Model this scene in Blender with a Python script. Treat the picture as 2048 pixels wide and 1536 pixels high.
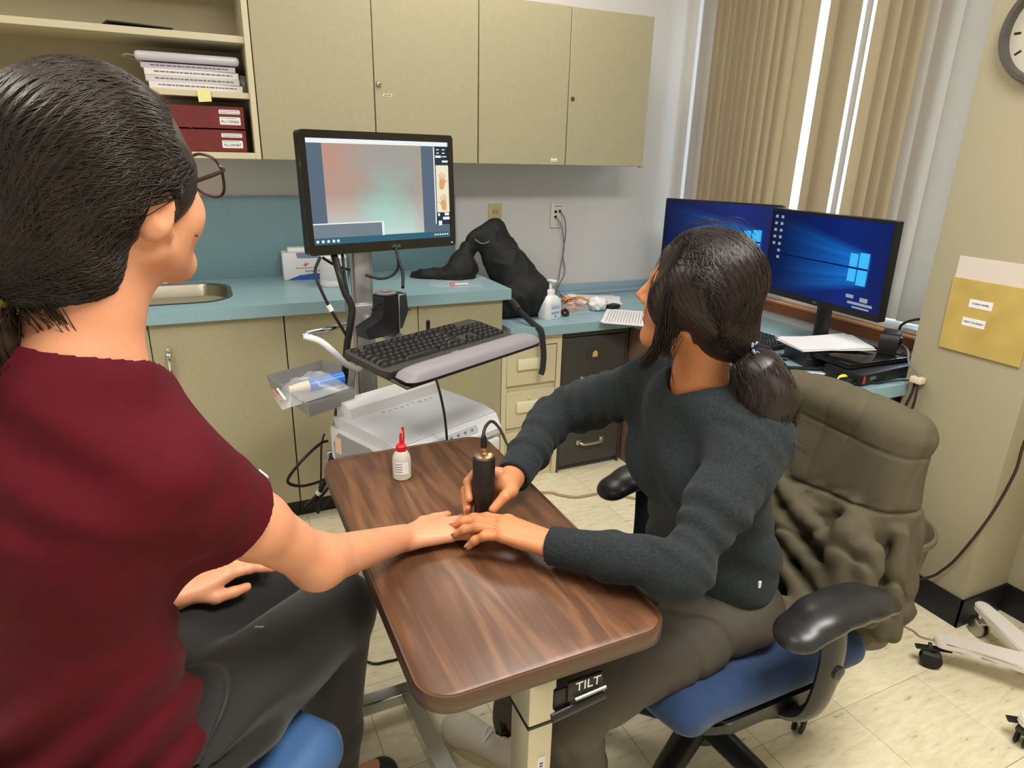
import bpy, bmesh, math, random
import numpy as np
from mathutils import Vector, Matrix, Euler, Quaternion
random.seed(7); rng = np.random.default_rng(7)
for o in list(bpy.data.objects): bpy.data.objects.remove(o)
scene = bpy.context.scene
COL = scene.collection
pi = math.pi
def rad(a): return a * pi / 180.0
# ------------------------------------------------------------------ camera
cam_d = bpy.data.cameras.new('camera'); cam = bpy.data.objects.new('camera', cam_d); COL.objects.link(cam)
cam_d.sensor_width = 36.0; cam_d.lens = 36.0 * 1312.4 / 2048.0; cam_d.clip_start = 0.05; cam_d.clip_end = 60
_y, _p, _r = rad(25.267), rad(-19.281), rad(1.468)
fwd = Vector((math.sin(_y) * math.cos(_p), math.cos(_y) * math.cos(_p), math.sin(_p)))
rgt = Vector((math.cos(_y), -math.sin(_y), 0)); upv = rgt.cross(fwd)
r2 = math.cos(_r) * rgt + math.sin(_r) * upv; u2 = -math.sin(_r) * rgt + math.cos(_r) * upv
mw = Matrix.Identity(4)
for i in range(3):
    mw[i][0] = r2[i]; mw[i][1] = u2[i]; mw[i][2] = -fwd[i]
mw[2][3] = 1.45
cam.matrix_world = mw
scene.camera = cam
# ------------------------------------------------------------------ world, exposure
world = bpy.data.worlds.new('overcast_sky'); scene.world = world; world.use_nodes = True
bgn = world.node_tree.nodes['Background']; bgn.inputs[0].default_value = (0.74, 0.87, 1.0, 1); bgn.inputs[1].default_value = 4.3
scene.view_settings.view_transform = 'Standard'; scene.view_settings.look = 'None'
scene.view_settings.gamma = 1.0; scene.view_settings.use_curve_mapping = False
scene.view_settings.exposure = 0.45
CEIL = 2.72
LAMP_COL = (1.0, 0.965, 0.905)
def area_lamp(name, loc, sx, sy, power):
    l = bpy.data.lights.new(name, 'AREA'); l.shape = 'RECTANGLE'; l.size = sx; l.size_y = sy
    l.energy = power; l.color = LAMP_COL
    o = bpy.data.objects.new(name, l); COL.objects.link(o); o.location = loc
    return o
# each ceiling troffer: position, size in x and y, watts
TROFFERS = [((1.05, 2.28), (1.14, 0.54), 9), ((0.80, 0.15), (1.14, 0.54), 40), ((-0.95, 0.95), (0.54, 1.14), 16)]
for (tx, ty), (lx, ly), w in TROFFERS:
    area_lamp('ceiling_lamp_light', (tx, ty, CEIL - 0.035), lx, ly, w)
# ------------------------------------------------------------------ colour / material helpers
def lin(c):
    return tuple(((x / 255.0) / 12.92 if x / 255.0 <= 0.04045 else ((x / 255.0 + 0.055) / 1.055) ** 2.4) for x in c)
MATS = {}
def mat(name, rgb, rough=0.5, metal=0.0, spec=0.5, bump=0.0, bscale=200.0, var=0.0, vscale=30.0, stretch=(1, 1, 1),
        emit=None, estr=0.0, trans=0.0, alpha=1.0, sheen=0.0, coat=0.0, rgb2=None, ior=1.45):
    if name in MATS: return MATS[name]
    m = bpy.data.materials.new(name); m.use_nodes = True; nt = m.node_tree; N = nt.nodes; L = nt.links
    b = N['Principled BSDF']; c = (*lin(rgb), 1)
    b.inputs['Base Color'].default_value = c; b.inputs['Roughness'].default_value = rough
    b.inputs['Metallic'].default_value = metal; b.inputs['Specular IOR Level'].default_value = spec
    b.inputs['Transmission Weight'].default_value = trans; b.inputs['Alpha'].default_value = alpha
    b.inputs['Sheen Weight'].default_value = sheen; b.inputs['Coat Weight'].default_value = coat; b.inputs['IOR'].default_value = ior
    if emit:
        b.inputs['Emission Color'].default_value = (*lin(emit), 1); b.inputs['Emission Strength'].default_value = estr
    if bump or var:
        tc = N.new('ShaderNodeTexCoord'); mp = N.new('ShaderNodeMapping'); mp.inputs['Scale'].default_value = stretch
        L.new(tc.outputs['Object'], mp.inputs['Vector'])
    if var:
        n = N.new('ShaderNodeTexNoise'); n.inputs['Scale'].default_value = vscale; n.inputs['Detail'].default_value = 5
        L.new(mp.outputs[0], n.inputs['Vector'])
        mx = N.new('ShaderNodeMix'); mx.data_type = 'RGBA'
        d2 = lin(rgb2) if rgb2 else tuple(x * (1 - var) for x in lin(rgb))
        mx.inputs[6].default_value = c; mx.inputs[7].default_value = (*d2, 1)
        cr = N.new('ShaderNodeValToRGB'); cr.color_ramp.elements[0].position = 0.35; cr.color_ramp.elements[1].position = 0.7
        L.new(n.outputs[0], cr.inputs[0]); L.new(cr.outputs[0], mx.inputs[0]); L.new(mx.outputs[2], b.inputs['Base Color'])
    if bump:
        n2 = N.new('ShaderNodeTexNoise'); n2.inputs['Scale'].default_value = bscale; n2.inputs['Detail'].default_value = 3
        L.new(mp.outputs[0], n2.inputs['Vector'])
        bp = N.new('ShaderNodeBump'); bp.inputs['Strength'].default_value = bump; bp.inputs['Distance'].default_value = 0.002
        L.new(n2.outputs[0], bp.inputs['Height']); L.new(bp.outputs[0], b.inputs['Normal'])
    MATS[name] = m
    return m
def emis(name, rgb, s):
    if name in MATS: return MATS[name]
    m = bpy.data.materials.new(name); m.use_nodes = True; nt = m.node_tree; nt.nodes.clear()
    e = nt.nodes.new('ShaderNodeEmission'); o = nt.nodes.new('ShaderNodeOutputMaterial')
    e.inputs[0].default_value = (*lin(rgb), 1); e.inputs[1].default_value = s
    nt.links.new(e.outputs[0], o.inputs[0]); MATS[name] = m
    return m
# ------------------------------------------------------------------ geometry helpers
def bmn(): return bmesh.new()
def box(bm, c, s, bev=0.0, seg=2, M=None):
    g = bmesh.ops.create_cube(bm, size=1.0); vs = g['verts']
    for v in vs: v.co = Vector((v.co.x * s[0] + c[0], v.co.y * s[1] + c[1], v.co.z * s[2] + c[2]))
    if bev > 0:
        es = list({e for v in vs for e in v.link_edges})
        r = bmesh.ops.bevel(bm, geom=es, offset=bev, segments=seg, affect='EDGES', profile=0.5)
        vs = list({v for f in r['faces'] for v in f.verts} | {v for v in vs if v.is_valid})
        # gather every vertex of this island
        seen = set(vs); st = list(vs)
        while st:
            v = st.pop()
            for e in v.link_edges:
                w = e.other_vert(v)
                if w not in seen: seen.add(w); st.append(w)
        vs = list(seen)
    if M is not None:
        for v in vs: v.co = M @ v.co
    return vs
def b2(bm, x0, x1, y0, y1, z0, z1, bev=0.0, seg=2, M=None):
    return box(bm, ((x0 + x1) / 2, (y0 + y1) / 2, (z0 + z1) / 2), (x1 - x0, y1 - y0, z1 - z0), bev, seg, M)
def spline(pts, n=8, closed=False):
    P = [Vector(p) for p in pts]; out = []; m = len(P)
    rng_ = range(m if closed else m - 1)
    for i in rng_:
        if closed: p0, p1, p2, p3 = P[(i - 1) % m], P[i], P[(i + 1) % m], P[(i + 2) % m]
        else: p0, p1, p2, p3 = P[max(i - 1, 0)], P[i], P[i + 1], P[min(i + 2, m - 1)]
        for k in range(n):
            t = k / n
            out.append(0.5 * ((2 * p1) + (p2 - p0) * t + (2 * p0 - 5 * p1 + 4 * p2 - p3) * t * t + (3 * p1 - p0 - 3 * p2 + p3) * t ** 3))
    if not closed: out.append(P[-1])
    return out
def tube(bm, pts, r, seg=8, closed=False, caps=True, flat=None, up=None):
    """sweep a circle (or a flat rectangle-ish ellipse, flat=(rx,ry)) along pts; r may be a list"""
    P = [Vector(p) for p in pts]; n = len(P); rings = []
    t0 = (P[1] - P[0]).normalized()
    ref = Vector(up) if up is not None else (Vector((0, 0, 1)) if abs(t0.z) < 0.9 else Vector((1, 0, 0)))
    nrm = (ref - ref.dot(t0) * t0).normalized()
    for i in range(n):
        if closed: t = (P[(i + 1) % n] - P[(i - 1) % n]).normalized()
        else: t = (P[min(i + 1, n - 1)] - P[max(i - 1, 0)]).normalized()
        nrm = (nrm - nrm.dot(t) * t).normalized(); bn = t.cross(nrm)
        ri = r[i] if isinstance(r, (list, tuple)) else r
        fx, fy = flat if flat else (1, 1)
        rings.append([bm.verts.new(P[i] + (nrm * math.cos(2 * pi * k / seg) * fx + bn * math.sin(2 * pi * k / seg) * fy) * ri) for k in range(seg)])
    for i in range(n if closed else n - 1):
        a, b = rings[i], rings[(i + 1) % n]
        for k in range(seg): bm.faces.new((a[k], a[(k + 1) % seg], b[(k + 1) % seg], b[k]))
    if caps and not closed:
        bm.faces.new(list(reversed(rings[0]))); bm.faces.new(rings[-1])
def cyl(bm, a, b, r, seg=20, rb=None):
    tube(bm, [a, b], [r, r if rb is None else rb], seg)
def lathe(bm, prof, seg=28, M=None, sx=1, sy=1):
    rings = []
    for (r, z) in prof:
        ring = []
        for k in range(seg):
            a = 2 * pi * k / seg; v = Vector((max(r, 1e-5) * math.cos(a) * sx, max(r, 1e-5) * math.sin(a) * sy, z))
            ring.append(bm.verts.new(M @ v if M is not None else v))
        rings.append(ring)
    for i in range(len(rings) - 1):
        a, b = rings[i], rings[i + 1]
        for k in range(seg): bm.faces.new((a[k], a[(k + 1) % seg], b[(k + 1) % seg], b[k]))
    if prof[0][0] > 1e-3 and prof[-1][0] > 1e-3:      # open ring profile: join the last ring to the first
        a, b = rings[-1], rings[0]
        for k in range(seg): bm.faces.new((a[k], a[(k + 1) % seg], b[(k + 1) % seg], b[k]))
    else:
        bm.faces.new(list(reversed(rings[0]))); bm.faces.new(rings[-1])
def prism(bm, poly, z0, z1, M=None):
    lo = [bm.verts.new((M @ Vector((x, y, z0))) if M is not None else (x, y, z0)) for x, y in poly]
    hi = [bm.verts.new((M @ Vector((x, y, z1))) if M is not None else (x, y, z1)) for x, y in poly]
    n = len(poly)
    for k in range(n): bm.faces.new((lo[k], lo[(k + 1) % n], hi[(k + 1) % n], hi[k]))
    bm.faces.new(list(reversed(lo))); bm.faces.new(hi)
def rrect(w, h, r, n=6, cx=0, cy=0):
    out = []
    for (sx, sy, a0) in ((1, 1, 0), (-1, 1, 90), (-1, -1, 180), (1, -1, 270)):
        for k in range(n + 1):
            a = rad(a0 + 90 * k / n)
            out.append((cx + sx * (w / 2 - r) + r * math.cos(a), cy + sy * (h / 2 - r) + r * math.sin(a)))
    return out
def finish(bm, ang=38):
    bmesh.ops.recalc_face_normals(bm, faces=bm.faces)
    for f in bm.faces: f.smooth = True
    a = rad(ang)
    for e in bm.edges:
        e.smooth = (len(e.link_faces) == 2 and e.calc_face_angle(0) < a)
def link(o, parent=None):
    COL.objects.link(o)
    if parent is not None: o.parent = parent
    return o
def obj(name, bm, m, parent=None, loc=None, rot=None, ang=38):
    finish(bm, ang)
    me = bpy.data.meshes.new(name); bm.to_mesh(me); bm.free()
    if m is not None: me.materials.append(m)
    o = bpy.data.objects.new(name, me); link(o, parent)
    if loc is not None: o.location = loc
    if rot is not None: o.rotation_euler = rot
    return o
def dup(o, parent=None, loc=None, rot=None):
    c = o.copy(); link(c); c.parent = parent
    if loc is not None: c.location = loc
    if rot is not None: c.rotation_euler = rot
    return c
def tag(o, label, cat, group=None):
    o['label'] = label; o['category'] = cat
    if group: o['group'] = group
    return o
def thing(name, loc, rz, label, cat, group=None):
    o = bpy.data.objects.new(name, None); link(o); o.location = loc; o.rotation_euler = (0, 0, rz); o.empty_display_size = 0.05
    return tag(o, label, cat, group)
def struct(o):
    o['kind'] = 'structure'; return o
def text(name, s, size, m, parent, loc, rot, align='CENTER', ext=0.0003):
    cu = bpy.data.curves.new(name, 'FONT'); cu.body = s; cu.size = size; cu.align_x = align; cu.align_y = 'CENTER'; cu.extrude = ext; cu.resolution_u = 2
    t = bpy.data.objects.new(name + '_tmp', cu); link(t)
    bpy.context.view_layer.update()
    dg = bpy.context.evaluated_depsgraph_get()
    me = bpy.data.meshes.new_from_object(t.evaluated_get(dg)); bpy.data.objects.remove(t)
    me.materials.clear(); me.materials.append(m)
    o = bpy.data.objects.new(name, me); link(o, parent); o.location = loc; o.rotation_euler = rot
    return o
def lines_print(bm, x0, x1, ys, h, y, jit=0.3):
    """rows of small bars standing for illegible small print, on plane y (front -y), z rows"""
    for z in ys:
        xx = x0
        while xx < x1 - h:
            w = min(random.uniform(1.5, 4.5) * h, x1 - xx)
            b2(bm, xx, xx + w, y - 0.0003, y, z - h / 2, z + h / 2); xx += w + h * 0.7
# ================================================================== ROOM
XL, XR, YF, YB = -1.75, 2.40, -1.55, 3.05
M_wall = mat('wall_paint', (216, 214, 214), 0.75, bump=0.05, bscale=350)
M_wallcream = mat('cream_wall_paint', (172, 164, 138), 0.7, bump=0.05, bscale=300)
M_ceil = mat('ceiling_paint', (238, 237, 234), 0.85)
M_black = mat('black_vinyl', (17, 20, 28), 0.45)
M_cab = mat('beige_laminate', (168, 161, 132), 0.5, bump=0.03, bscale=500, var=0.05, vscale=60)
M_cabedge = mat('beige_shelf_paint', (205, 196, 166), 0.5)
M_seam = mat('dark_gap', (60, 48, 36), 0.8)
M_counter = mat('blue_counter_laminate', (150, 182, 192), 0.34, var=0.25, vscale=420, rgb2=(130, 164, 176))
M_splash = mat('blue_backsplash_laminate', (118, 152, 160), 0.45, var=0.2, vscale=400)
M_chrome = mat('chrome', (214, 214, 212), 0.14, 1.0)
M_steel = mat('brushed_steel', (170, 168, 160), 0.32, 1.0)
M_alu = mat('grey_aluminium', (168, 168, 172), 0.38, 0.9)
M_white = mat('white_plastic', (232, 232, 234), 0.35)
M_offwhite = mat('off_white_plastic', (222, 220, 214), 0.4)
M_paper = mat('white_paper', (236, 235, 238), 0.8)
M_ink = mat('grey_print', (105, 104, 112), 0.8)
M_inkdark = mat('black_print', (40, 38, 40), 0.8)
M_blk = mat('black_plastic', (20, 20, 22), 0.42)
M_blkgloss = mat('glossy_black_plastic', (12, 11, 12), 0.12, coat=0.5)
M_blkrub = mat('black_rubber', (18, 18, 18), 0.65)
M_cable = mat('black_cable', (22, 20, 20), 0.45)
M_wood = mat('dark_wood_trim', (140, 84, 50), 0.45, var=0.4, vscale=14, stretch=(3, 0.6, 12))
M_woodtop = mat('wood_sill_top', (198, 140, 100), 0.4)
# floor material: cream vinyl with brown flecks
def floor_mat():
    m = bpy.data.materials.new('cream_vinyl_tile'); m.use_nodes = True; nt = m.node_tree; N = nt.nodes; L = nt.links; b = N['Principled BSDF']
    geo = N.new('ShaderNodeNewGeometry'); oi = N.new('ShaderNodeObjectInfo')
    mp = N.new('ShaderNodeMapping'); mp.inputs['Scale'].default_value = (16, 62, 1); mp.inputs['Rotation'].default_value = (0, 0, 0.1)
    L.new(geo.outputs['Position'], mp.inputs['Vector'])
    n1 = N.new('ShaderNodeTexNoise'); n1.inputs['Scale'].default_value = 1.0; n1.inputs['Detail'].default_value = 4; n1.inputs['Roughness'].default_value = 0.6
    L.new(mp.outputs[0], n1.inputs['Vector'])
    r1 = N.new('ShaderNodeValToRGB'); e = r1.color_ramp.elements; e[0].position = 0.24; e[0].color = (*lin((150, 134, 104)), 1); e[1].position = 0.36; e[1].color = (*lin((230, 219, 186)), 1)
    e2 = r1.color_ramp.elements.new(0.62); e2.color = (*lin((243, 235, 206)), 1)
    L.new(n1.outputs[0], r1.inputs[0])
    n2 = N.new('ShaderNodeTexNoise'); n2.inputs['Scale'].default_value = 3.0; n2.inputs['Detail'].default_value = 2
    L.new(geo.outputs['Position'], n2.inputs['Vector'])
    hs = N.new('ShaderNodeHueSaturation'); mr = N.new('ShaderNodeMapRange')
    mr.inputs[3].default_value = 0.94; mr.inputs[4].default_value = 1.04
    L.new(oi.outputs['Random'], mr.inputs[0]); L.new(mr.outputs[0], hs.inputs['Value']); L.new(r1.outputs[0], hs.inputs['Color'])
    L.new(hs.outputs[0], b.inputs['Base Color']); b.inputs['Roughness'].default_value = 0.34; b.inputs['Specular IOR Level'].default_value = 0.45
    mr2 = N.new('ShaderNodeMapRange'); mr2.inputs[3].default_value = 0.24; mr2.inputs[4].default_value = 0.5
    L.new(n2.outputs[0], mr2.inputs[0]); L.new(mr2.outputs[0], b.inputs['Roughness'])
    return m
M_floor = floor_mat(); M_grout = mat('tile_joint', (204, 192, 160), 0.8)
bm = bmn(); b2(bm, XL - 0.1, 2.95, YF - 0.1, YB + 0.1, -0.12, -0.004)
floor = struct(obj('floor', bm, M_grout))
T = 0.3048
bm = bmn(); box(bm, (0, 0, -0.002), (T - 0.0012, T - 0.0012, 0.004), 0.0006, 1)
t0 = None; ox, oy = 1.79, 0.905
for i in range(-11, 3):
    for j in range(-8, 8):
        cx, cy = ox + (i + 0.5) * T, oy + (j + 0.5) * T
        if cx < XL - 0.1 or cx > 2.62 or cy < YF or cy > YB + 0.1: continue
        if t0 is None: t0 = obj('floor_tile', bm, M_floor, floor, (cx, cy, 0))
        else: dup(t0, floor, (cx, cy, 0))
bm = bmn(); b2(bm, XL - 0.1, 2.95, YF - 0.1, YB + 0.1, CEIL, CEIL + 0.1); struct(obj('ceiling', bm, M_ceil))
bm = bmn(); b2(bm, XL - 0.1, 2.95, YB, YB + 0.1, -0.01, CEIL); struct(obj('wall_back', bm, M_wall))
bm = bmn(); b2(bm, XL - 0.1, XL, YF - 0.1, YB + 0.1, -0.01, CEIL); struct(obj('wall_left', bm, M_wall))
bm = bmn(); b2(bm, XL - 0.1, 2.95, YF - 0.1, YF, -0.01, CEIL); struct(obj('wall_front', bm, M_wall))
# window wall with opening Y 1.40..2.99, Z 0.84..2.45
bm = bmn()
b2(bm, XR, XR + 0.22, 1.30, YB + 0.05, -0.01, 0.79)
b2(bm, XR, XR + 0.22, 1.30, YB + 0.05, 2.45, CEIL)
b2(bm, XR, XR + 0.22, 2.995, YB + 0.05, 0.78, 2.46)
struct(obj('wall_right', bm, M_wall))
# pier beside the window and the recessed wall nearer to the camera
bm = bmn(); b2(bm, 2.13, 2.70, 1.0, 1.36, -0.01, CEIL, 0.006, 2); struct(obj('wall_pier', bm, M_wallcream))
bm = bmn(); b2(bm, 2.37, 2.55, YF - 0.05, 1.01, -0.01, CEIL); struct(obj('wall_near', bm, M_wallcream))
# black cove base
bm = bmn(); b2(bm, 2.122, 2.131, 0.992, 1.36, 0, 0.104); b2(bm, 2.122, 2.37, 0.991, 1.0, 0, 0.104)
struct(obj('baseboard_pier', bm, M_black))
bm = bmn(); b2(bm, 2.361, 2.37, YF, 0.9915, 0, 0.104); struct(obj('baseboard_near', bm, M_black))
# window: sill trim, frame, glass
win = bpy.data.objects.new('window_1', None); link(win); win.location = (XR, 2.2, 0.79); struct(win)
def wloc(bm): 
    for v in bm.verts: v.co -= Vector((XR, 2.2, 0.79))
    return bm
bm = bmn(); b2(bm, 2.375, 2.40, 1.362, 3.049, 0.785, 0.830); obj('sill_face', wloc(bm), M_wood, win)
bm = bmn(); b2(bm, 2.372, 2.47, 1.362, 3.049, 0.830, 0.840, 0.003); obj('sill_board', wloc(bm), M_woodtop, win)
M_sillw = mat('white_window_stool', (216, 222, 228), 0.4)
bm = bmn(); b2(bm, 2.405, 2.60, 1.362, 2.99, 0.841, 0.862, 0.003); obj('window_stool', wloc(bm), M_sillw, win)
M_frame = mat('window_frame_paint', (200, 204, 208), 0.4, 0.3)
for (y0, y1, z0, z1) in ((1.362, 1.42, .862, 2.45), (2.94, 2.995, .862, 2.45), (2.16, 2.21, .91, 2.40), (1.42, 2.94, .862, .91), (1.42, 2.94, 2.40, 2.45)):
    bm = bmn(); b2(bm, 2.535, 2.585, y0, y1, z0, z1, 0.004); obj('window_frame', wloc(bm), M_frame, win)
M_glass = bpy.data.materials.new('window_glass'); M_glass.use_nodes = True
_nt = M_glass.node_tree; _nt.nodes.clear()
_o = _nt.nodes.new('ShaderNodeOutputMaterial'); _t = _nt.nodes.new('ShaderNodeBsdfTransparent'); _g = _nt.nodes.new('ShaderNodeBsdfGlossy'); _mx = _nt.nodes.new('ShaderNodeMixShader')
_g.inputs['Roughness'].default_value = 0.02; _mx.inputs[0].default_value = 0.06; _t.inputs[0].default_value = (0.94, 0.97, 0.98, 1)
_nt.links.new(_t.outputs[0], _mx.inputs[1]); _nt.links.new(_g.outputs[0], _mx.inputs[2]); _nt.links.new(_mx.outputs[0], _o.inputs[0])
for (y0, y1) in ((1.42, 2.16), (2.21, 2.94)):
    bm = bmn(); b2(bm, 2.556, 2.562, y0, y1, 0.91, 2.40); obj('window_pane', wloc(bm), M_glass, win)
# ---------------------------------------------------------- vertical blind
def vane_mat(name, rgb, tr):
    m = bpy.data.materials.new(name); m.use_nodes = True; nt = m.node_tree; N = nt.nodes; L = nt.links; N.clear()
    o = N.new('ShaderNodeOutputMaterial'); d = N.new('ShaderNodeBsdfDiffuse'); t = N.new('ShaderNodeBsdfTranslucent'); mx = N.new('ShaderNodeMixShader')
    tc = N.new('ShaderNodeTexCoord'); n = N.new('ShaderNodeTexNoise'); n.inputs['Scale'].default_value = 300
    L.new(tc.outputs['Object'], n.inputs['Vector']); bp = N.new('ShaderNodeBump'); bp.inputs['Strength'].default_value = 0.08; bp.inputs['Distance'].default_value = 0.001
    L.new(n.outputs[0], bp.inputs['Height']); L.new(bp.outputs[0], d.inputs['Normal'])
    d.inputs[0].default_value = (*lin(rgb), 1); t.inputs[0].default_value = (*lin(tuple(min(255, x) for x in rgb)), 1)
    mx.inputs[0].default_value = tr; L.new(d.outputs[0], mx.inputs[1]); L.new(t.outputs[0], mx.inputs[2]); L.new(mx.outputs[0], o.inputs[0])
    return m
M_vane = vane_mat('beige_blind_fabric', (186, 170, 144), 0.50)
M_vane_lit = vane_mat('lit_beige_blind_fabric', (198, 190, 180), 0.50)  # same beige fabric, with the daylight on some vanes put into its colour
blind = thing('vertical_blind', (2.46, 2.2, 2.44), 0, 'beige vertical blind with long vanes hanging in the window behind the desk', 'blind')
bm = bmn(); b2(bm, -0.03, 0.03, -0.83, 0.77, -0.04, 0.008, 0.003); obj('headrail', bm, M_white, blind)
def vane(yc, ang, m, w=0.089):
    bm = bmn(); n = 6; zs = (-0.045, -1.572)
    for s_ in (0,):
        pts = [(((k / n) - 0.5) * w, 0.005 * math.sin(pi * k / n)) for k in range(n + 1)]
        top = [[bm.verts.new((x, y + t, z)) for (x, y) in pts] for z in zs for t in (0, 0.0012)]
    a, b, c, d = top
    for k in range(n):
        bm.faces.new((a[k], a[k + 1], c[k + 1], c[k])); bm.faces.new((b[k + 1], b[k], d[k], d[k + 1]))
        bm.faces.new((a[k + 1], a[k], b[k], b[k + 1])); bm.faces.new((c[k], c[k + 1], d[k + 1], d[k]))
    bm.faces.new((a[0], c[0], d[0], b[0])); bm.faces.new((a[n], b[n], d[n], c[n]))
    return obj('vane', bm, m, blind, (0, yc - 2.2, 0), (0, 0, ang))
# (centre Y, angle of the vane to the window plane in degrees, daylit copy of the fabric or plain beige)
VANES = [(2.965, 55, 1), (2.925, 30, 1), (2.875, 18, 0), (2.825, 26, 0), (2.775, 12, 0), (2.73, 24, 0), (2.685, 10, 0), (2.635, 22, 0), (2.585, 8, 0), (2.53, 20, 0), (2.475, 6, 0),
         (2.415, 16, 0), (2.338, 12, 0), (2.187, 10, 0), (2.135, 22, 0), (2.045, -36, 1), (1.966, 8, 0), (1.905, 22, 0), (1.855, 6, 0), (1.80, 20, 0), (1.745, 10, 1), (1.695, 26, 1), (1.612, 14, 1)]
for (yc, a, lit_vane) in VANES:
    vane(yc, rad(90 + a), M_vane_lit if lit_vane else M_vane)
# ---------------------------------------------------------- ceiling troffers (lamps of the room)
M_diff = emis('lamp_diffuser', (255, 240, 214), 2.6)
for k, ((tx, ty), (lx, ly), w) in enumerate(TROFFERS):
    t = thing('ceiling_troffer', (tx, ty, CEIL), 0, ('long fluorescent ceiling light near the wall cabinets', 'long fluorescent ceiling light above the camera', 'long fluorescent ceiling light on the sink side')[k], 'ceiling light', 'fluorescent ceiling lights')
    ax_, ay_ = lx / 2 + 0.01, ly / 2 + 0.01; bm = bmn()
    for (x0, x1, y0, y1) in ((-ax_ - .03, -ax_, -ay_ - .03, ay_ + .03), (ax_, ax_ + .03, -ay_ - .03, ay_ + .03), (-ax_, ax_, -ay_ - .03, -ay_), (-ax_, ax_, ay_, ay_ + .03)): b2(bm, x0, x1, y0, y1, -0.03, 0.0)
    obj('frame', bm, M_white, t)
    bm = bmn(); b2(bm, -ax_, ax_, -ay_, ay_, -0.02, -0.002); obj('diffuser', bm, M_diff, t)
# ================================================================== WALL CABINETS
CY = 2.72          # front plane of doors
def upper_cabinet(x0, x1, label, lockx, lockz, keyed, stick):
    xm = (x0 + x1) / 2; t = thing('wall_cabinet', (xm, YB, 1.41), 0, label, 'cabinet', 'wall cabinets')
    bm = bmn(); b2(bm, x0 - xm + 0.001, x1 - xm - 0.001, CY + 0.02 - YB, -0.001, 0.002, 0.628); obj('body', bm, M_cab, t)
    for s_, (a, b) in enumerate(((x0, xm), (xm, x1))):
        bm = bmn(); b2(bm, a - xm + 0.0018, b - xm - 0.0018, CY - YB, CY + 0.0195 - YB, 0.0, 0.63, 0.0015, 1); d = obj('door', bm, M_cab, t)
        if s_ == 1:
            bm = bmn(); lx = lockx - xm; lz = lockz - 1.41; y = CY - YB
            M = Matrix.Translation((lx, y, lz)) @ Matrix.Rotation(rad(90), 4, 'X')
            lathe(bm, [(0.0, -0.001), (0.011, -0.001), (0.011, 0.004), (0.0085, 0.008), (0.004, 0.0085), (0, 0.0085)] if keyed else [(0, -0.001), (0.009, -0.001), (0.009, 0.002), (0.007, 0.003), (0, 0.003)], 20, M)
            obj('lock', bm, M_steel if keyed else mat('dark_brass', (92, 74, 56), 0.4, 0.6), d)
            if keyed:
                bm = bmn(); b2(bm, lx - 0.0012, lx + 0.0012, y - 0.0092, y - 0.008, lz - 0.004, lz + 0.004); obj('keyhole', bm, M_blk, d)
        for (sx, sz, sw, sh, dr) in stick:
            if dr != s_: continue
            bm = bmn(); b2(bm, sx - xm - sw / 2, sx - xm + sw / 2, CY - YB - 0.0006, CY - YB, sz - 1.41 - sh / 2, sz - 1.41 + sh / 2); st = obj('label_sticker', bm, mat('cream_label', (226, 214, 176), 0.7) if keyed else M_paper, d)
            bm = bmn(); lines_print(bm, sx - xm - sw * 0.36, sx - xm + sw * 0.36, [sz - 1.41] if keyed else [sz - 1.41 + 0.005, sz - 1.41 - 0.003], sh * 0.35 if keyed else 0.002, CY - YB - 0.0006); obj('print', bm, M_inkdark if keyed else M_ink, d)
    bm = bmn(); b2(bm, x1 - xm - 0.012, x1 - xm + 0.012, CY - YB + 0.004, CY - YB + 0.02, -0.004, 0.0); obj('hinge', bm, M_steel, t)
    return t
upper_cabinet(0.238, 1.098, 'beige wall cabinet with a silver key lock and small label, behind the cart monitor', 0.685, 1.692, True, [(0.719, 1.655, 0.036, 0.009, 1)])
upper_cabinet(1.099, 1.94, 'beige wall cabinet with a dark round lock, nearest the window', 1.541, 1.685, False, [(1.462, 1.432, 0.03, 0.014, 0)])
# open shelf unit on the left
t = thing('open_shelf_unit', (-0.5, YB, 1.41), 0, 'beige open wall shelf holding papers and maroon binders', 'shelf')
x0, x1 = -1.25 + 0.5, 0.236 + 0.5
bm = bmn(); b2(bm, x0, x1, -0.02, -0.001, 0, 0.63); obj('back_panel', bm, mat('shelf_back_paint', (176, 166, 134), 0.6), t)
for (a, b) in ((x0, x0 + 0.02), (x1 - 0.02, x1)):
    bm = bmn(); b2(bm, a, b, CY - YB, -0.02, 0, 0.63, 0.001, 1); obj('side_panel', bm, M_cabedge, t)
for z, th in ((0.0, 0.022), (0.205, 0.020), (0.385, 0.022), (0.61, 0.02)):
    bm = bmn(); b2(bm, x0 + 0.02, x1 - 0.02, CY - YB + (0.0 if z == 0 else 0.012), -0.02, z, z + th, 0.001, 1); obj('shelf_board', bm, M_cabedge, t)
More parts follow.
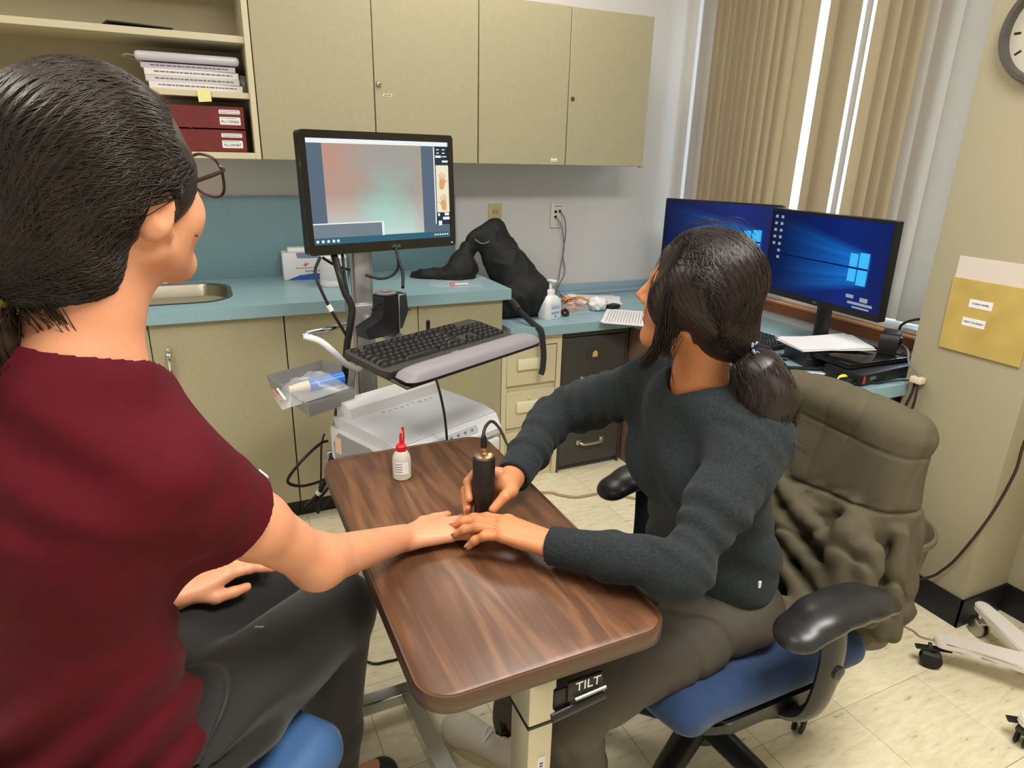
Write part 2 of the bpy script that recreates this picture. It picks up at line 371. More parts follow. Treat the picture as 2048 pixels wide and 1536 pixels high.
# ================================================================== BASE CABINETS, COUNTERS
BY = 2.485        # door plane
def base_cabinet(x0, x1, label, splits, handles, ends=0.0):
    xm = (x0 + x1) / 2; t = thing('base_cabinet', (xm, YB, 0), 0, label, 'cabinet', 'base cabinets under the blue counter')
    bm = bmn(); b2(bm, x0 - xm + .001, x1 - xm - .001, BY + 0.02 - YB, -0.03, 0.10, 0.874); b2(bm, x0 - xm + .001, x1 - xm - .001, BY + 0.075 - YB, -0.03, 0.0, 0.10); obj('body', bm, M_cab, t)
    bm = bmn(); b2(bm, x0 - xm + .001, x1 - xm - .001, BY + 0.068 - YB, BY + 0.0745 - YB, 0.0, 0.10); obj('toe_kick', bm, M_black, t)
    for k in range(len(splits) - 1):
        bm = bmn(); b2(bm, splits[k] - xm + .0018, splits[k + 1] - xm - .0018, BY - YB, BY + 0.0195 - YB, 0.102, 0.872, 0.0015, 1); d = obj('door', bm, M_cab, t)
        h = handles[k]
        if h is not None:
            bm = bmn(); hx = h - xm; y = BY - YB
            tube(bm, spline([(hx, y, 0.775), (hx, y - 0.022, 0.768), (hx, y - 0.026, 0.73), (hx, y - 0.022, 0.692), (hx, y, 0.685)], 6), 1.0, 8, flat=(0.0035, 0.007), up=(0, 1, 0))
            hd = obj('handle', bm, M_chrome, d)
            bm = bmn()
            for hz in (0.777, 0.683): b2(bm, hx - 0.009, hx + 0.009, y - 0.006, y, hz - 0.008, hz + 0.008, 0.002, 1)
            obj('handle_foot', bm, M_chrome, hd)
    return t
base_cabinet(-1.2, -0.655, 'beige base cabinet at the far left behind the person in maroon', (-1.2, -0.655), (-0.70,))
base_cabinet(-0.654, 0.2385, 'beige sink cabinet with two doors and chrome pulls', (-0.654, -0.203, 0.2385), (-0.266, -0.152))
base_cabinet(0.2395, 1.121, 'beige base cabinet behind the monitor cart', (0.2395, 0.75, 1.121), (None, None))
def worktop(name, label, poly_boxes, z0, z1):
    bm = bmn()
    for (a, b, c, d) in poly_boxes: b2(bm, a, b, c, d, z0, z1, 0.003, 2)
    return tag(obj(name, bm, M_counter), label, 'counter')
# sink counter: boxes around the basin opening, joined into one slab
SX0, SX1, SY0, SY1 = -0.56, 0.07, 2.575, 2.945
bm = bmn()
def slab_with_hole(bm, outer, hole, z0, z1):
    n = len(hole)
    vo = {}; 
    lo_o = [bm.verts.new((x, y, z0)) for x, y in outer]; hi_o = [bm.verts.new((x, y, z1)) for x, y in outer]
    lo_h = [bm.verts.new((x, y, z0)) for x, y in hole]; hi_h = [bm.verts.new((x, y, z1)) for x, y in hole]
    m = len(outer)
    for k in range(m): bm.faces.new((lo_o[k], lo_o[(k + 1) % m], hi_o[(k + 1) % m], hi_o[k]))
    for k in range(n): bm.faces.new((lo_h[(k + 1) % n], lo_h[k], hi_h[k], hi_h[(k + 1) % n]))
    for ring_o, ring_h in ((hi_o, hi_h), (lo_o, lo_h)):
        es = []
        for r in (ring_o, ring_h):
            for k in range(len(r)): es.append(bm.edges.get((r[k], r[(k + 1) % len(r)])))
        bmesh.ops.triangle_fill(bm, use_beauty=True, use_dissolve=False, edges=es)
hole = rrect(SX1 - SX0, SY1 - SY0, 0.11, 8, (SX0 + SX1) / 2, (SY0 + SY1) / 2)
slab_with_hole(bm, [(-1.2, 2.46), (1.148, 2.46), (1.148, 3.035), (-1.2, 3.035)], hole, 0.876, 0.92)
for e in bm.edges: pass
counter = tag(obj('sink_counter', bm, M_counter), 'blue laminate worktop with an inset steel sink', 'counter')
bm = bmn(); b2(bm, -1.2, 1.105, 3.036, 3.049, 0.90, 1.258, 0.002); tag(obj('backsplash_panel', bm, M_splash), 'dark teal backsplash panel behind the sink counter', 'panel')
bm = bmn(); b2(bm, 1.106, 1.112, 3.034, 3.049, 0.921, 1.262); obj('edge_strip', bm, mat('pale_edge_strip', (150, 152, 170), 0.4), bpy.data.objects['backsplash_panel'])
# sink basin
t = thing('sink_basin', ((SX0 + SX1) / 2, (SY0 + SY1) / 2, 0.92), 0, 'stainless steel sink basin let into the blue worktop', 'sink')
bm = bmn(); W, D_ = SX1 - SX0, SY1 - SY0
rings = []
for (g, z, r) in ((0.012, 0.0022, 0.122), (0.0, 0.003, 0.11), (-0.006, -0.004, 0.106), (-0.016, -0.13, 0.096), (-0.05, -0.165, 0.07), (-0.15, -0.168, 0.03)):
    rings.append([bm.verts.new((x, y, z)) for x, y in rrect(W + 2 * g, D_ + 2 * g, max(r, 0.01), 8)])
for a, b in zip(rings[:-1], rings[1:]):
    n = len(a)
    for k in range(n): bm.faces.new((a[k], a[(k + 1) % n], b[(k + 1) % n], b[k]))
bm.faces.new(rings[-1]); obj('bowl', bm, mat('sink_steel', (150, 146, 132), 0.36, 1.0), t)
bm = bmn(); lathe(bm, [(0, -0.169), (0.04, -0.167), (0.042, -0.163), (0.03, -0.164), (0, -0.166)], 20); obj('drain', bm, M_chrome, t)
t = thing('sink_faucet', (-0.25, 2.985, 0.92), 0, 'low chrome faucet at the back rim of the sink', 'faucet')
bm = bmn(); b2(bm, -0.13, 0.13, -0.022, 0.022, 0.0, 0.016, 0.006, 2); obj('base_plate', bm, M_chrome, t)
for sx in (-0.1, 0.1):
    bm = bmn(); lathe(bm, [(0, 0.016), (0.02, 0.016), (0.018, 0.035), (0.022, 0.045), (0.018, 0.055), (0, 0.057)], 18, Matrix.Translation((sx, 0, 0)))
    tube(bm, [(sx, 0, 0.05), (sx + (0.07 if sx > 0 else -0.07), -0.012, 0.058)], [0.006, 0.0045], 8); obj('lever', bm, M_chrome, t)
bm = bmn(); tube(bm, spline([(0, 0, 0.012), (0, -0.01, 0.07), (0, -0.06, 0.10), (0, -0.13, 0.09), (0, -0.15, 0.07)], 6), 0.0105, 12); obj('spout', bm, M_chrome, t)
# lower counter (L-shaped desk)
bm = bmn()
prism(bm, [(1.15, 2.46), (1.78, 2.46), (1.78, 1.50), (1.80, 1.47), (1.955, 1.355), (1.985, 1.345), (2.128, 1.345), (2.128, 1.362), (2.398, 1.362), (2.398, 3.035), (1.15, 3.035)], 0.703, 0.745)
tag(obj('desk_counter', bm, M_counter), 'low blue laminate desk counter running from the drawers to the window', 'counter')
bm = bmn(); b2(bm, 1.15, 2.397, 3.03, 3.048, 0.746, 0.80, 0.002); b2(bm, 1.15, 2.397, 3.012, 3.03, 0.746, 0.765, 0.002)
tag(obj('counter_upstand', bm, mat('pale_blue_upstand', (150, 178, 192), 0.4)), 'pale blue upstand strip along the back of the desk counter', 'trim')
# brown panel under the desk
bm = bmn(); b2(bm, 1.80, 1.83, 2.30, 3.02, 0.001, 0.702); tag(obj('desk_support_panel', bm, mat('brown_panel', (122, 98, 78), 0.6, var=0.2, vscale=8)), 'brown support panel under the desk beside the dark filing cabinet', 'panel')
bm = bmn(); b2(bm, 1.86, 2.395, 1.39, 1.42, 0.001, 0.702); tag(obj('desk_end_panel', bm, MATS['brown_panel']), 'brown end panel under the desk near the wall pier', 'panel')
# cream drawer pedestal
t = thing('drawer_pedestal', (1.272, 2.49, 0), 0, 'cream metal drawer cabinet with blank label pulls under the low counter', 'drawers')
M_cream = mat('cream_metal', (214, 204, 172), 0.45)
bm = bmn(); b2(bm, -0.148, 0.148, 0.02, 0.48, 0.0, 0.70); b2(bm, -0.148, -0.125, 0.0, 0.02, 0, 0.70); b2(bm, 0.125, 0.148, 0.0, 0.02, 0.0, 0.70); b2(bm, -0.125, 0.125, 0, 0.02, 0.655, 0.70); obj('body', bm, M_cream, t)
for k, (z0, z1) in enumerate(((0.475, 0.65), (0.272, 0.445), (0.06, 0.245))):
    bm = bmn(); b2(bm, -0.122, 0.122, 0.002, 0.02, z0, z1, 0.002, 1); d = obj('drawer', bm, M_cream, t)
    zc = z0 + 0.075; bm = bmn(); b2(bm, -0.075 - 0.0, 0.068, -0.016, 0.002, zc, zc + 0.05, 0.004, 2); obj('pull', bm, mat('pale_pull', (232, 224, 196), 0.5), d)
    if k == 1:
        bm = bmn(); lathe(bm, [(0, 0), (0.007, 0), (0.006, 0.006), (0, 0.007)], 14, Matrix.Translation((-0.01, 0.002, z1 - 0.035)) @ Matrix.Rotation(rad(90), 4, 'X')); obj('lock', bm, M_cream, d)
# dark filing cabinet
t = thing('filing_cabinet', (1.60, 2.49, 0), 0, 'dark grey steel filing cabinet with a card holder and metal pull', 'filing cabinet')
M_dkgrey = mat('dark_grey_steel', (66, 64, 60), 0.5)
bm = bmn(); b2(bm, -0.176, 0.176, 0.02, 0.5, 0.0, 0.70); b2(bm, -0.176, 0.176, 0, 0.02, 0.675, 0.70, 0.001, 1); b2(bm, -0.176, -0.168, 0, 0.02, 0, 0.68); b2(bm, 0.168, 0.176, 0, 0.02, 0, 0.68); obj('body', bm, M_dkgrey, t)
for k, (z0, z1) in enumerate(((0.36, 0.67), (0.03, 0.345))):
    bm = bmn(); b2(bm, -0.166, 0.166, 0.001, 0.02, z0, z1, 0.002, 1); d = obj('drawer', bm, M_dkgrey, t)
    bm = bmn(); zc = z1 - 0.085
    for (a, b, c, e_) in ((-.045, .045, .018, .024), (-.045, .045, -.024, -.018), (-.045, -.039, -.018, .018), (.039, .045, -.018, .018)): b2(bm, a, b, -0.004, 0.001, zc + c, zc + e_)
    ch = obj('card_holder', bm, M_steel, d)
    bm = bmn(); prism(bm, [(-0.013, -0.016), (0.013, -0.016), (0.013, 0.004), (0.006, 0.014), (-0.004, 0.014), (-0.013, 0.004)], 0.0, 0.001, Matrix.Translation((0, 0.0008, zc)) @ Matrix.Rotation(rad(90), 4, 'X')); obj('card', bm, mat('tan_card', (222, 176, 110), 0.7), ch)
    zc = z1 - 0.20; bm = bmn(); tube(bm, spline([(-0.065, 0.0, zc), (-0.06, -0.022, zc), (-0.04, -0.03, zc - 0.004), (0.04, -0.03, zc - 0.004), (0.06, -0.022, zc), (0.065, 0.0, zc)], 5), 0.0065, 10)
    b2(bm, -0.078, -0.052, -0.01, 0.001, zc - 0.012, zc + 0.012, 0.003, 2); b2(bm, 0.052, 0.078, -0.01, 0.001, zc - 0.012, zc + 0.012, 0.003, 2); obj('pull', bm, mat('pull_metal', (206, 200, 176), 0.3, 0.9), d)
# ================================================================== THINGS ON SHELVES AND WALLS
# stacked papers on the shelf (top z of board = 1.41+0.225)
zz = 1.636
M_pile = mat('white_manual_cover', (214, 208, 212), 0.6)
cols = [(222, 218, 220), (206, 200, 204), (226, 222, 222), (198, 190, 202)]
labs = ['white bound booklet at the bottom of the shelf stack', 'pale grey booklet second from the bottom of the shelf stack', 'white booklet third from the bottom of the shelf stack', 'lilac-grey booklet near the top of the shelf stack']
for k in range(4):
    h = (0.022, 0.02, 0.022, 0.018)[k]
    bm = bmn(); b2(bm, -0.15, 0.15, -0.105, 0.105, 0, h, 0.0015, 1)
    o = obj('booklet', bm, mat('booklet_cover_%d' % k, cols[k], 0.6), None, (0.045 - 0.004 * k, 2.865 + 0.003 * k, zz), (0, 0, rad((1.5, -1, 0.6, -2)[k])))
    tag(o, labs[k], 'booklet', 'booklets stacked on the open shelf')
    bm = bmn(); lines_print(bm, -0.12, 0.13, [h * 0.55], 0.004, -0.1052); obj('print', bm, M_ink, o); zz += h
# plastic bag of papers on top
bm = bmn(); box(bm, (0, 0, 0.018), (0.33, 0.21, 0.03), 0.012, 3)
o = tag(obj('plastic_packet', bm, mat('clear_plastic_packet', (200, 196, 206), 0.2, spec=0.6), None, (0.03, 2.86, zz + 0.001)), 'shiny plastic packet lying on top of the stacked booklets', 'packet')
bm = bmn(); tube(bm, spline([(-0.165, -0.06, 0.018), (-0.19, -0.05, 0.022), (-0.2, 0.03, 0.02), (-0.165, 0.06, 0.018)], 5), 0.006, 8, flat=(0.4, 1.6)); obj('loose_edge', bm, MATS['clear_plastic_packet'], o)
bm = bmn(); lathe(bm, [(0, 0), (0.02, 0), (0.024, 0.02), (0.02, 0.05), (0.012, 0.06), (0, 0.062)], 14)
tag(obj('grey_roll', bm, mat('grey_plastic_film', (96, 94, 92), 0.25), None, (0.203, 2.80, 1.636)), 'small dark grey plastic lump at the right end of the shelf', 'packet')
# dark folder tip on the upper shelf
bm = bmn(); b2(bm, -0.10, 0.10, -0.08, 0.08, 0, 0.004, 0.001, 1)
tag(obj('dark_folder', bm, M_blk, None, (-0.12, 2.83, 1.826), (0, 0, rad(14))), 'thin dark folder lying on the highest shelf', 'folder')
# maroon binder boxes
M_maroonbox = mat('maroon_binder', (112, 34, 30), 0.45, var=0.15, vscale=60)
for k, (z, txt, lab) in enumerate(((1.433, 'PLI-2002BT', 'maroon binder box marked PLI-2002BT, the lower of the two'), (1.512, 'PLI-1205BX', 'maroon binder box marked PLI-1205BX, the upper of the two'))):
    t = thing('binder_box', (0.07, 2.80, z), 0, lab, 'binder', 'maroon binder boxes on the shelf')
    bm = bmn(); b2(bm, -0.15, 0.122, -0.055, 0.15, 0.0, 0.075, 0.002, 1); obj('case', bm, M_maroonbox, t)
    for (zc, h) in ((0.057, 0.014), (0.027, 0.026)):
        bm = bmn(); prism(bm, rrect(0.070, h, 0.003, 4), 0, 0.0006, Matrix.Translation((0.073, -0.055, zc)) @ Matrix.Rotation(rad(90), 4, 'X')); lb = obj('paper_label', bm, M_paper, t)
        if h < 0.02:
            bm = bmn(); lines_print(bm, 0.042, 0.104, [zc + 0.003, zc - 0.003], 0.0018, -0.0557); obj('print', bm, M_ink, lb)
        else:
            text('lettering', txt, 0.0125, M_inkdark, lb, (0.073, -0.0559, zc - 0.003), (rad(90), 0, 0))
            bm = bmn(); lines_print(bm, 0.042, 0.095, [zc + 0.009], 0.0018, -0.0557); obj('print', bm, M_ink, lb)
# sticky note hanging from the shelf edge
bm = bmn(); prism(bm, [(-0.022, -0.02), (0.02, -0.022), (0.023, 0.019), (-0.019, 0.021)], 0, 0.0008)
tag(obj('sticky_note', bm, mat('yellow_note', (226, 220, 150), 0.7), None, (0.066, 2.7245, 1.619), (rad(88), 0, 0)), 'small yellow sticky note on the shelf edge above the maroon binders', 'note')
bpy.data.objects['sticky_note'].rotation_euler = Euler((rad(84), rad(-8), 0))
# wall outlets
t = thing('power_outlet', (1.322, YB, 1.162), 0, 'beige wall socket with a black plug, behind the backpack', 'outlet')
M_bplate = mat('beige_plate', (196, 184, 140), 0.45)
bm = bmn(); b2(bm, -0.036, 0.036, -0.006, 0, -0.058, 0.058, 0.003, 2); obj('plate', bm, M_bplate, t)
for z in (0.021, -0.021):
    bm = bmn(); prism(bm, rrect(0.032, 0.028, 0.008, 5), 0, 0.002, Matrix.Translation((0, -0.006, z)) @ Matrix.Rotation(rad(90), 4, 'X')); s_ = obj('socket', bm, mat('beige_socket', (180, 168, 126), 0.4), t)
    bm = bmn()
    for dx in (-0.007, 0.007): b2(bm, dx - 0.0012, dx + 0.0012, -0.0086, -0.0079, z - 0.003, z + 0.006)
    obj('slot', bm, M_blk, s_)
t = thing('network_outlet', (1.668, YB, 1.161), 0, 'white network wall plate with two cables plugged in', 'outlet')
bm = bmn(); b2(bm, -0.038, 0.038, -0.012, 0, -0.062, 0.062, 0.003, 2); obj('plate', bm, M_offwhite, t)
for (x, z) in ((-0.012, 0.018), (0.012, 0.02), (-0.012, -0.008)):
    bm = bmn(); b2(bm, x - 0.007, x + 0.007, -0.0128, -0.011, z - 0.007, z + 0.007); obj('jack', bm, M_blk, t)
bm = bmn(); lines_print(bm, -0.02, 0.022, [0.045], 0.004, -0.0122); obj('print', bm, M_ink, t)
CAB = {
'cartA': [(0.309, 2.0, 1.15), (0.286, 1.96, 1.114), (0.296, 1.94, 1.066), (0.32, 1.93, 1.004), (0.342, 1.93, 0.96), (0.359, 1.93, 0.925)],
'cartB': [(0.355, 2.03, 1.151), (0.356, 1.97, 1.108), (0.366, 1.95, 1.052), (0.382, 1.94, 1.008), (0.371, 1.93, 0.95), (0.359, 1.93, 0.897), (0.351, 1.93, 0.834), (0.342, 1.94, 0.763), (0.325, 1.97, 0.673), (0.32, 1.99, 0.55), (0.33, 2.0, 0.30), (0.36, 2.0, 0.16)],
'cartC': [(0.38, 2.03, 1.153), (0.374, 1.98, 1.091), (0.378, 1.95, 1.014), (0.367, 1.93, 0.958)],
'cartD': [(0.321, 2.03, 1.145), (0.361, 2.04, 1.117), (0.406, 2.06, 1.099)],
'cartE': [(0.551, 2.06, 1.174), (0.552, 2.03, 1.113), (0.532, 2.03, 1.082), (0.492, 2.03, 1.073), (0.448, 2.04, 1.085)],
'cartF': [(0.553, 2.03, 1.128), (0.551, 1.98, 1.097), (0.528, 1.9, 1.067)],
'loop': [(0.269, 1.85, 0.629), (0.244, 1.83, 0.632), (0.188, 1.8, 0.604), (0.146, 1.8, 0.556), (0.148, 1.8, 0.535), (0.184, 1.82, 0.511), (0.242, 1.88, 0.485), (0.271, 1.92, 0.474)],
'vert': [(0.269, 1.9, 0.632), (0.258, 1.9, 0.597), (0.252, 1.9, 0.53), (0.246, 1.9, 0.471), (0.229, 1.9, 0.422)],
'bun': [(0.279, 1.8, 0.60), (0.267, 1.8, 0.585), (0.266, 1.82, 0.548), (0.251, 1.84, 0.499), (0.224, 1.86, 0.444), (0.195, 1.88, 0.41)],
'bun2': [(0.267, 1.8, 0.516), (0.241, 1.84, 0.459), (0.226, 1.86, 0.426), (0.229, 1.88, 0.379)],
'bun3': [(0.27, 1.8, 0.482), (0.251, 1.82, 0.441), (0.233, 1.84, 0.409)],
'hang': [(0.476, 1.45, 0.936), (0.505, 1.5, 0.872), (0.527, 1.53, 0.796), (0.539, 1.548, 0.725), (0.544, 1.553, 0.66), (0.55, 1.555, 0.5), (0.56, 1.56, 0.35)],
'probe': [(0.431, 1.03, 0.938), (0.43, 1.03, 0.957), (0.448, 1.06, 0.962), (0.487, 1.12, 0.942), (0.54, 1.2, 0.885), (0.602, 1.3, 0.801), (0.665, 1.4, 0.705), (0.70, 1.5, 0.6), (0.66, 1.65, 0.45)],
'net1': [(1.656, 3.036, 1.153), (1.675, 3.01, 1.115), (1.704, 3.02, 1.012), (1.697, 3.03, 0.908), (1.669, 3.0, 0.832), (1.631, 2.95, 0.781), (1.616, 2.85, 0.752)],
'net2': [(1.680, 3.036, 1.181), (1.691, 3.0, 1.141), (1.704, 3.01, 1.064), (1.706, 3.03, 0.959), (1.717, 3.02, 0.867), (1.656, 2.98, 0.787), (1.658, 2.85, 0.757)],
'plug1': [(1.322, 3.01, 1.138), (1.337, 3.0, 1.111), (1.357, 3.0, 1.062), (1.386, 3.0, 1.0), (1.416, 3.0, 0.925), (1.474, 2.99, 0.846), (1.58, 2.98, 0.757), (1.653, 2.891, 0.752)],
'wall': [(2.36, 0.70, 0.95), (2.25, 0.86, 0.86), (2.14, 0.955, 0.74), (2.11, 0.956, 0.595), (2.105, 0.973, 0.478), (2.1, 0.996, 0.378), (2.1, 1.036, 0.253), (2.1, 1.068, 0.184), (2.095, 1.104, 0.132), (2.07, 1.2, 0.06), (2.08, 1.33, 0.008)],
'desk1': [(1.854, 1.615, 0.752), (1.953, 1.559, 0.752), (2.03, 1.518, 0.752), (2.035, 1.45, 0.753), (1.985, 1.395, 0.753), (1.935, 1.395, 0.753), (1.89, 1.42, 0.753), (1.88, 1.46, 0.753), (1.9, 1.492, 0.753)],
'white1': [(1.856, 1.561, 0.751), (1.964, 1.485, 0.751), (2.051, 1.434, 0.751), (2.174, 1.43, 0.751), (2.306, 1.464, 0.752)],
'white2': [(1.962, 1.462, 0.751), (2.022, 1.411, 0.751), (2.131, 1.398, 0.751), (2.249, 1.422, 0.752)],
'blk1': [(1.939, 1.463, 0.751), (2.0, 1.384, 0.751), (2.06, 1.374, 0.752), (2.10, 1.355, 0.756), (2.118, 1.317, 0.768)],
'usb': [(2.272, 1.499, 0.83), (2.186, 1.411, 0.84), (2.115, 1.349, 0.818), (2.112, 1.312, 0.796), (2.11, 1.301, 0.779)],
'drop1': [(2.118, 1.317, 0.768), (2.1, 1.307, 0.729), (2.09, 1.311, 0.684), (2.08, 1.313, 0.648), (2.07, 1.311, 0.5), (2.08, 1.30, 0.2), (2.09, 1.25, 0.012)],
'drop2': [(2.11, 1.303, 0.779), (2.1, 1.292, 0.725), (2.1, 1.293, 0.68), (2.09, 1.297, 0.626), (2.095, 1.28, 0.3), (2.09, 1.22, 0.012)],
'arc': [(2.34, 1.62, 0.78), (2.358, 1.577, 0.848), (2.36, 1.568, 0.877), (2.36, 1.539, 0.9), (2.36, 1.485, 0.918), (2.36, 1.40, 0.91)],
'floorbeige': [(0.95, 2.40, 0.006), (1.267, 2.331, 0.006), (1.33, 2.28, 0.006), (1.383, 2.238, 0.006), (1.456, 2.228, 0.006), (1.545, 2.222, 0.006), (1.596, 2.156, 0.006), (1.70, 2.05, 0.006)],
'floorblk': [(0.20, 1.78, 0.005), (0.253, 1.695, 0.005), (0.279, 1.638, 0.005), (0.313, 1.589, 0.005), (0.356, 1.58, 0.005), (0.411, 1.581, 0.005), (0.55, 1.62, 0.005)],
'floorthin': [(1.90, 1.20, 0.004), (1.967, 1.055, 0.004), (1.966, 1.011, 0.004), (1.994, 0.979, 0.004)],
}
M_greycab = mat('grey_cable', (120, 116, 118), 0.5); M_beigecab = mat('beige_cable', (170, 146, 124), 0.5)
def cable(key, r, m, label, parent=None, n=8, name='cable'):
    bm = bmn(); tube(bm, spline(CAB[key], n), r, 8); o = obj(name, bm, m, parent)
    if label: tag(o, label, 'cable')
    return o
cable('net1', 0.0028, M_greycab, 'grey network cable hanging from the lower jack of the wall plate')
cable('net2', 0.0028, M_greycab, 'grey network cable hanging from the upper jack of the wall plate')
o = cable('plug1', 0.004, M_cable, 'black power cord plugged into the beige socket behind the backpack', name='outlet_cable')
bm = bmn(); b2(bm, 1.308, 1.336, 3.005, 3.041, 1.127, 1.153, 0.006, 2); obj('plug', bm, M_blk, o)
cable('wall', 0.0045, mat('dark_red_brown_cable', (58, 34, 34), 0.4), 'dark cable drooping past the wall pier above the white trolley foot')
cable('floorbeige', 0.006, M_beigecab, 'beige cable lying on the floor in front of the drawers')
cable('floorblk', 0.004, M_cable, 'black cable lying on the floor under the wooden table')
cable('floorthin', 0.003, M_beigecab, 'thin tan cord on the floor by the white trolley foot')
# pier: pocket, envelope, clock
t = thing('paper_pocket', (2.13, 1.13, 1.04), 0, 'yellow envelope in a plastic pocket taped to the wall, marked SCRAP PAPER', 'envelope')
M_env = mat('manila_envelope', (198, 172, 96), 0.6, var=0.18, vscale=14, bump=0.1, bscale=25)
M_pock = mat('pocket_plastic', (216, 206, 198), 0.25)
def onpier(bm, y0, y1, z0, z1, x, th, sh=0.0):
    # plate on the face x=2.13 (faces -X); in local coords of the pocket
    vs = [(x, y0, z0), (x, y1, z0), (x, y1 + sh, z1), (x, y0 + sh, z1)]
    a = [bm.verts.new(v) for v in vs]; b = [bm.verts.new((v[0] - th, v[1], v[2])) for v in vs]
    bm.faces.new(a); bm.faces.new(list(reversed(b)))
    for k in range(4): bm.faces.new((a[k], b[k], b[(k + 1) % 4], a[(k + 1) % 4]))
bm = bmn(); onpier(bm, -0.125, 0.147, 0.06, 0.148, 0, 0.003); obj('pocket', bm, M_pock, t)
bm = bmn(); onpier(bm, -0.10, 0.142, -0.142, 0.082, -0.003, 0.005, 0.006); ev = obj('envelope', bm, M_env, t)
for (zc, s1, yy) in ((0.013, 'SCRAP PAPER', 0.048), (-0.045, 'HELP YOURSELF', 0.055)):
    bm = bmn(); onpier(bm, yy - 0.034, yy + 0.034, zc - 0.0125, zc + 0.0125, -0.008, 0.0008); lb = obj('paper_label', bm, M_paper, ev)
    text('lettering', s1, 0.0082, M_inkdark, lb, (-0.0091, yy, zc), (rad(90), 0, rad(-90)))
t = thing('wall_clock', (2.13, 1.165, 1.80), 0, 'round wall clock with a dark grey rim high on the pier', 'clock')
MC = Matrix.Rotation(rad(-90), 4, 'Y')
bm = bmn(); lathe(bm, [(0.118, 0.0), (0.138, 0.0), (0.140, 0.02), (0.134, 0.036), (0.122, 0.036), (0.118, 0.02)], 48, MC); obj('rim', bm, mat('grey_rim', (84, 80, 74), 0.4), t)
bm = bmn(); lathe(bm, [(0, 0.004), (0.119, 0.004), (0.119, 0.012), (0, 0.012)], 48, MC); face = obj('dial', bm, mat('clock_dial', (196, 190, 176), 0.5), t)
bm = bmn()
for k in range(12):
    a = rad(30 * k); box(bm, (0, 0, 0), (0.006, 0.018, 0.001), 0, 1, Matrix.Translation((-0.0125, 0.1 * math.sin(a), 0.1 * math.cos(a))) @ Matrix.Rotation(-a, 4, 'X') @ Matrix.Rotation(rad(90), 4, 'Z') @ Matrix.Rotation(rad(90), 4, 'X'))
obj('hour_marks', bm, M_inkdark, face)
bm = bmn(); tube(bm, [(-0.014, 0, 0), (-0.014, 0.045, 0.03)], 0.003, 6); tube(bm, [(-0.016, 0, 0), (-0.016, -0.03, -0.075)], 0.002, 6); obj('hands', bm, M_blk, t)
# ================================================================== THINGS ON THE SINK COUNTER
t = thing('glove_box', (0.425, 2.965, 0.92), rad(-3), 'white and blue box of supplies standing against the backsplash', 'box')
bm = bmn(); b2(bm, -0.125, 0.125, -0.045, 0.045, 0, 0.115, 0.002, 1); obj('carton', bm, M_white, t)
bm = bmn(); b2(bm, -0.10, 0.125, -0.02, 0.03, 0.115, 0.132, 0.003, 1); obj('tissue_flap', bm, M_paper, t)
M_blueprint = mat('blue_print', (58, 92, 186), 0.5); M_lav = mat('lavender_print', (132, 134, 172), 0.5); M_redprint = mat('red_print', (196, 110, 104), 0.5)
MF = lambda x, y, z: Matrix.Translation((x, y, z)) @ Matrix.Rotation(rad(90), 4, 'X')
bm = bmn(); prism(bm, [(-0.11, 0.001), (0.10, 0.001), (0.09, 0.014), (0.05, 0.024), (0.0, 0.026), (-0.06, 0.020)], 0, 0.0006, MF(0, -0.045, 0)); obj('blue_wave', bm, M_blueprint, t)
bm = bmn(); prism(bm, [(-0.07, 0.115), (0.125, 0.115), (0.125, 0.075), (0.05, 0.075), (0.045, 0.09), (-0.065, 0.092)], 0, 0.0006, MF(0, -0.045, 0)); obj('lavender_band', bm, M_lav, t)
bm = bmn(); prism(bm, [(-0.045, 0.062), (-0.036, 0.068), (-0.034, 0.078), (-0.030, 0.068), (-0.018, 0.072), (-0.026, 0.062), (-0.034, 0.057)], 0, 0.0006, MF(0, -0.045, 0)); obj('bird_emblem', bm, M_redprint, t)
bm = bmn(); lines_print(bm, -0.075, 0.0, [0.050], 0.004, -0.0452); obj('red_print_line', bm, M_redprint, t)
text('lettering', 'home & medical', 0.015, M_inkdark, t, (0.012, -0.0457, 0.037), (rad(90), 0, 0))
# white wipes canister
t = thing('wipes_canister', (0.475, 2.755, 0.92), 0, 'white ribbed plastic canister standing behind the cart pole', 'canister')
bm = bmn(); lathe(bm, [(0, 0), (0.052, 0), (0.056, 0.006), (0.056, 0.012), (0.054, 0.018), (0.054, 0.11), (0.056, 0.118), (0.05, 0.128), (0.046, 0.13), (0, 0.13)], 36); obj('bottle', bm, M_white, t)
bm = bmn(); lathe(bm, [(0, 0.13), (0.05, 0.13), (0.05, 0.15), (0.046, 0.155), (0, 0.155)], 36); obj('lid', bm, M_offwhite, t)
bm = bmn(); lathe(bm, [(0.0545, 0.03), (0.0548, 0.031), (0.0548, 0.10), (0.0545, 0.101)], 36); obj('wrap_label', bm, mat('pale_label', (222, 224, 232), 0.5), t)
# clear zip bag with red cap tube
t = thing('clear_zip_bag', (0.955, 2.62, 0.921), rad(-14), 'flat clear zip bag with a small red-capped tube on the counter corner', 'bag')
def film_mat(name, rgb, a):
    m = bpy.data.materials.new(name); m.use_nodes = True; nt = m.node_tree; nt.nodes.clear()
    o = nt.nodes.new('ShaderNodeOutputMaterial'); t_ = nt.nodes.new('ShaderNodeBsdfTransparent'); g = nt.nodes.new('ShaderNodeBsdfPrincipled'); mx = nt.nodes.new('ShaderNodeMixShader')
    g.inputs['Base Color'].default_value = (*lin(rgb), 1); g.inputs['Roughness'].default_value = 0.12; mx.inputs[0].default_value = a
    nt.links.new(t_.outputs[0], mx.inputs[1]); nt.links.new(g.outputs[0], mx.inputs[2]); nt.links.new(mx.outputs[0], o.inputs[0]); MATS[name] = m
    return m
M_film = film_mat('clear_film', (222, 228, 236), 0.22)
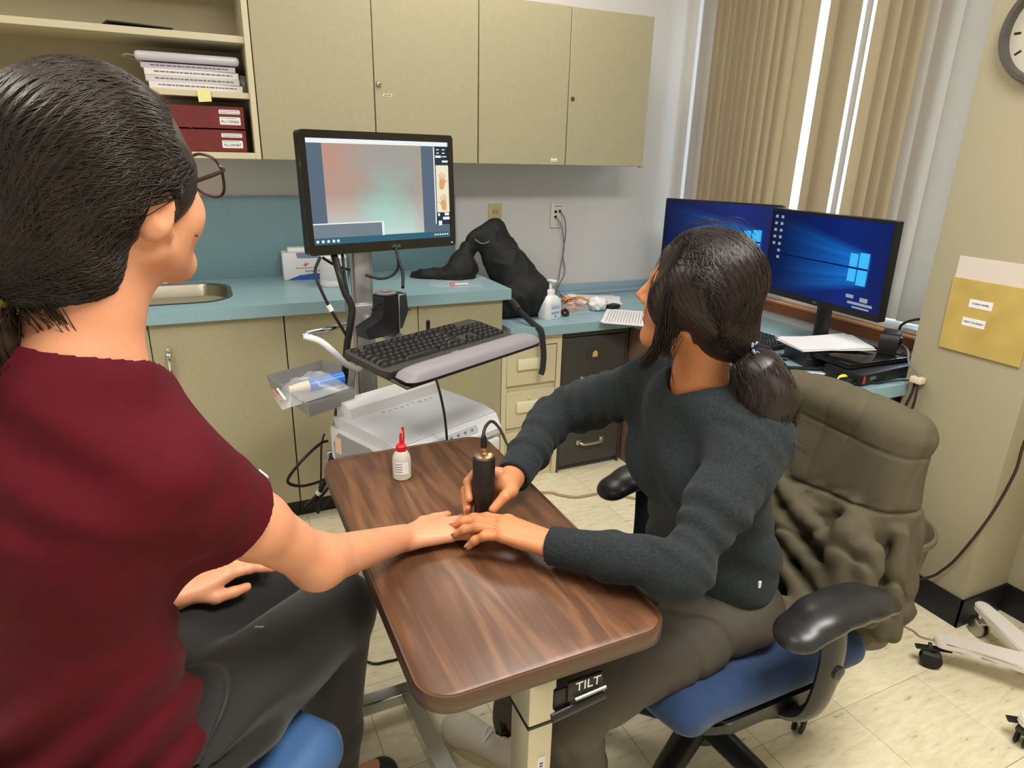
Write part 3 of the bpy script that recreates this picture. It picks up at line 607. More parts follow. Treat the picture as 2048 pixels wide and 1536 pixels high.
def pillow(bm, w, d, h, nx=14, ny=10, seed=0, wr=0.002):
    r = np.random.default_rng(seed); ph = r.uniform(0, 6, 6); top = {}
    for s_ in (1, 0):
        for i in range(nx + 1):
            for j in range(ny + 1):
                u, v = i / nx * 2 - 1, j / ny * 2 - 1; e = (1 - abs(u) ** 3) * (1 - abs(v) ** 3)
                z = h * e * (1 if s_ else 0.0) + (wr * math.sin(9 * u + 5 * v + ph[0]) * e + wr * math.sin(13 * v - 6 * u + ph[1]) * e if s_ else 0)
                top[s_, i, j] = bm.verts.new((u * w / 2, v * d / 2, max(z, 0) + (0.0008 if s_ else 0)))
        for i in range(nx):
            for j in range(ny):
                q = (top[s_, i, j], top[s_, i + 1, j], top[s_, i + 1, j + 1], top[s_, i, j + 1]); bm.faces.new(q if s_ else tuple(reversed(q)))
bm = bmn(); pillow(bm, 0.22, 0.13, 0.010, seed=3); obj('film', bm, M_film, t)
bm = bmn(); tube(bm, [(-0.005, -0.03, 0.006), (0.055, -0.02, 0.006)], 0.004, 10); obj('clear_tube', bm, M_white, t)
bm = bmn(); tube(bm, [(-0.022, -0.033, 0.008), (-0.004, -0.03, 0.008)], 0.008, 14); obj('red_cap', bm, mat('red_cap_plastic', (214, 84, 92), 0.4), t)
# ================================================================== THINGS ON THE LOW COUNTER
t = thing('soap_bottle', (1.408, 2.60, 0.7455), rad(18), 'white pump soap bottle with a blue printed label', 'bottle')
def stack_sections(bm, secs, n=8):
    rings = [[bm.verts.new((x, y, z)) for x, y in rrect(w, d, min(r, w / 2 - 1e-4, d / 2 - 1e-4), n)] for (w, d, r, z) in secs]
    for a, b in zip(rings[:-1], rings[1:]):
        m = len(a)
        for k in range(m): bm.faces.new((a[k], a[(k + 1) % m], b[(k + 1) % m], b[k]))
    bm.faces.new(list(reversed(rings[0]))); bm.faces.new(rings[-1])
M_soap = mat('milky_plastic', (232, 232, 236), 0.3)
bm = bmn(); stack_sections(bm, [(0.098, 0.07, 0.02, 0), (0.102, 0.074, 0.022, 0.004), (0.100, 0.072, 0.022, 0.07), (0.096, 0.07, 0.024, 0.085), (0.07, 0.056, 0.022, 0.1), (0.04, 0.04, 0.0195, 0.108)]); obj('bottle', bm, M_soap, t)
bm = bmn(); lathe(bm, [(0, 0.108), (0.021, 0.108), (0.021, 0.128), (0.018, 0.132), (0.008, 0.134), (0.0075, 0.165), (0, 0.165)], 22); obj('pump_collar', bm, M_white, t)
bm = bmn(); box(bm, (0, -0.008, 0.171), (0.026, 0.046, 0.010), 0.004, 2); obj('pump_head', bm, M_white, t)
bm = bmn(); prism(bm, rrect(0.066, 0.06, 0.004, 4), 0, 0.0006, MF(0, -0.0365, 0.045)); lb = obj('front_label', bm, mat('label_white_blue', (226, 230, 240), 0.5), t)
bm = bmn(); lines_print(bm, -0.024, 0.028, [0.058, 0.050, 0.032, 0.026], 0.004, -0.0372); b2(bm, -0.004, 0.004, -0.0376, -0.0370, 0.008, 0.02); obj('print', bm, mat('label_blue_ink', (110, 124, 176), 0.6), lb)
# bag of orange gloves / scissors
t = thing('orange_bundle', (1.575, 2.68, 0.746), 0, 'bundle of orange plastic strips in a clear bag beside the soap bottle', 'bag')
M_or = mat('orange_plastic', (224, 132, 40), 0.4)
r_ = random.Random(4)
for k in range(9):
    bm = bmn(); a = r_.uniform(-0.9, 0.9); x, y = r_.uniform(-0.045, 0.045), r_.uniform(-0.035, 0.035); z = 0.008 + 0.006 * k; L_ = r_.uniform(0.03, 0.05)
    tube(bm, spline([(x - L_ * math.cos(a), y - L_ * math.sin(a), z), (x, y, z + r_.uniform(0.004, 0.016)), (x + L_ * math.cos(a), y + L_ * math.sin(a), z - 0.003)], 5), 0.009, 8, flat=(0.5, 1.2)); obj('strip', bm, M_or, t)
bm = bmn(); pillow(bm, 0.13, 0.10, 0.055, seed=9, wr=0.006); obj('film', bm, M_film, t, (0.01, -0.012, 0))
bm = bmn(); lathe(bm, [(0, 0.0), (0.024, 0.0), (0.024, 0.006), (0, 0.007)], 20, Matrix.Translation((0.005, 0.02, 0.068))); obj('white_tag', bm, M_white, t)
bm = bmn()
for (x, y) in ((-0.062, -0.055), (-0.05, -0.025)):
    tube(bm, [(x + 0.016 * math.cos(a_), y + 0.004 * math.sin(a_), 0.012 + 0.011 * math.sin(a_)) for a_ in [2 * pi * k / 14 for k in range(14)]], 0.004, 8, closed=True)
o = tag(obj('scissor_handles', bm, M_blk, None, (1.555, 2.655, 0.746)), 'black scissor finger loops poking out beside the orange bundle', 'scissors')
# crumpled tissue
bm = bmn(); bmesh.ops.create_icosphere(bm, subdivisions=3, radius=1.0)
for v in bm.verts:
    n_ = v.co.normalized(); d = 1 + 0.16 * math.sin(9 * n_.x + 4 * n_.y) + 0.14 * math.sin(11 * n_.y - 7 * n_.z) + 0.1 * math.sin(17 * n_.z + 5 * n_.x)
    v.co = Vector((n_.x * 0.046 * d, n_.y * 0.04 * d, max(n_.z * 0.034 * d, -0.03)))
tag(obj('crumpled_tissue', bm, M_paper, None, (1.70, 2.66, 0.777), ang=180), 'crumpled white tissue on the low counter', 'tissue')
bm = bmn(); box(bm, (0, 0, 0.012), (0.075, 0.05, 0.022), 0.008, 2); o = tag(obj('dark_case', bm, M_blk, None, (1.79, 2.66, 0.746), (0, 0, rad(25))), 'small black case between the tissue and the papers', 'case')
bm = bmn(); tube(bm, spline([(0.03, 0, 0.012), (0.06, 0.02, 0.01), (0.05, 0.05, 0.006), (0.0, 0.06, 0.005)], 5), 0.003, 6); obj('lead', bm, M_cable, o)
def sheets(name, loc, rz, w, d, n, label, cat, m=None, printed=False, curl=0.0, spread=4, th=0.0006, parent=None):
    t = thing(name, loc, rz, label, cat); r = random.Random(hash(name) % 99)
    for k in range(n):
        bm = bmn(); nx = 8; a = rad(r.uniform(-spread, spread)); dx, dy = r.uniform(-0.006, 0.006), r.uniform(-0.006, 0.006)
        vs = {}
        for s_ in (0, 1):
            for i in range(nx + 1):
                u = i / nx
                for j in (0, 1):
                    z = curl * (u ** 2) * (0.6 + 0.4 * j) + s_ * th
                    vs[s_, i, j] = bm.verts.new(((u - 0.5) * w, (j - 0.5) * d, z))
        for i in range(nx):
            bm.faces.new((vs[1, i, 0], vs[1, i + 1, 0], vs[1, i + 1, 1], vs[1, i, 1])); bm.faces.new((vs[0, i, 1], vs[0, i + 1, 1], vs[0, i + 1, 0], vs[0, i, 0]))
            for j in (0, 1): bm.faces.new((vs[0, i, j], vs[0, i + 1, j], vs[1, i + 1, j], vs[1, i, j]))
        for i in (0, nx): bm.faces.new((vs[0, i, 0], vs[0, i, 1], vs[1, i, 1], vs[1, i, 0]))
        sh = obj('sheet', bm, m or M_paper, t, (dx, dy, k * (th + 0.0004)), (0, 0, a))
    if printed:
        bm = bmn(); z = n * (th + 0.0004) + 0.0002
        for row in range(13):
            x = -w * 0.42
            while x < w * 0.40:
                l = r.uniform(0.006, 0.02); b2(bm, x, min(x + l, w * .42), d * 0.42 - row * d * 0.064, d * 0.42 - row * d * 0.064 + 0.0035, z, z + 0.0002); x += l + 0.004
        obj('print', bm, mat('light_print', (160, 158, 164), 0.8), t)
    return t
sheets('loose_papers', (1.80, 2.865, 0.747), rad(-25), 0.28, 0.215, 5, 'loose white sheets on the counter below the network plate', 'papers', spread=9)
sheets('printed_form', (1.745, 2.47, 0.748), rad(52), 0.28, 0.20, 4, 'printed form pages overhanging the counter edge above the filing cabinet', 'papers', printed=True, spread=3)
bm = bmn(); b2(bm, -0.14, 0.14, -0.1, 0.1, 0, 0.0018); tag(obj('clipboard', bm, mat('brown_board', (150, 122, 100), 0.6), None, (1.74, 2.473, 0.7455), (0, 0, rad(52))), 'thin brown clipboard under the printed form', 'clipboard')
# ---------------------------------------------------------- monitors
def monitor_shell(name, loc, rz, tilt, w, h, bez, label, gloss=False):
    t = thing(name, loc, rz, label, 'monitor'); t.rotation_euler = Euler((tilt, 0, rz))
    m = M_blkgloss if gloss else M_blk
    bm = bmn(); rr = 0.012 if gloss else 0.004
    prism(bm, rrect(w, h, rr, 5), 0.004, 0.03, Matrix.Rotation(rad(90), 4, 'X') @ Matrix.Scale(-1, 4, (0, 0, 1))); obj('housing', bm, M_blk, t)
    bm = bmn(); box(bm, (0, 0.045, 0.0), (w * 0.55, 0.04, h * 0.55), 0.012, 2); obj('rear_cover', bm, M_blk, t)
    bm = bmn(); o_ = rrect(w, h, rr, 5); iw, ih = w - 2 * bez[0], h - bez[1] - bez[2]; cz = (bez[2] - bez[1]) / 2
    i_ = rrect(iw, ih, 0.001, 5, 0, cz)
    fr = [bm.verts.new((x, -0.004 if gloss else -0.002, z)) for x, z in o_]; fi = [bm.verts.new((x, -0.004 if gloss else -0.002, z)) for x, z in i_]
    br = [bm.verts.new((x * 1.0, 0.006, z)) for x, z in o_]; bi = [bm.verts.new((x, 0.004, z)) for x, z in i_]; n = len(o_)
    for k in range(n):
        k2 = (k + 1) % n
        bm.faces.new((fr[k], fr[k2], fi[k2], fi[k])); bm.faces.new((fr[k2], fr[k], br[k], br[k2])); bm.faces.new((fi[k], fi[k2], bi[k2], bi[k]))
    obj('bezel', bm, m, t)
    return t, iw, ih, cz
def plate(bm, u0, u1, v0, v1, iw, ih, cz, y, skew=0.0):
    x0, x1 = (u0 - .5) * iw, (u1 - .5) * iw; z1, z0 = (.5 - v0) * ih + cz, (.5 - v1) * ih + cz
    a = [bm.verts.new(p) for p in ((x0, y, z0), (x1, y, z0 + skew), (x1, y, z1 + skew), (x0, y, z1))]
    b = [bm.verts.new((v.co.x, y + 0.0003, v.co.z)) for v in a]
    bm.faces.new(a); bm.faces.new(list(reversed(b)))
    for k in range(4): bm.faces.new((a[k], b[k], b[(k + 1) % 4], a[(k + 1) % 4]))
SCR = 0.70
def grad_screen(name, build):
    m = bpy.data.materials.new(name); m.use_nodes = True; nt = m.node_tree; nt.nodes.clear()
    o = nt.nodes.new('ShaderNodeOutputMaterial'); e = nt.nodes.new('ShaderNodeEmission'); g = nt.nodes.new('ShaderNodeBsdfGlossy'); ad = nt.nodes.new('ShaderNodeMixShader')
    g.inputs['Roughness'].default_value = 0.25; ad.inputs[0].default_value = 0.03
    tc = nt.nodes.new('ShaderNodeTexCoord'); sp = nt.nodes.new('ShaderNodeSeparateXYZ'); nt.links.new(tc.outputs['Object'], sp.inputs[0])
    build(nt, sp, e, tc); nt.links.new(e.outputs[0], ad.inputs[1]); nt.links.new(g.outputs[0], ad.inputs[2]); nt.links.new(ad.outputs[0], o.inputs[0])
    return m
def mth(nt, op, a, b=None, c=None, clamp=False):
    n = nt.nodes.new('ShaderNodeMath'); n.operation = op; n.use_clamp = clamp
    for k, x in enumerate((a, b, c)):
        if x is None: continue
        if isinstance(x, (int, float)): n.inputs[k].default_value = x
        else: nt.links.new(x, n.inputs[k])
    return n.outputs[0]
def mixc(nt, f, a, b):
    n = nt.nodes.new('ShaderNodeMix'); n.data_type = 'RGBA'; n.clamp_factor = True
    if isinstance(f, float): n.inputs[0].default_value = f
    else: nt.links.new(f, n.inputs[0])
    for k, x in ((6, a), (7, b)):
        if isinstance(x, tuple): n.inputs[k].default_value = (*lin(x), 1)
        else: nt.links.new(x, n.inputs[k])
    return n.outputs[2]
# cart monitor
mon, iw, ih, cz = monitor_shell('cart_monitor', (0.523, 2.062, 1.329), rad(14.1), rad(-2.9), 0.512, 0.347, (0.019, 0.022, 0.030), 'glossy black monitor on the cart showing a skin close-up image', True)
bm = bmn(); plate(bm, 0, 1, 0, 1, iw, ih, cz, 0.0); scr = obj('screen', bm, emis('screen_slate', (96, 112, 128), SCR), mon)
def b_img(nt, sp, e, tc):
    u = mth(nt, 'MULTIPLY_ADD', sp.outputs[0], 1 / (0.69 * iw), 0.5 + (0.5 - 0.445) * 1.0, None) if False else mth(nt, 'MULTIPLY_ADD', sp.outputs[0], 1 / iw, 0.5)
    v = mth(nt, 'MULTIPLY_ADD', sp.outputs[2], -1 / ih, 0.5)
    nz = nt.nodes.new('ShaderNodeTexNoise'); nz.inputs['Scale'].default_value = 14; nz.inputs['Detail'].default_value = 4; nt.links.new(tc.outputs['Object'], nz.inputs['Vector'])
    nn = mth(nt, 'MULTIPLY_ADD', nz.outputs[0], 0.5, -0.25)
    fl = mth(nt, 'MULTIPLY_ADD', mth(nt, 'ADD', u, nn), -2.6, 1.15, True)        # red at left
    fb = mth(nt, 'MULTIPLY_ADD', v, 1.9, -0.95, True)                            # pale at bottom
    du = mth(nt, 'ABSOLUTE', mth(nt, 'SUBTRACT', mth(nt, 'ADD', u, nn), 0.52)); fc = mth(nt, 'MULTIPLY', mth(nt, 'MULTIPLY_ADD', du, -4.2, 1.0, True), mth(nt, 'MULTIPLY_ADD', v, 2.0, -0.35, True))
    c = mixc(nt, fl, (168, 164, 156), (200, 150, 132)); c = mixc(nt, fc, c, (158, 200, 186)); c = mixc(nt, fb, c, (206, 232, 226))
    fr = mth(nt, 'MULTIPLY', mth(nt, 'MULTIPLY_ADD', u, 8.0, -5.6, True), 0.5); c = mixc(nt, fr, c, (192, 158, 136))
    nt.links.new(c, e.inputs[0]); e.inputs[1].default_value = SCR
bm = bmn(); plate(bm, 0.10, 0.79, 0.04, 0.935, iw, ih, cz, -0.0006); obj('skin_image', bm, grad_screen('skin_closeup', b_img), scr)
E_white = emis('screen_white', (246, 250, 250), SCR); E_dark = emis('screen_dark', (52, 58, 66), SCR); E_cream = emis('screen_cream', (244, 236, 206), SCR)
E_teal = emis('screen_teal', (58, 104, 122), SCR); E_mid = emis('screen_mid', (122, 134, 144), SCR); E_skin = emis('screen_hand', (226, 170, 120), SCR); E_cy = emis('screen_cyan', (90, 200, 230), SCR)
bm = bmn(); plate(bm, 0, 1, 0, 0.042, iw, ih, cz, -0.0009); obj('title_bar', bm, E_white, scr)
bm = bmn(); plate(bm, 0, 0.475, 0.80, 0.935, iw, ih, cz, -0.0012); obj('dialog_panel', bm, E_mid, scr)
bm = bmn(); plate(bm, 0, 0.475, 0.795, 0.806, iw, ih, cz, -0.0015); plate(bm, 0.47, 0.485, 0.80, 0.94, iw, ih, cz, -0.0015); obj('dialog_edge', bm, E_white, scr)
bm = bmn(); plate(bm, 0, 1, 0.938, 1.0, iw, ih, cz, -0.0015); obj('task_bar', bm, E_teal, scr)
bm = bmn(); plate(bm, 0.895, 1.0, 0.042, 0.86, iw, ih, cz, -0.0009); obj('side_panel', bm, E_dark, scr)
bm = bmn(); plate(bm, 0.90, 1.0, 0.235, 0.73, iw, ih, cz, -0.0012); obj('hand_chart', bm, E_cream, scr)
bm = bmn()
for (a, b, c, d) in ((.90, .945, .135, .158), (.952, .99, .14, .15), (.952, .998, .185, .205), (.905, .92, .74, .77), (.96, .995, .735, .765), (.945, .998, .78, .81), (.908, .935, .82, .87), (.885, .893, .05, .85)): plate(bm, a, b, c, d, iw, ih, cz, -0.0013)
for k in range(2):
    for j in range(2): plate(bm, .91 + .045 * j, .93 + .045 * j, .07 + .035 * k, .08 + .035 * k, iw, ih, cz, -0.0013)
obj('side_buttons', bm, E_white, scr)
bm = bmn()
def flat_hand(bm, u, v, s, flip):
    X = (u - .5) * iw; Z = (.5 - v) * ih + cz
    def q(pts): 
        f = [bm.verts.new((X + p[0] * s * flip, -0.0016, Z + p[1] * s)) for p in pts]; bm.faces.new(f if flip > 0 else list(reversed(f)))
    q([(-.5, -1.4), (.3, -1.4), (.75, -.1), (.55, .35), (-.45, .3), (-.6, -.4)])
    for (x, y, dx, dy) in ((-.36, .2, -.12, 1.0), (-.1, .3, 0.02, 1.25), (.18, .3, .2, 1.15), (.42, .25, .42, .85)):
        q([(x - .1, y), (x + .1, y), (x + dx + .07, y + dy), (x + dx - .07, y + dy)])
    q([(.62, -.35), (.72, -.1), (1.15, .3), (1.2, .15)])
flat_hand(bm, .945, .40, 0.0185, 1); obj('hand_picture', bm, E_skin, scr)
bm = bmn(); flat_hand(bm, .955, .625, 0.0175, -1); obj('hand_picture', bm, E_skin, scr)
bm = bmn()
for k, u in enumerate((.015, .05, .085, .12, .15)): plate(bm, u, u + .016, .957, .982, iw, ih, cz, -0.0019)
for k in range(6): plate(bm, .87 + .02 * k, .882 + .02 * k, .96, .975, iw, ih, cz, -0.0019)
obj('task_icons', bm, E_white, scr)
text('lettering', 'ASUS', 0.013, M_alu, mon, (0.03, -0.0045, -0.347 / 2 + 0.012), (rad(90), 0, 0))
bm = bmn(); b2(bm, 0.238, 0.243, -0.0048, -0.003, -0.347 / 2 + 0.01, -0.347 / 2 + 0.013); obj('power_light', bm, emis('led_pale', (220, 230, 255), 1.0), mon)
# desk monitors with blue window wallpaper
def wallpaper(scr, iw, ih, cz, nm):
    def b(nt, sp, e, tc):
        u = mth(nt, 'MULTIPLY_ADD', sp.outputs[0], 1 / iw, 0.5); v = mth(nt, 'MULTIPLY_ADD', sp.outputs[2], -1 / ih, 0.5 + cz / ih)
        d = mth(nt, 'SUBTRACT', 0.86, u); dm = mth(nt, 'MAXIMUM', d, 0.0); q = mth(nt, 'SUBTRACT', v, 0.54)
        edge = mth(nt, 'MULTIPLY_ADD', dm, 0.42, 0.21)
        band = mth(nt, 'MULTIPLY', mth(nt, 'SUBTRACT', edge, mth(nt, 'ABSOLUTE', q)), 9.0, None, True)
        fall = mth(nt, 'POWER', mth(nt, 'MULTIPLY_ADD', dm, -1.05, 1.0, True), 2.2)
        right = mth(nt, 'MULTIPLY_ADD', d, 40.0, 1.0, True)
        nz = nt.nodes.new('ShaderNodeTexNoise'); nz.inputs['Scale'].default_value = 1.0; nz.inputs['Detail'].default_value = 3; cb = nt.nodes.new('ShaderNodeCombineXYZ')
        nt.links.new(mth(nt, 'MULTIPLY', mth(nt, 'DIVIDE', q, edge), 5.0), cb.inputs[0]); nt.links.new(cb.outputs[0], nz.inputs['Vector'])
        ray = mth(nt, 'MULTIPLY_ADD', nz.outputs[0], 1.5, -0.05)
        I = mth(nt, 'MULTIPLY', mth(nt, 'MULTIPLY', band, fall), mth(nt, 'MULTIPLY', right, ray), None, True)
        glow = mth(nt, 'MULTIPLY_ADD', mth(nt, 'ABSOLUTE', mth(nt, 'SUBTRACT', u, 0.7)), -1.3, 0.75, True)
        c = mixc(nt, glow, (6, 18, 66), (14, 42, 128)); c = mixc(nt, I, c, (24, 140, 246))
        nt.links.new(c, e.inputs[0]); e.inputs[1].default_value = SCR
    bm = bmn(); plate(bm, 0, 1, 0, 1, iw, ih, cz, 0.0); s_ = obj('screen', bm, grad_screen('blue_wallpaper_' + nm, b), scr)
    bm = bmn()
    for (u0, u1, v0, v1) in ((.725, .785, .37, .52), (.725, .785, .545, .69), (.797, .87, .35, .52), (.797, .87, .545, .72)): plate(bm, u0, u1, v0, v1, iw, ih, cz, -0.0006)
    obj('window_logo', bm, emis('logo_cyan', (70, 190, 250), SCR), s_)
    bm = bmn(); plate(bm, 0.12, 0.87, 0.524, 0.541, iw, ih, cz, -0.0008); obj('shadow_bar', bm, emis('wall_dark', (8, 26, 84), SCR), s_)
    return s_
mon, iw, ih, cz = monitor_shell('desk_monitor', (2.11, 1.765, 1.10), rad(-93.5), rad(1.6), 0.575, 0.343, (0.008, 0.010, 0.024), 'black desk monitor with desktop icons and a blue wallpaper, nearer the wall pier')
s_ = wallpaper(mon, iw, ih, cz, 'near')
bm = bmn(); r_ = random.Random(3)
for j in range(2):
    for k in range(7):
        if r_.random() < 0.15: continue
        plate(bm, .025 + .055 * j, .05 + .055 * j, .05 + .085 * k, .085 + .085 * k, iw, ih, cz, -0.0008)
for (a, b, c, d) in ((.74, .80, .84, .88), (.85, .91, .85, .90), (.76, .95, .915, .945), (.80, .93, .965, .985)): plate(bm, a, b, c, d, iw, ih, cz, -0.0008)
obj('desktop_icons', bm, emis('icon_pale', (170, 178, 190), SCR * 0.8), s_)
text('lettering', 'DELL', 0.011, M_alu, mon, (0, -0.0026, -0.343 / 2 + 0.011), (rad(90), 0, 0))
bm = bmn(); tube(bm, spline([(0, 0.05, -0.05), (0, 0.055, -0.2), (0, 0.05, -0.345)], 6), 1.0, 12, flat=(0.035, 0.016), up=(1, 0, 0)); obj('stand_neck', bm, M_blk, mon)
bm = bmn(); prism(bm, rrect(0.17, 0.13, 0.02, 5, 0, 0.05), -0.353, -0.342); obj('stand_foot', bm, M_blk, mon)
mon2, iw, ih, cz = monitor_shell('desk_monitor', (2.20, 2.44, 1.10), rad(-64), 0, 0.56, 0.335, (0.008, 0.008, 0.026), 'black desk monitor with a blue wallpaper, partly behind the seated woman\'s head')
wallpaper(mon2, iw, ih, cz, 'far')
bm = bmn(); tube(bm, spline([(0, 0.05, -0.05), (0, 0.055, -0.2), (0, 0.05, -0.342)], 6), 1.0, 12, flat=(0.035, 0.016), up=(1, 0, 0)); obj('stand_neck', bm, M_blk, mon2)
bm = bmn(); prism(bm, rrect(0.18, 0.12, 0.02, 5, 0, 0.03), -0.353, -0.341); obj('stand_foot', bm, M_blk, mon2)
# ---------------------------------------------------------- keyboards
M_key = mat('keycap_black', (30, 29, 28), 0.38); M_kbase = mat('keyboard_case', (48, 46, 44), 0.45)
_bmk = bmn(); box(_bmk, (0, 0, 0.0035), (1, 1, 0.007), 0.0, 1)
for v in _bmk.verts:
    if v.co.z > 0.003: v.co.x *= 0.82; v.co.y *= 0.82
KEYM = bpy.data.meshes.new('key'); finish(_bmk, 20); _bmk.to_mesh(KEYM); _bmk.free(); KEYM.materials.append(M_key)
def keyboard(name, loc, rz, tilt, w, d, label, palm=0.0):
    t = thing(name, loc, rz, label, 'keyboard'); t.rotation_euler = Euler((tilt, 0, rz))
    bm = bmn(); prism(bm, [(-w / 2 + 0.012, -palm), (w / 2 - 0.012, -palm), (w / 2, 0.02 - palm), (w / 2, d - 0.02), (w / 2 - 0.01, d), (-w / 2 + 0.01, d), (-w / 2, d - 0.02), (-w / 2, 0.02 - palm)], 0, 0.016); obj('case', bm, M_kbase, t)
    p = w / 24.2; rows = []
    def key(x, y, kx=1.0):
        k = bpy.data.objects.new('key', KEYM); link(k, t); k.location = (x, y, 0.016); k.scale = (p * kx - 0.0022, p - 0.0022, 1)
    x0 = -w / 2 + p * 0.75; yb = 0.018
    lay = [[1.25, 1.25, 1.25, 6.25, 1.25, 1.25, 1.25, 1.25], [2.25] + [1] * 10 + [2.75], [1.75] + [1] * 11 + [2.25], [1.5] + [1] * 12 + [1.5], [1] * 13 + [2]]
    for r, row in enumerate(lay):
        x = x0
        for kx in row: key(x + p * kx / 2, yb + p * (r + 0.5), kx); x += p * kx
    yf = yb + p * 5.5 + p * 0.5
    for k, g in enumerate((0, 2, 3, 4, 5, 6.5, 7.5, 8.5, 9.5, 11, 12, 13, 14)): key(x0 + p * (g + .5), yf)
    xn = x0 + p * 15.4
    for r in (3, 4):
        for c in range(3): key(xn + p * (c + .5), yb + p * (r + .5))
    for c in range(3): key(xn + p * (c + .5), yf); key(xn + p * (c + .5), yb + p * .5)
    key(xn + p * 1.5, yb + p * 1.5)
    xq = xn + p * 3.4
    for r in range(5):
        for c in range(4): 
            if xq + p * (c + .5) < w / 2 - 0.006: key(xq + p * (c + .5), yb + p * (r + .5))
    bm = bmn(); b2(bm, -0.012, 0.012, -palm + 0.004, -palm + 0.010, 0.0161, 0.0166); obj('maker_mark', bm, M_alu, t)
    return t
keyboard('keyboard', (0.55, 1.517, 0.957), rad(26.3), rad(7), 0.465, 0.155, 'black keyboard on the cart tray above the printer', palm=0.01)
keyboard('keyboard', (1.95, 2.02, 0.7465), rad(-86), rad(2.5), 0.42, 0.14, 'black keyboard on the desk behind the seated woman')
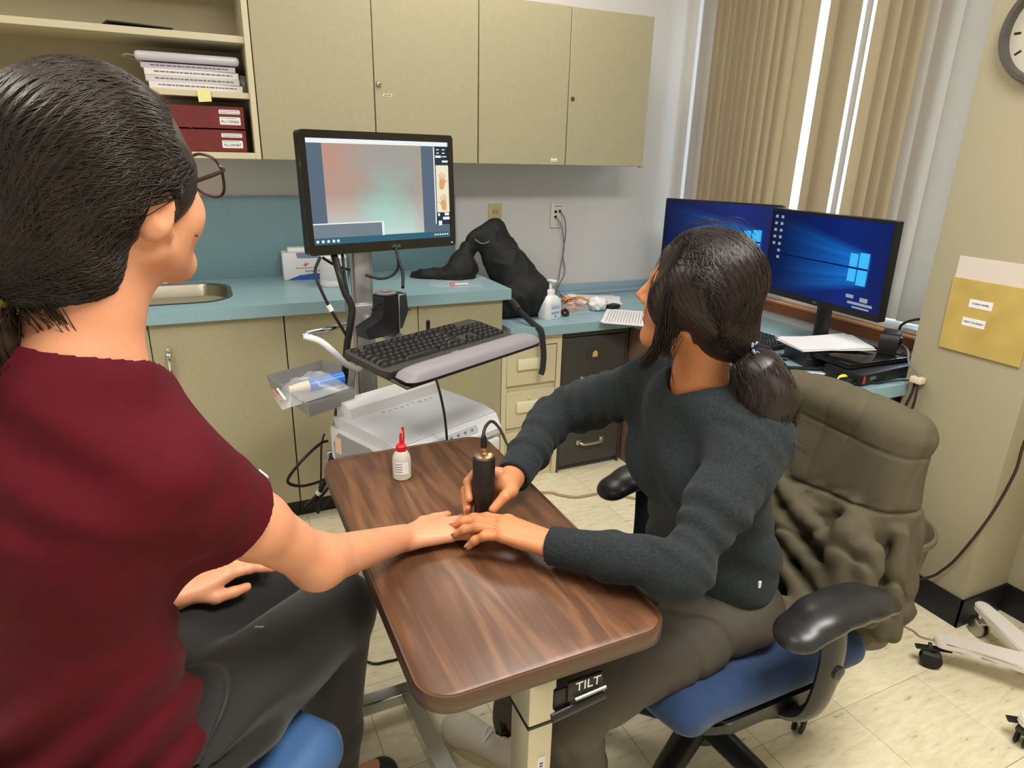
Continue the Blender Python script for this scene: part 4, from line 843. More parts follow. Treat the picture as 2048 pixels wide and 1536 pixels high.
# ================================================================== IMPLICIT-SURFACE MESHER (for cloth, bodies, bags)
V = lambda *a: np.array(a, float)
def nrm(v): v = np.asarray(v, float); return v / np.linalg.norm(v)
class Field:
    """list of primitives merged in order with smooth union / subtraction; meshed with surface nets"""
    def __init__(s): s.pr = []; s.disp = None; s.damp = 0.0
    def _add(s, fn, k, op): s.pr.append((fn, k, op)); return s
    def cap(s, a, b, ra, rb=None, k=0.01, op='u'):
        a = np.asarray(a, float); b = np.asarray(b, float); rb = ra if rb is None else rb; ab = b - a; L2 = max(float(ab @ ab), 1e-12)
        def fn(p):
            q = p - a; t = np.clip((q @ ab) / L2, 0, 1)
            return np.linalg.norm(q - t[:, None] * ab, axis=1) - (ra + (rb - ra) * t)
        return s._add(fn, k, op)
    def chain(s, pts, rs, k=0.01, op='u'):
        for i in range(len(pts) - 1): s.cap(pts[i], pts[i + 1], rs[i], rs[i + 1], k, op)
        return s
    def ecap(s, a, b, ra, rb, side, flat, k=0.01, op='u'):
        """capsule whose section is squeezed: the axis `side` keeps radius, the third axis is scaled by flat"""
        a = np.asarray(a, float); b = np.asarray(b, float); ab = b - a; L = np.linalg.norm(ab); d = ab / L
        x = nrm(np.asarray(side, float) - (np.asarray(side, float) @ d) * d); y = np.cross(d, x)
        def fn(p):
            q = p - a; t = np.clip((q @ d) / L, 0, 1); w = q - t[:, None] * ab
            px, py, pz = w @ x, w @ y, w @ d; r = ra + (rb - ra) * t
            g = np.sqrt(px ** 2 + (py / flat) ** 2 + pz ** 2)
            g2 = np.sqrt(px ** 2 + (py / flat ** 2) ** 2 + pz ** 2) + 1e-9
            return (g - r) * g / g2
        return s._add(fn, k, op)
    def ell(s, c, r, R=None, k=0.01, op='u'):
        c = np.asarray(c, float); r = np.asarray(r, float); R = np.eye(3) if R is None else np.asarray(R, float)
        def fn(p):
            q = (p - c) @ R                    # columns of R are the local axes
            k0 = np.linalg.norm(q / r, axis=1); k1 = np.linalg.norm(q / r ** 2, axis=1) + 1e-9
            return k0 * (k0 - 1) / k1
        return s._add(fn, k, op)
    def rbox(s, c, h, R=None, rd=0.01, k=0.01, op='u'):
        c = np.asarray(c, float); h = np.asarray(h, float) - rd; R = np.eye(3) if R is None else np.asarray(R, float)
        def fn(p):
            q = np.abs((p - c) @ R) - h
            return np.linalg.norm(np.maximum(q, 0), axis=1) + np.minimum(q.max(1), 0) - rd
        return s._add(fn, k, op)
    def half(s, c, n, k=0.004, op='i'):
        c = np.asarray(c, float); n = nrm(n)
        return s._add(lambda p: (p - c) @ n, k, op)
    def ev(s, p, act=None):
        d = np.full(len(p), 1e3)
        for i, (fn, k, op) in enumerate(s.pr):
            if act is not None and not act[i]: continue
            e = fn(p)
            if op == 'u':
                h = np.maximum(k - np.abs(d - e), 0) / k; d = np.minimum(d, e) - h * h * k * 0.25
            else:
                if op == 's': e = -e
                h = np.maximum(k - np.abs(d - e), 0) / k; d = np.maximum(d, e) + h * h * k * 0.25
        if s.disp is not None: d = d + s.disp(p, d)
        return d
    def mesh(s, lo, hi, h):
        B = 8; lo = np.asarray(lo, float); hi = np.asarray(hi, float); nb = np.ceil((hi - lo) / (h * B)).astype(int); n = nb * B + 1
        D = np.ones(n, np.float32); R = h * B * 0.87
        ci = np.stack(np.meshgrid(*[np.arange(m) for m in nb], indexing='ij'), -1).reshape(-1, 3)
        cc = lo + (ci + 0.5) * h * B
        vals = np.stack([fn(cc) for fn, k, op in s.pr]); disp = s.disp; s.disp = None; dc = s.ev(cc); s.disp = disp
        dmin = np.full(len(cc), 1e3)
        for i, (fn, k, op) in enumerate(s.pr):
            if op == 'u': dmin = np.minimum(dmin, vals[i])
        mk = max(k for _, k, _ in s.pr)
        near = np.abs(dc) < R * 1.15 + s.damp
        inside = (~near) & (dc < 0)
        off = np.stack(np.meshgrid(*[np.arange(B + 1)] * 3, indexing='ij'), -1).reshape(-1, 3) * h
        for b in np.nonzero(inside)[0]:
            i, j, k = ci[b] * B; D[i:i + B + 1, j:j + B + 1, k:k + B + 1] = -1
        for b in np.nonzero(near)[0]:
            act = []
            for q, (fn, k, op) in enumerate(s.pr):
                v = vals[q, b]
                if op == 'u': act.append(v < max(dmin[b], 0) + 2.4 * R + 1.5 * k + 0.3 * abs(v))
                elif op == 's': act.append(v < 1.6 * R + 1.5 * k + 0.25 * abs(v))
                else: act.append(True)
            i, j, k = ci[b] * B
            D[i:i + B + 1, j:j + B + 1, k:k + B + 1] = s.ev(lo + ci[b] * h * B + off, act).reshape(B + 1, B + 1, B + 1)
        S = D < 0
        C = np.zeros(n - 1, np.uint8)
        for a in (0, 1):
            for b_ in (0, 1):
                for c in (0, 1): C += S[a:n[0] - 1 + a, b_:n[1] - 1 + b_, c:n[2] - 1 + c]
        idx = np.argwhere((C > 0) & (C < 8)); vid = np.full(n - 1, -1, np.int32); vid[tuple(idx.T)] = np.arange(len(idx))
        acc = np.zeros((len(idx), 3)); cnt = np.zeros(len(idx))
        corners = [(a, b_, c) for a in (0, 1) for b_ in (0, 1) for c in (0, 1)]
        cv = {c: D[idx[:, 0] + c[0], idx[:, 1] + c[1], idx[:, 2] + c[2]] for c in corners}
        for c1 in corners:
            for ax in range(3):
                if c1[ax]: continue
                c2 = list(c1); c2[ax] = 1; c2 = tuple(c2); d1, d2 = cv[c1], cv[c2]; m = (d1 < 0) != (d2 < 0)
                t = np.where(m, d1 / np.where(m, d1 - d2, 1), 0); pt = np.tile(np.array(c1, float), (len(idx), 1)); pt[:, ax] += t
                acc[m] += pt[m]; cnt[m] += 1
        verts = lo + (idx + acc / cnt[:, None]) * h
        quads = []
        for ax in range(3):
            u, w = [(1, 2), (2, 0), (0, 1)][ax]
            sl1 = [slice(None)] * 3; sl2 = [slice(None)] * 3; sl1[ax] = slice(0, -1); sl2[ax] = slice(1, None)
            a_, b_ = S[tuple(sl1)], S[tuple(sl2)]; e = np.argwhere(a_ != b_)
            e = e[(e[:, u] > 0) & (e[:, w] > 0) & (e[:, u] < n[u] - 1) & (e[:, w] < n[w] - 1)]
            flip = a_[tuple(e.T)]
            def cell(du, dw):
                g = e.copy(); g[:, u] -= du; g[:, w] -= dw; return vid[tuple(g.T)]
            q = np.stack([cell(1, 1), cell(0, 1), cell(0, 0), cell(1, 0)], 1); q[~flip] = q[~flip][:, ::-1]; quads.append(q)
        return verts, np.concatenate(quads)
def mesh_np(name, verts, quads, mats, parent=None, slot=None):
    me = bpy.data.meshes.new(name); me.vertices.add(len(verts)); me.vertices.foreach_set('co', np.asarray(verts, np.float32).ravel())
    me.loops.add(quads.size); me.loops.foreach_set('vertex_index', quads.ravel().astype(np.int32))
    me.polygons.add(len(quads)); me.polygons.foreach_set('loop_start', (np.arange(len(quads)) * quads.shape[1]).astype(np.int32))
    try: me.polygons.foreach_set('loop_total', np.full(len(quads), quads.shape[1], np.int32))
    except Exception: pass
    me.polygons.foreach_set('use_smooth', np.ones(len(quads), bool))
    for m in (mats if isinstance(mats, (list, tuple)) else [mats]): me.materials.append(m)
    if slot is not None: me.polygons.foreach_set('material_index', slot.astype(np.int32))
    me.update(calc_edges=True); me.validate()
    o = bpy.data.objects.new(name, me); link(o, parent)
    return o
def nbr_mean(v, q):
    a = np.concatenate([q[:, [0, 1, 2, 3]].ravel(), q[:, [1, 2, 3, 0]].ravel()]); b = np.concatenate([q[:, [1, 2, 3, 0]].ravel(), q[:, [0, 1, 2, 3]].ravel()])
    c = np.maximum(np.bincount(a, minlength=len(v)), 1)
    return np.stack([np.bincount(a, v[b, k], minlength=len(v)) / c for k in range(3)], 1)
def field_obj(name, F, lo, hi, h, m, parent=None, origin=None, relax=1):
    v, q = F.mesh(lo, hi, h)
    for _ in range(relax):                      # one light Laplacian pass removes the grid steps
        v = 0.5 * v + 0.5 * nbr_mean(v, q)
    if origin is not None: v = v - np.asarray(origin, float)
    return mesh_np(name, v, q, m, parent)
def rotz(a): return np.array([[math.cos(a), -math.sin(a), 0], [math.sin(a), math.cos(a), 0], [0, 0, 1]])
def frame(f, u):
    """columns: right, forward, up"""
    f = nrm(f); u = np.asarray(u, float); r = nrm(np.cross(f, u)); u = np.cross(r, f); return np.stack([r, f, u], 1)
_SN = {}
def snoise(p, seed, f):
    """cheap smooth pseudo-noise in [-1,1]"""
    if seed not in _SN:
        r = np.random.default_rng(seed); L_ = []
        for k in range(3):
            d = r.normal(size=3); d /= np.linalg.norm(d); L_.append((d * (1 + 0.6 * k), r.uniform(0, 6.28), r.normal(size=3) * 0.35))
        _SN[seed] = L_
    out = 0
    for d, ph, w in _SN[seed]: out = out + np.sin(p @ (d * f) + ph + 1.3 * np.sin(p @ (w * f)))
    return out / 3
# ================================================================== MONITOR CART
PX, PY = 0.452, 2.115
cart = thing('monitor_cart', (PX, PY, 0), 0, 'rolling medical cart with an aluminium pole, shelf and side tray', 'cart')
def C(p): return (p[0] - PX, p[1] - PY, p[2])
bm = bmn(); b2(bm, -0.026, 0.026, -0.02, 0.02, 0.13, 1.27, 0.004, 2); b2(bm, -0.034, -0.0255, -0.012, 0.012, 0.13, 1.26, 0.002, 1); b2(bm, 0.0255, 0.034, -0.012, 0.012, 0.13, 1.26, 0.002, 1); obj('pole', bm, M_alu, cart)
bm = bmn(); b2(bm, -0.03, 0.10, 0.021, 0.045, 1.20, 1.37, 0.004, 1); b2(bm, 0.03, 0.10, -0.012, 0.03, 1.29, 1.36, 0.004, 1); obj('monitor_mount', bm, M_blk, cart)
bm = bmn()
for k in range(5):
    a = rad(18 + 72 * k); tube(bm, [(0, 0, 0.11), (0.31 * math.cos(a), 0.31 * math.sin(a), 0.075)], [0.03, 0.018], 10, flat=(0.7, 1.1))
lathe(bm, [(0, 0.06), (0.06, 0.06), (0.055, 0.12), (0.04, 0.14), (0, 0.14)], 24); obj('star_base', bm, M_dkgrey, cart)
def caster(parent, x, y, r=0.026, fork=None, wheel=None, h=0.075, rz=0.0):
    R = Matrix.Translation((x, y, 0)) @ Matrix.Rotation(rz, 4, 'Z')
    bm = bmn()
    for s_ in (-0.014, 0.006): lathe(bm, [(0, s_), (r * 0.5, s_), (r, s_ + 0.001), (r, s_ + 0.007), (r * 0.5, s_ + 0.008), (0, s_ + 0.008)], 22, R @ Matrix.Translation((0, 0, r)) @ Matrix.Rotation(rad(90), 4, 'X'))
    w = obj('caster_wheel', bm, wheel or M_blkrub, parent)
    bm = bmn(); tube(bm, [R @ Vector((0, 0, r)), R @ Vector((0.012, 0, h))], 0.006, 10); box(bm, (0.004, 0, r * 1.75), (r * 1.6, 0.034, 0.012), 0.005, 2, R); obj('caster_fork', bm, fork or M_blk, parent)
    return w
for k in range(5):
    a = rad(18 + 72 * k); caster(cart, 0.30 * math.cos(a), 0.30 * math.sin(a), rz=a)
# printer shelf and arm
PR = Matrix.Translation((0.505 - PX, 1.735 - PY, 0)) @ Matrix.Rotation(rad(23), 4, 'Z')
bm = bmn(); box(bm, (0, 0.01, 0.588), (0.40, 0.33, 0.012), 0.003, 1, PR); box(bm, (0.0, 0.16, 0.60), (0.40, 0.012, 0.03), 0.003, 1, PR); obj('printer_shelf', bm, M_alu, cart)
bm = bmn(); tube(bm, [(0, 0, 0.57), PR @ Vector((0, 0.1, 0.57))], 0.022, 10); b2(bm, -0.045, 0.045, -0.035, 0.035, 0.545, 0.60, 0.006, 2); obj('shelf_arm', bm, M_dkgrey, cart)
# keyboard tray and clamp
KB = Matrix.Translation((0.55 - PX, 1.517 - PY, 0.957)) @ Euler((rad(7), 0, rad(26.3))).to_matrix().to_4x4()
bm = bmn(); box(bm, (0.03, 0.05, -0.006), (0.50, 0.23, 0.008), 0.003, 1, KB); obj('keyboard_tray', bm, M_dkgrey, cart)
bm = bmn(); b2(bm, -0.052, 0.05, -0.045, 0.038, 0.90, 0.985, 0.006, 2); obj('clamp', bm, M_alu, cart)
bm = bmn(); tube(bm, [(0, -0.02, 0.93), KB @ Vector((0, 0.10, -0.03))], 0.02, 10); box(bm, (0, 0.09, -0.02), (0.10, 0.10, 0.024), 0.004, 1, KB); obj('tray_arm', bm, M_alu, cart)
# chrome grab handle
bm = bmn(); tube(bm, spline([C((0.37, 1.99, 0.945)), C((0.30, 1.91, 0.955)), C((0.245, 1.88, 0.956)), C((0.228, 1.875, 0.95))], 6), 0.009, 12); obj('grab_handle', bm, M_chrome, cart)
bm = bmn(); tube(bm, spline([C((0.230, 1.875, 0.950)), C((0.271, 1.86, 0.935)), C((0.304, 1.86, 0.902)), C((0.341, 1.90, 0.853)), C((0.385, 1.97, 0.805)), C((0.41, 2.02, 0.79))], 6), 0.0095, 12); obj('bent_arm', bm, M_white, cart)
# side tray: walls around a floor
tp = [(0.128, 2.02), (0.206, 1.722), (0.352, 1.800), (0.395, 2.0), (0.31, 2.12)]
bm = bmn(); M_tray = mat('grey_tray_metal', (150, 148, 150), 0.45, 0.3)
n = len(tp); cx_, cy_ = sum(p[0] for p in tp) / n, sum(p[1] for p in tp) / n
def ring_(sc, z): return [bm.verts.new(C((cx_ + (p[0] - cx_) * sc, cy_ + (p[1] - cy_) * sc, z))) for p in tp]
ra, rb, rc, rd_ = ring_(0.93, 0.758), ring_(1.0, 0.80), ring_(0.985, 0.80), ring_(0.91, 0.762)
for a, b in ((ra, rb), (rb, rc), (rc, rd_)):
    for k in range(n): bm.faces.new((a[k], a[(k + 1) % n], b[(k + 1) % n], b[k]))
bm.faces.new(list(reversed(ra))); bm.faces.new(rd_); obj('side_tray', bm, M_tray, cart, ang=20)
# probe holder dock (boot-shaped)
bm = bmn(); HB = Matrix.Translation(C((0.487, 1.80, 0.955))) @ Matrix.Rotation(rad(24), 4, 'Z') @ Matrix.Rotation(rad(90), 4, 'X')
prof = [(0.0, 0.0), (0.0, 0.108), (-0.035, 0.118), (-0.052, 0.112), (-0.055, 0.07), (-0.062, 0.052), (-0.118, 0.03), (-0.108, 0.0)]
prism(bm, prof, -0.05, 0.0, HB); obj('dock', bm, M_blk, cart, ang=25)
bm = bmn(); prism(bm, [(0.0, 0.012), (0.002, 0.11), (0.03, 0.112), (0.036, 0.06), (0.012, 0.012)], -0.05, -0.002, HB); obj('dock_side', bm, mat('smoke_plastic', (44, 46, 52), 0.25), cart, ang=25)
bm = bmn(); lathe(bm, [(0.015, 0), (0.030, 0), (0.031, 0.004), (0.028, 0.007), (0.018, 0.006), (0.015, 0.002)], 28, Matrix.Translation(HB @ Vector((-0.026, 0.1155, -0.025)))); obj('dock_ring', bm, mat('smoke_clear', (120, 118, 120), 0.15), cart)
bm = bmn(); lathe(bm, [(0, 0), (0.016, 0), (0.016, 0.004), (0, 0.004)], 20, Matrix.Translation(HB @ Vector((-0.026, 0.1145, -0.025)))); obj('dock_well', bm, mat('well_brown', (44, 30, 28), 0.5), cart)
bm = bmn(); box(bm, (0.0008, 0.06, 0.0), (0.003, 0.10, 0.003), 0.001, 1, HB); box(bm, (0.012, 0.110, 0.0), (0.026, 0.004, 0.004), 0.001, 1, HB); obj('dock_edge', bm, M_alu, cart)
bm = bmn(); box(bm, (0.118, 0.0, -0.01), (0.012, 0.034, 0.010), 0.004, 2, HB); obj('clip', bm, M_blk, cart)
for key, r in (('cartA', 0.0045), ('cartB', 0.0105), ('cartC', 0.0045), ('cartD', 0.004), ('cartE', 0.0045), ('cartF', 0.005)):
    bm = bmn(); tube(bm, [C(p) for p in spline(CAB[key], 8)], r, 10); obj('cart_cable', bm, M_cable, cart)
bm = bmn(); tube(bm, [C((0.312, 1.932, 1.022)), C((0.321, 1.930, 1.004))], 0.0075, 10); obj('cable_tag', bm, M_white, cart)
bm = bmn(); tube(bm, spline([HB @ Vector((-0.055, 0.09, -0.02)), HB @ Vector((-0.068, 0.088, -0.02)), HB @ Vector((-0.066, 0.074, -0.02)), HB @ Vector((-0.08, 0.08, -0.02))], 4), 0.0025, 8)
tube(bm, spline([HB @ Vector((0.034, 0.085, -0.03)), HB @ Vector((0.044, 0.075, -0.03)), HB @ Vector((0.05, 0.06, -0.03)), HB @ Vector((0.066, 0.054, -0.03))], 4), 0.0025, 8); obj('dock_cord', bm, M_cable, cart)
# wrist rest
t = thing('wrist_rest', (0.596, 1.490, 0.957), rad(26.3), 'long grey padded wrist rest in front of the cart keyboard', 'wrist rest'); t.rotation_euler = Euler((rad(7), 0, rad(26.3)))
bm = bmn(); secs = []
for k in range(41):
    u = k / 40 * 2 - 1; e = max(1 - abs(u) ** 10, 0.0) ** 0.5
    ring = []
    for j in range(13):
        v = j / 12 * 2 - 1; prof_ = max(1 - abs(v) ** 3.2, 0) ** 0.6
        ring.append(bm.verts.new((u * 0.25, v * 0.036 * (0.55 + 0.45 * e), 0.004 + 0.020 * prof_ * e)))
    secs.append(ring)
for a, b in zip(secs[:-1], secs[1:]):
    for j in range(12): bm.faces.new((a[j], b[j], b[j + 1], a[j + 1]))
obj('pad', bm, mat('grey_vinyl_pad', (136, 130, 136), 0.5, bump=0.06, bscale=500), t, ang=180)
bm = bmn(); prism(bm, rrect(0.50, 0.072, 0.03, 6), 0.0, 0.0042); obj('base_strip', bm, M_blk, t)
# ---------------------------------------------------------- printer
t = thing('printer', (0.505, 1.735, 0.5945), rad(23), 'white inkjet printer on the cart shelf behind the wooden table', 'printer')
M_prn = mat('printer_white', (226, 226, 230), 0.32); M_prg = mat('printer_grey', (150, 152, 158), 0.4)
bm = bmn(); stack_sections(bm, [(0.38, 0.29, 0.012, 0.0), (0.39, 0.30, 0.014, 0.01), (0.39, 0.30, 0.014, 0.10), (0.386, 0.296, 0.014, 0.108)]); obj('body', bm, M_prn, t)
bm = bmn(); prism(bm, [(-0.12, 0.008), (0.11, 0.008), (0.11, 0.085), (0.05, 0.098), (-0.10, 0.098), (-0.125, 0.06)], -0.0025, 0.0, Matrix.Translation((-0.195, 0, 0)) @ Matrix.Rotation(rad(90), 4, 'Z') @ Matrix.Rotation(rad(90), 4, 'X') @ Matrix.Scale(-1, 4, (1, 0, 0))); obj('side_panel', bm, M_prg, t)
bm = bmn(); prism(bm, [(-0.145, 0.108), (0.105, 0.108), (0.125, 0.112), (0.135, 0.136), (0.10, 0.140), (-0.10, 0.138), (-0.146, 0.128)], -0.188, 0.188, Matrix.Rotation(rad(90), 4, 'Z') @ Matrix.Rotation(rad(90), 4, 'X')); lid = obj('scanner_lid', bm, mat('printer_lid', (206, 208, 216), 0.22), t, ang=30)
bm = bmn(); prism(bm, [(0.07, 0.138), (0.085, 0.165), (0.105, 0.176), (0.145, 0.176), (0.148, 0.13), (0.10, 0.128)], -0.165, 0.165, Matrix.Rotation(rad(90), 4, 'Z') @ Matrix.Rotation(rad(90), 4, 'X')); obj('paper_feed', bm, M_prn, t, ang=30)
bm = bmn(); prism(bm, [(-0.150, 0.060), (-0.168, 0.066), (-0.172, 0.085), (-0.150, 0.124), (-0.140, 0.126), (-0.140, 0.060)], -0.19, 0.19, Matrix.Rotation(rad(90), 4, 'Z') @ Matrix.Rotation(rad(90), 4, 'X')); fp = obj('control_panel', bm, M_prn, t, ang=30)
PP = Matrix.Translation((0, -0.1615, 0.1045)) @ Matrix.Rotation(rad(60.5), 4, 'X')
bm = bmn(); prism(bm, rrect(0.20, 0.022, 0.004, 4), 0.0, 0.0014, PP); obj('button_strip', bm, mat('strip_grey', (190, 192, 202), 0.35), fp)
bm = bmn()
for k in range(7):
    prism(bm, rrect(0.010 if k else 0.014, 0.008 if k else 0.012, 0.003, 3), 0.0012, 0.0024, PP @ Matrix.Translation((-0.085 + 0.027 * k, 0, 0)))
obj('buttons', bm, mat('button_grey', (120, 122, 132), 0.4), fp)
text('lettering', 'EPSON', 0.017, mat('logo_grey', (100, 100, 108), 0.4), fp, (0.0, -0.1722, 0.0755), (rad(80), 0, 0))
bm = bmn(); b2(bm, -0.13, 0.14, -0.148, -0.10, 0.012, 0.055); obj('output_slot', bm, M_blk, t)
bm = bmn(); b2(bm, -0.12, 0.135, -0.19, -0.10, 0.004, 0.012, 0.002, 1); b2(bm, 0.10, 0.19, -0.17, -0.14, 0.008, 0.05, 0.006, 2); obj('output_tray', bm, M_prn, t)
bm = bmn(); b2(bm, -0.1985, -0.1975, 0.085, 0.115, 0.035, 0.085); obj('side_sticker', bm, mat('peach_sticker', (226, 196, 180), 0.6), t)
bm = bmn(); r_ = random.Random(11)
for k in range(9): box(bm, (0, 0, 0), (r_.uniform(.006, .012), r_.uniform(.004, .010), 0.0006), 0, 1, Matrix.Translation((-0.07 + 0.022 * k, 0.052 + r_.uniform(-.004, .004), 0.1402)) @ Matrix.Rotation(rad(0), 4, 'X'))
obj('lid_print', bm, mat('lid_print_grey', (168, 168, 164), 0.5), lid)
# cables around the printer
for key, r, lab in (('loop', 0.0045, 'black cable bulging out in a wide loop left of the printer'), ('vert', 0.003, 'thin black cable hanging straight down left of the printer'), ('hang', 0.0035, 'thin black cable hanging from the keyboard tray across the printer front'),
                    ('bun', 0.008, 'thick black cable bundle below the printer\'s left side'), ('bun2', 0.005, 'black cable fanning from the bundle under the printer'), ('bun3', 0.004, 'short black cable end lowest under the printer')):
    o = cable(key, r, M_cable, lab)
    if key == 'bun':
        bm = bmn(); tube(bm, [(0.237, 1.851, 0.468), (0.231, 1.855, 0.458)], 0.0105, 10); obj('tie', bm, M_offwhite, o)
# zip bag with blue tube in the side tray
t = thing('specimen_bag', (0.235, 1.815, 0.80), rad(6), 'clear zip bag with a blue tube lying in the cart side tray', 'bag')
bm = bmn(); pillow(bm, 0.19, 0.11, 0.05, seed=21, wr=0.005)
bmesh.ops.rotate(bm, verts=bm.verts, cent=(0, 0, 0), matrix=Matrix.Rotation(rad(-10), 3, 'Y')); obj('film', bm, M_film, t, (-0.005, 0, 0.0))
bm = bmn(); tube(bm, [(-0.01, 0.0, 0.022), (0.09, 0.006, 0.030)], 0.018, 20); obj('blue_tube', bm, mat('blue_plastic', (36, 112, 200), 0.3), t)
bm = bmn(); tube(bm, [(-0.065, -0.002, 0.019), (-0.035, -0.001, 0.021), (-0.01, 0.0, 0.022)], [0.010, 0.014, 0.016], 16); obj('cream_tip', bm, mat('cream_tip', (222, 206, 176), 0.5), t)
bm = bmn(); box(bm, (-0.083, 0.005, 0.052), (0.004, 0.10, 0.006), 0.001, 1, Matrix.Rotation(rad(-28), 4, 'Y')); obj('red_zip_line', bm, mat('zip_red', (206, 128, 134), 0.5), t)
bm = bmn(); box(bm, (-0.072, 0.005, 0.048), (0.006, 0.10, 0.003), 0.001, 1, Matrix.Rotation(rad(-28), 4, 'Y')); obj('white_zip_line', bm, M_paper, t)
# ---------------------------------------------------------- charcoal stool left of the table
t = thing('round_stool', (0.05, 1.80, 0), 0, 'charcoal round stool standing behind the arm of the person in maroon', 'stool')
bm = bmn(); lathe(bm, [(0, 0.30), (0.15, 0.30), (0.165, 0.315), (0.165, 0.345), (0.15, 0.365), (0.08, 0.373), (0, 0.375)], 36); obj('seat', bm, mat('charcoal_vinyl', (58, 54, 54), 0.55), t)
bm = bmn(); cyl(bm, (0, 0, 0.08), (0, 0, 0.31), 0.025); obj('post', bm, M_dkgrey, t)
bm = bmn()
for k in range(5):
    a = rad(72 * k); tube(bm, [(0, 0, 0.09), (0.19 * math.cos(a), 0.19 * math.sin(a), 0.06)], [0.02, 0.014], 8)
obj('star_base', bm, M_dkgrey, t)
for k in range(5):
    a = rad(72 * k); caster(t, 0.185 * math.cos(a), 0.185 * math.sin(a), 0.022, h=0.06, rz=a)
# ================================================================== WOODEN OVERBED TABLE
def wood_mat():
    m = bpy.data.materials.new('walnut_laminate'); m.use_nodes = True; nt = m.node_tree; N = nt.nodes; L = nt.links; b = N['Principled BSDF']
    tc = N.new('ShaderNodeTexCoord'); mp = N.new('ShaderNodeMapping'); mp.inputs['Scale'].default_value = (7.5, 0.9, 1); mp.inputs['Location'].default_value = (0.3, 0.1, 0); mp.inputs['Rotation'].default_value = (0, 0, rad(-3))
    L.new(tc.outputs['Object'], mp.inputs['Vector'])
    n1 = N.new('ShaderNodeTexNoise'); n1.inputs['Scale'].default_value = 1.7; n1.inputs['Detail'].default_value = 3; n1.inputs['Distortion'].default_value = 0.55; L.new(mp.outputs[0], n1.inputs['Vector'])
    w = mth(nt, 'SINE', mth(nt, 'MULTIPLY', n1.outputs[0], 30.0)); w = mth(nt, 'MULTIPLY_ADD', w, 0.5, 0.5)
    mp2 = N.new('ShaderNodeMapping'); mp2.inputs['Scale'].default_value = (170, 6, 1); L.new(tc.outputs['Object'], mp2.inputs['Vector'])
    n2 = N.new('ShaderNodeTexNoise'); n2.inputs['Scale'].default_value = 1.0; n2.inputs['Detail'].default_value = 3; L.new(mp2.outputs[0], n2.inputs['Vector'])
    f = mth(nt, 'ADD', mth(nt, 'MULTIPLY', w, 0.42), mth(nt, 'MULTIPLY', n2.outputs[0], 0.55))
    r = N.new('ShaderNodeValToRGB'); e = r.color_ramp.elements; e[0].position = 0.15; e[0].color = (*lin((80, 50, 32)), 1); e[1].position = 0.85; e[1].color = (*lin((128, 88, 60)), 1)
    e3 = r.color_ramp.elements.new(0.5); e3.color = (*lin((104, 68, 45)), 1)
    L.new(f, r.inputs[0]); L.new(r.outputs[0], b.inputs['Base Color']); b.inputs['Roughness'].default_value = 0.40; b.inputs['Specular IOR Level'].default_value = 0.8
    return m
M_walnut = wood_mat()
TX, TYc, TZ = 0.3975, 1.0505, 0.76
table = thing('overbed_table', (TX, TYc, 0), 0, 'wood-grain overbed table with rounded corners between the two people', 'table')
bm = bmn(); rings = []
for (g, z) in ((-0.003, TZ - 0.030), (0.0, TZ - 0.027), (0.0, TZ - 0.004), (-0.004, TZ)): rings.append([bm.verts.new((x, y, z)) for x, y in rrect(0.405 + 2 * g, 0.791 + 2 * g, 0.05 + g, 8)])
for a, b in zip(rings[:-1], rings[1:]):
    for k in range(len(a)): bm.faces.new((a[k], a[(k + 1) % len(a)], b[(k + 1) % len(a)], b[k]))
bm.faces.new(list(reversed(rings[0]))); bm.faces.new(rings[-1]); obj('tabletop', bm, M_walnut, table, ang=60)
bm = bmn(); rings = []
for (g, z) in ((0.0, TZ - 0.0285), (0.0035, TZ - 0.026), (0.0035, TZ - 0.003), (0.002, TZ + 0.0012), (-0.003, TZ + 0.0010), (-0.0042, TZ - 0.001)): rings.append([bm.verts.new((x, y, z)) for x, y in rrect(0.405 + 2 * g, 0.791 + 2 * g, 0.05 + g, 8)])
for a, b in zip(rings[:-1], rings[1:]):
    for k in range(len(a)): bm.faces.new((a[k], a[(k + 1) % len(a)], b[(k + 1) % len(a)], b[k]))
obj('edge_band', bm, mat('brown_edge_band', (88, 62, 46), 0.35), table, ang=60)
cxl, cyl_ = 0.398 - TX, 0.735 - TYc
M_colw = mat('beige_steel', (206, 200, 180), 0.35, 0.4)
bm = bmn(); b2(bm, cxl - 0.024, cxl + 0.024, cyl_ - 0.035, cyl_ + 0.035, 0.60, 0.728, 0.004, 2); obj('upper_column', bm, M_colw, table)
bm = bmn(); b2(bm, cxl - 0.022, cxl + 0.022, cyl_ - 0.033, cyl_ + 0.033, 0.07, 0.597, 0.004, 2); lc = obj('lower_column', bm, M_colw, table)
bm = bmn(); b2(bm, cxl - 0.0245, cxl + 0.0245, cyl_ - 0.0355, cyl_ + 0.0355, 0.596, 0.601); obj('column_gasket', bm, M_blk, table)
bm = bmn(); b2(bm, cxl - 0.004, cxl + 0.010, cyl_ - 0.0338, cyl_ - 0.033, 0.44, 0.53); st = obj('barcode_label', bm, M_paper, lc)
bm = bmn()
for k in range(12): b2(bm, cxl + 0.0, cxl + 0.006, cyl_ - 0.0342, cyl_ - 0.0337, 0.45 + 0.0058 * k, 0.4525 + 0.0058 * k)
obj('barcode', bm, M_inkdark, st)
bm = bmn(); b2(bm, -0.12, 0.12, -0.37, 0.2, TZ - 0.04, TZ - 0.0305); obj('top_bracket', bm, M_dkgrey, table)
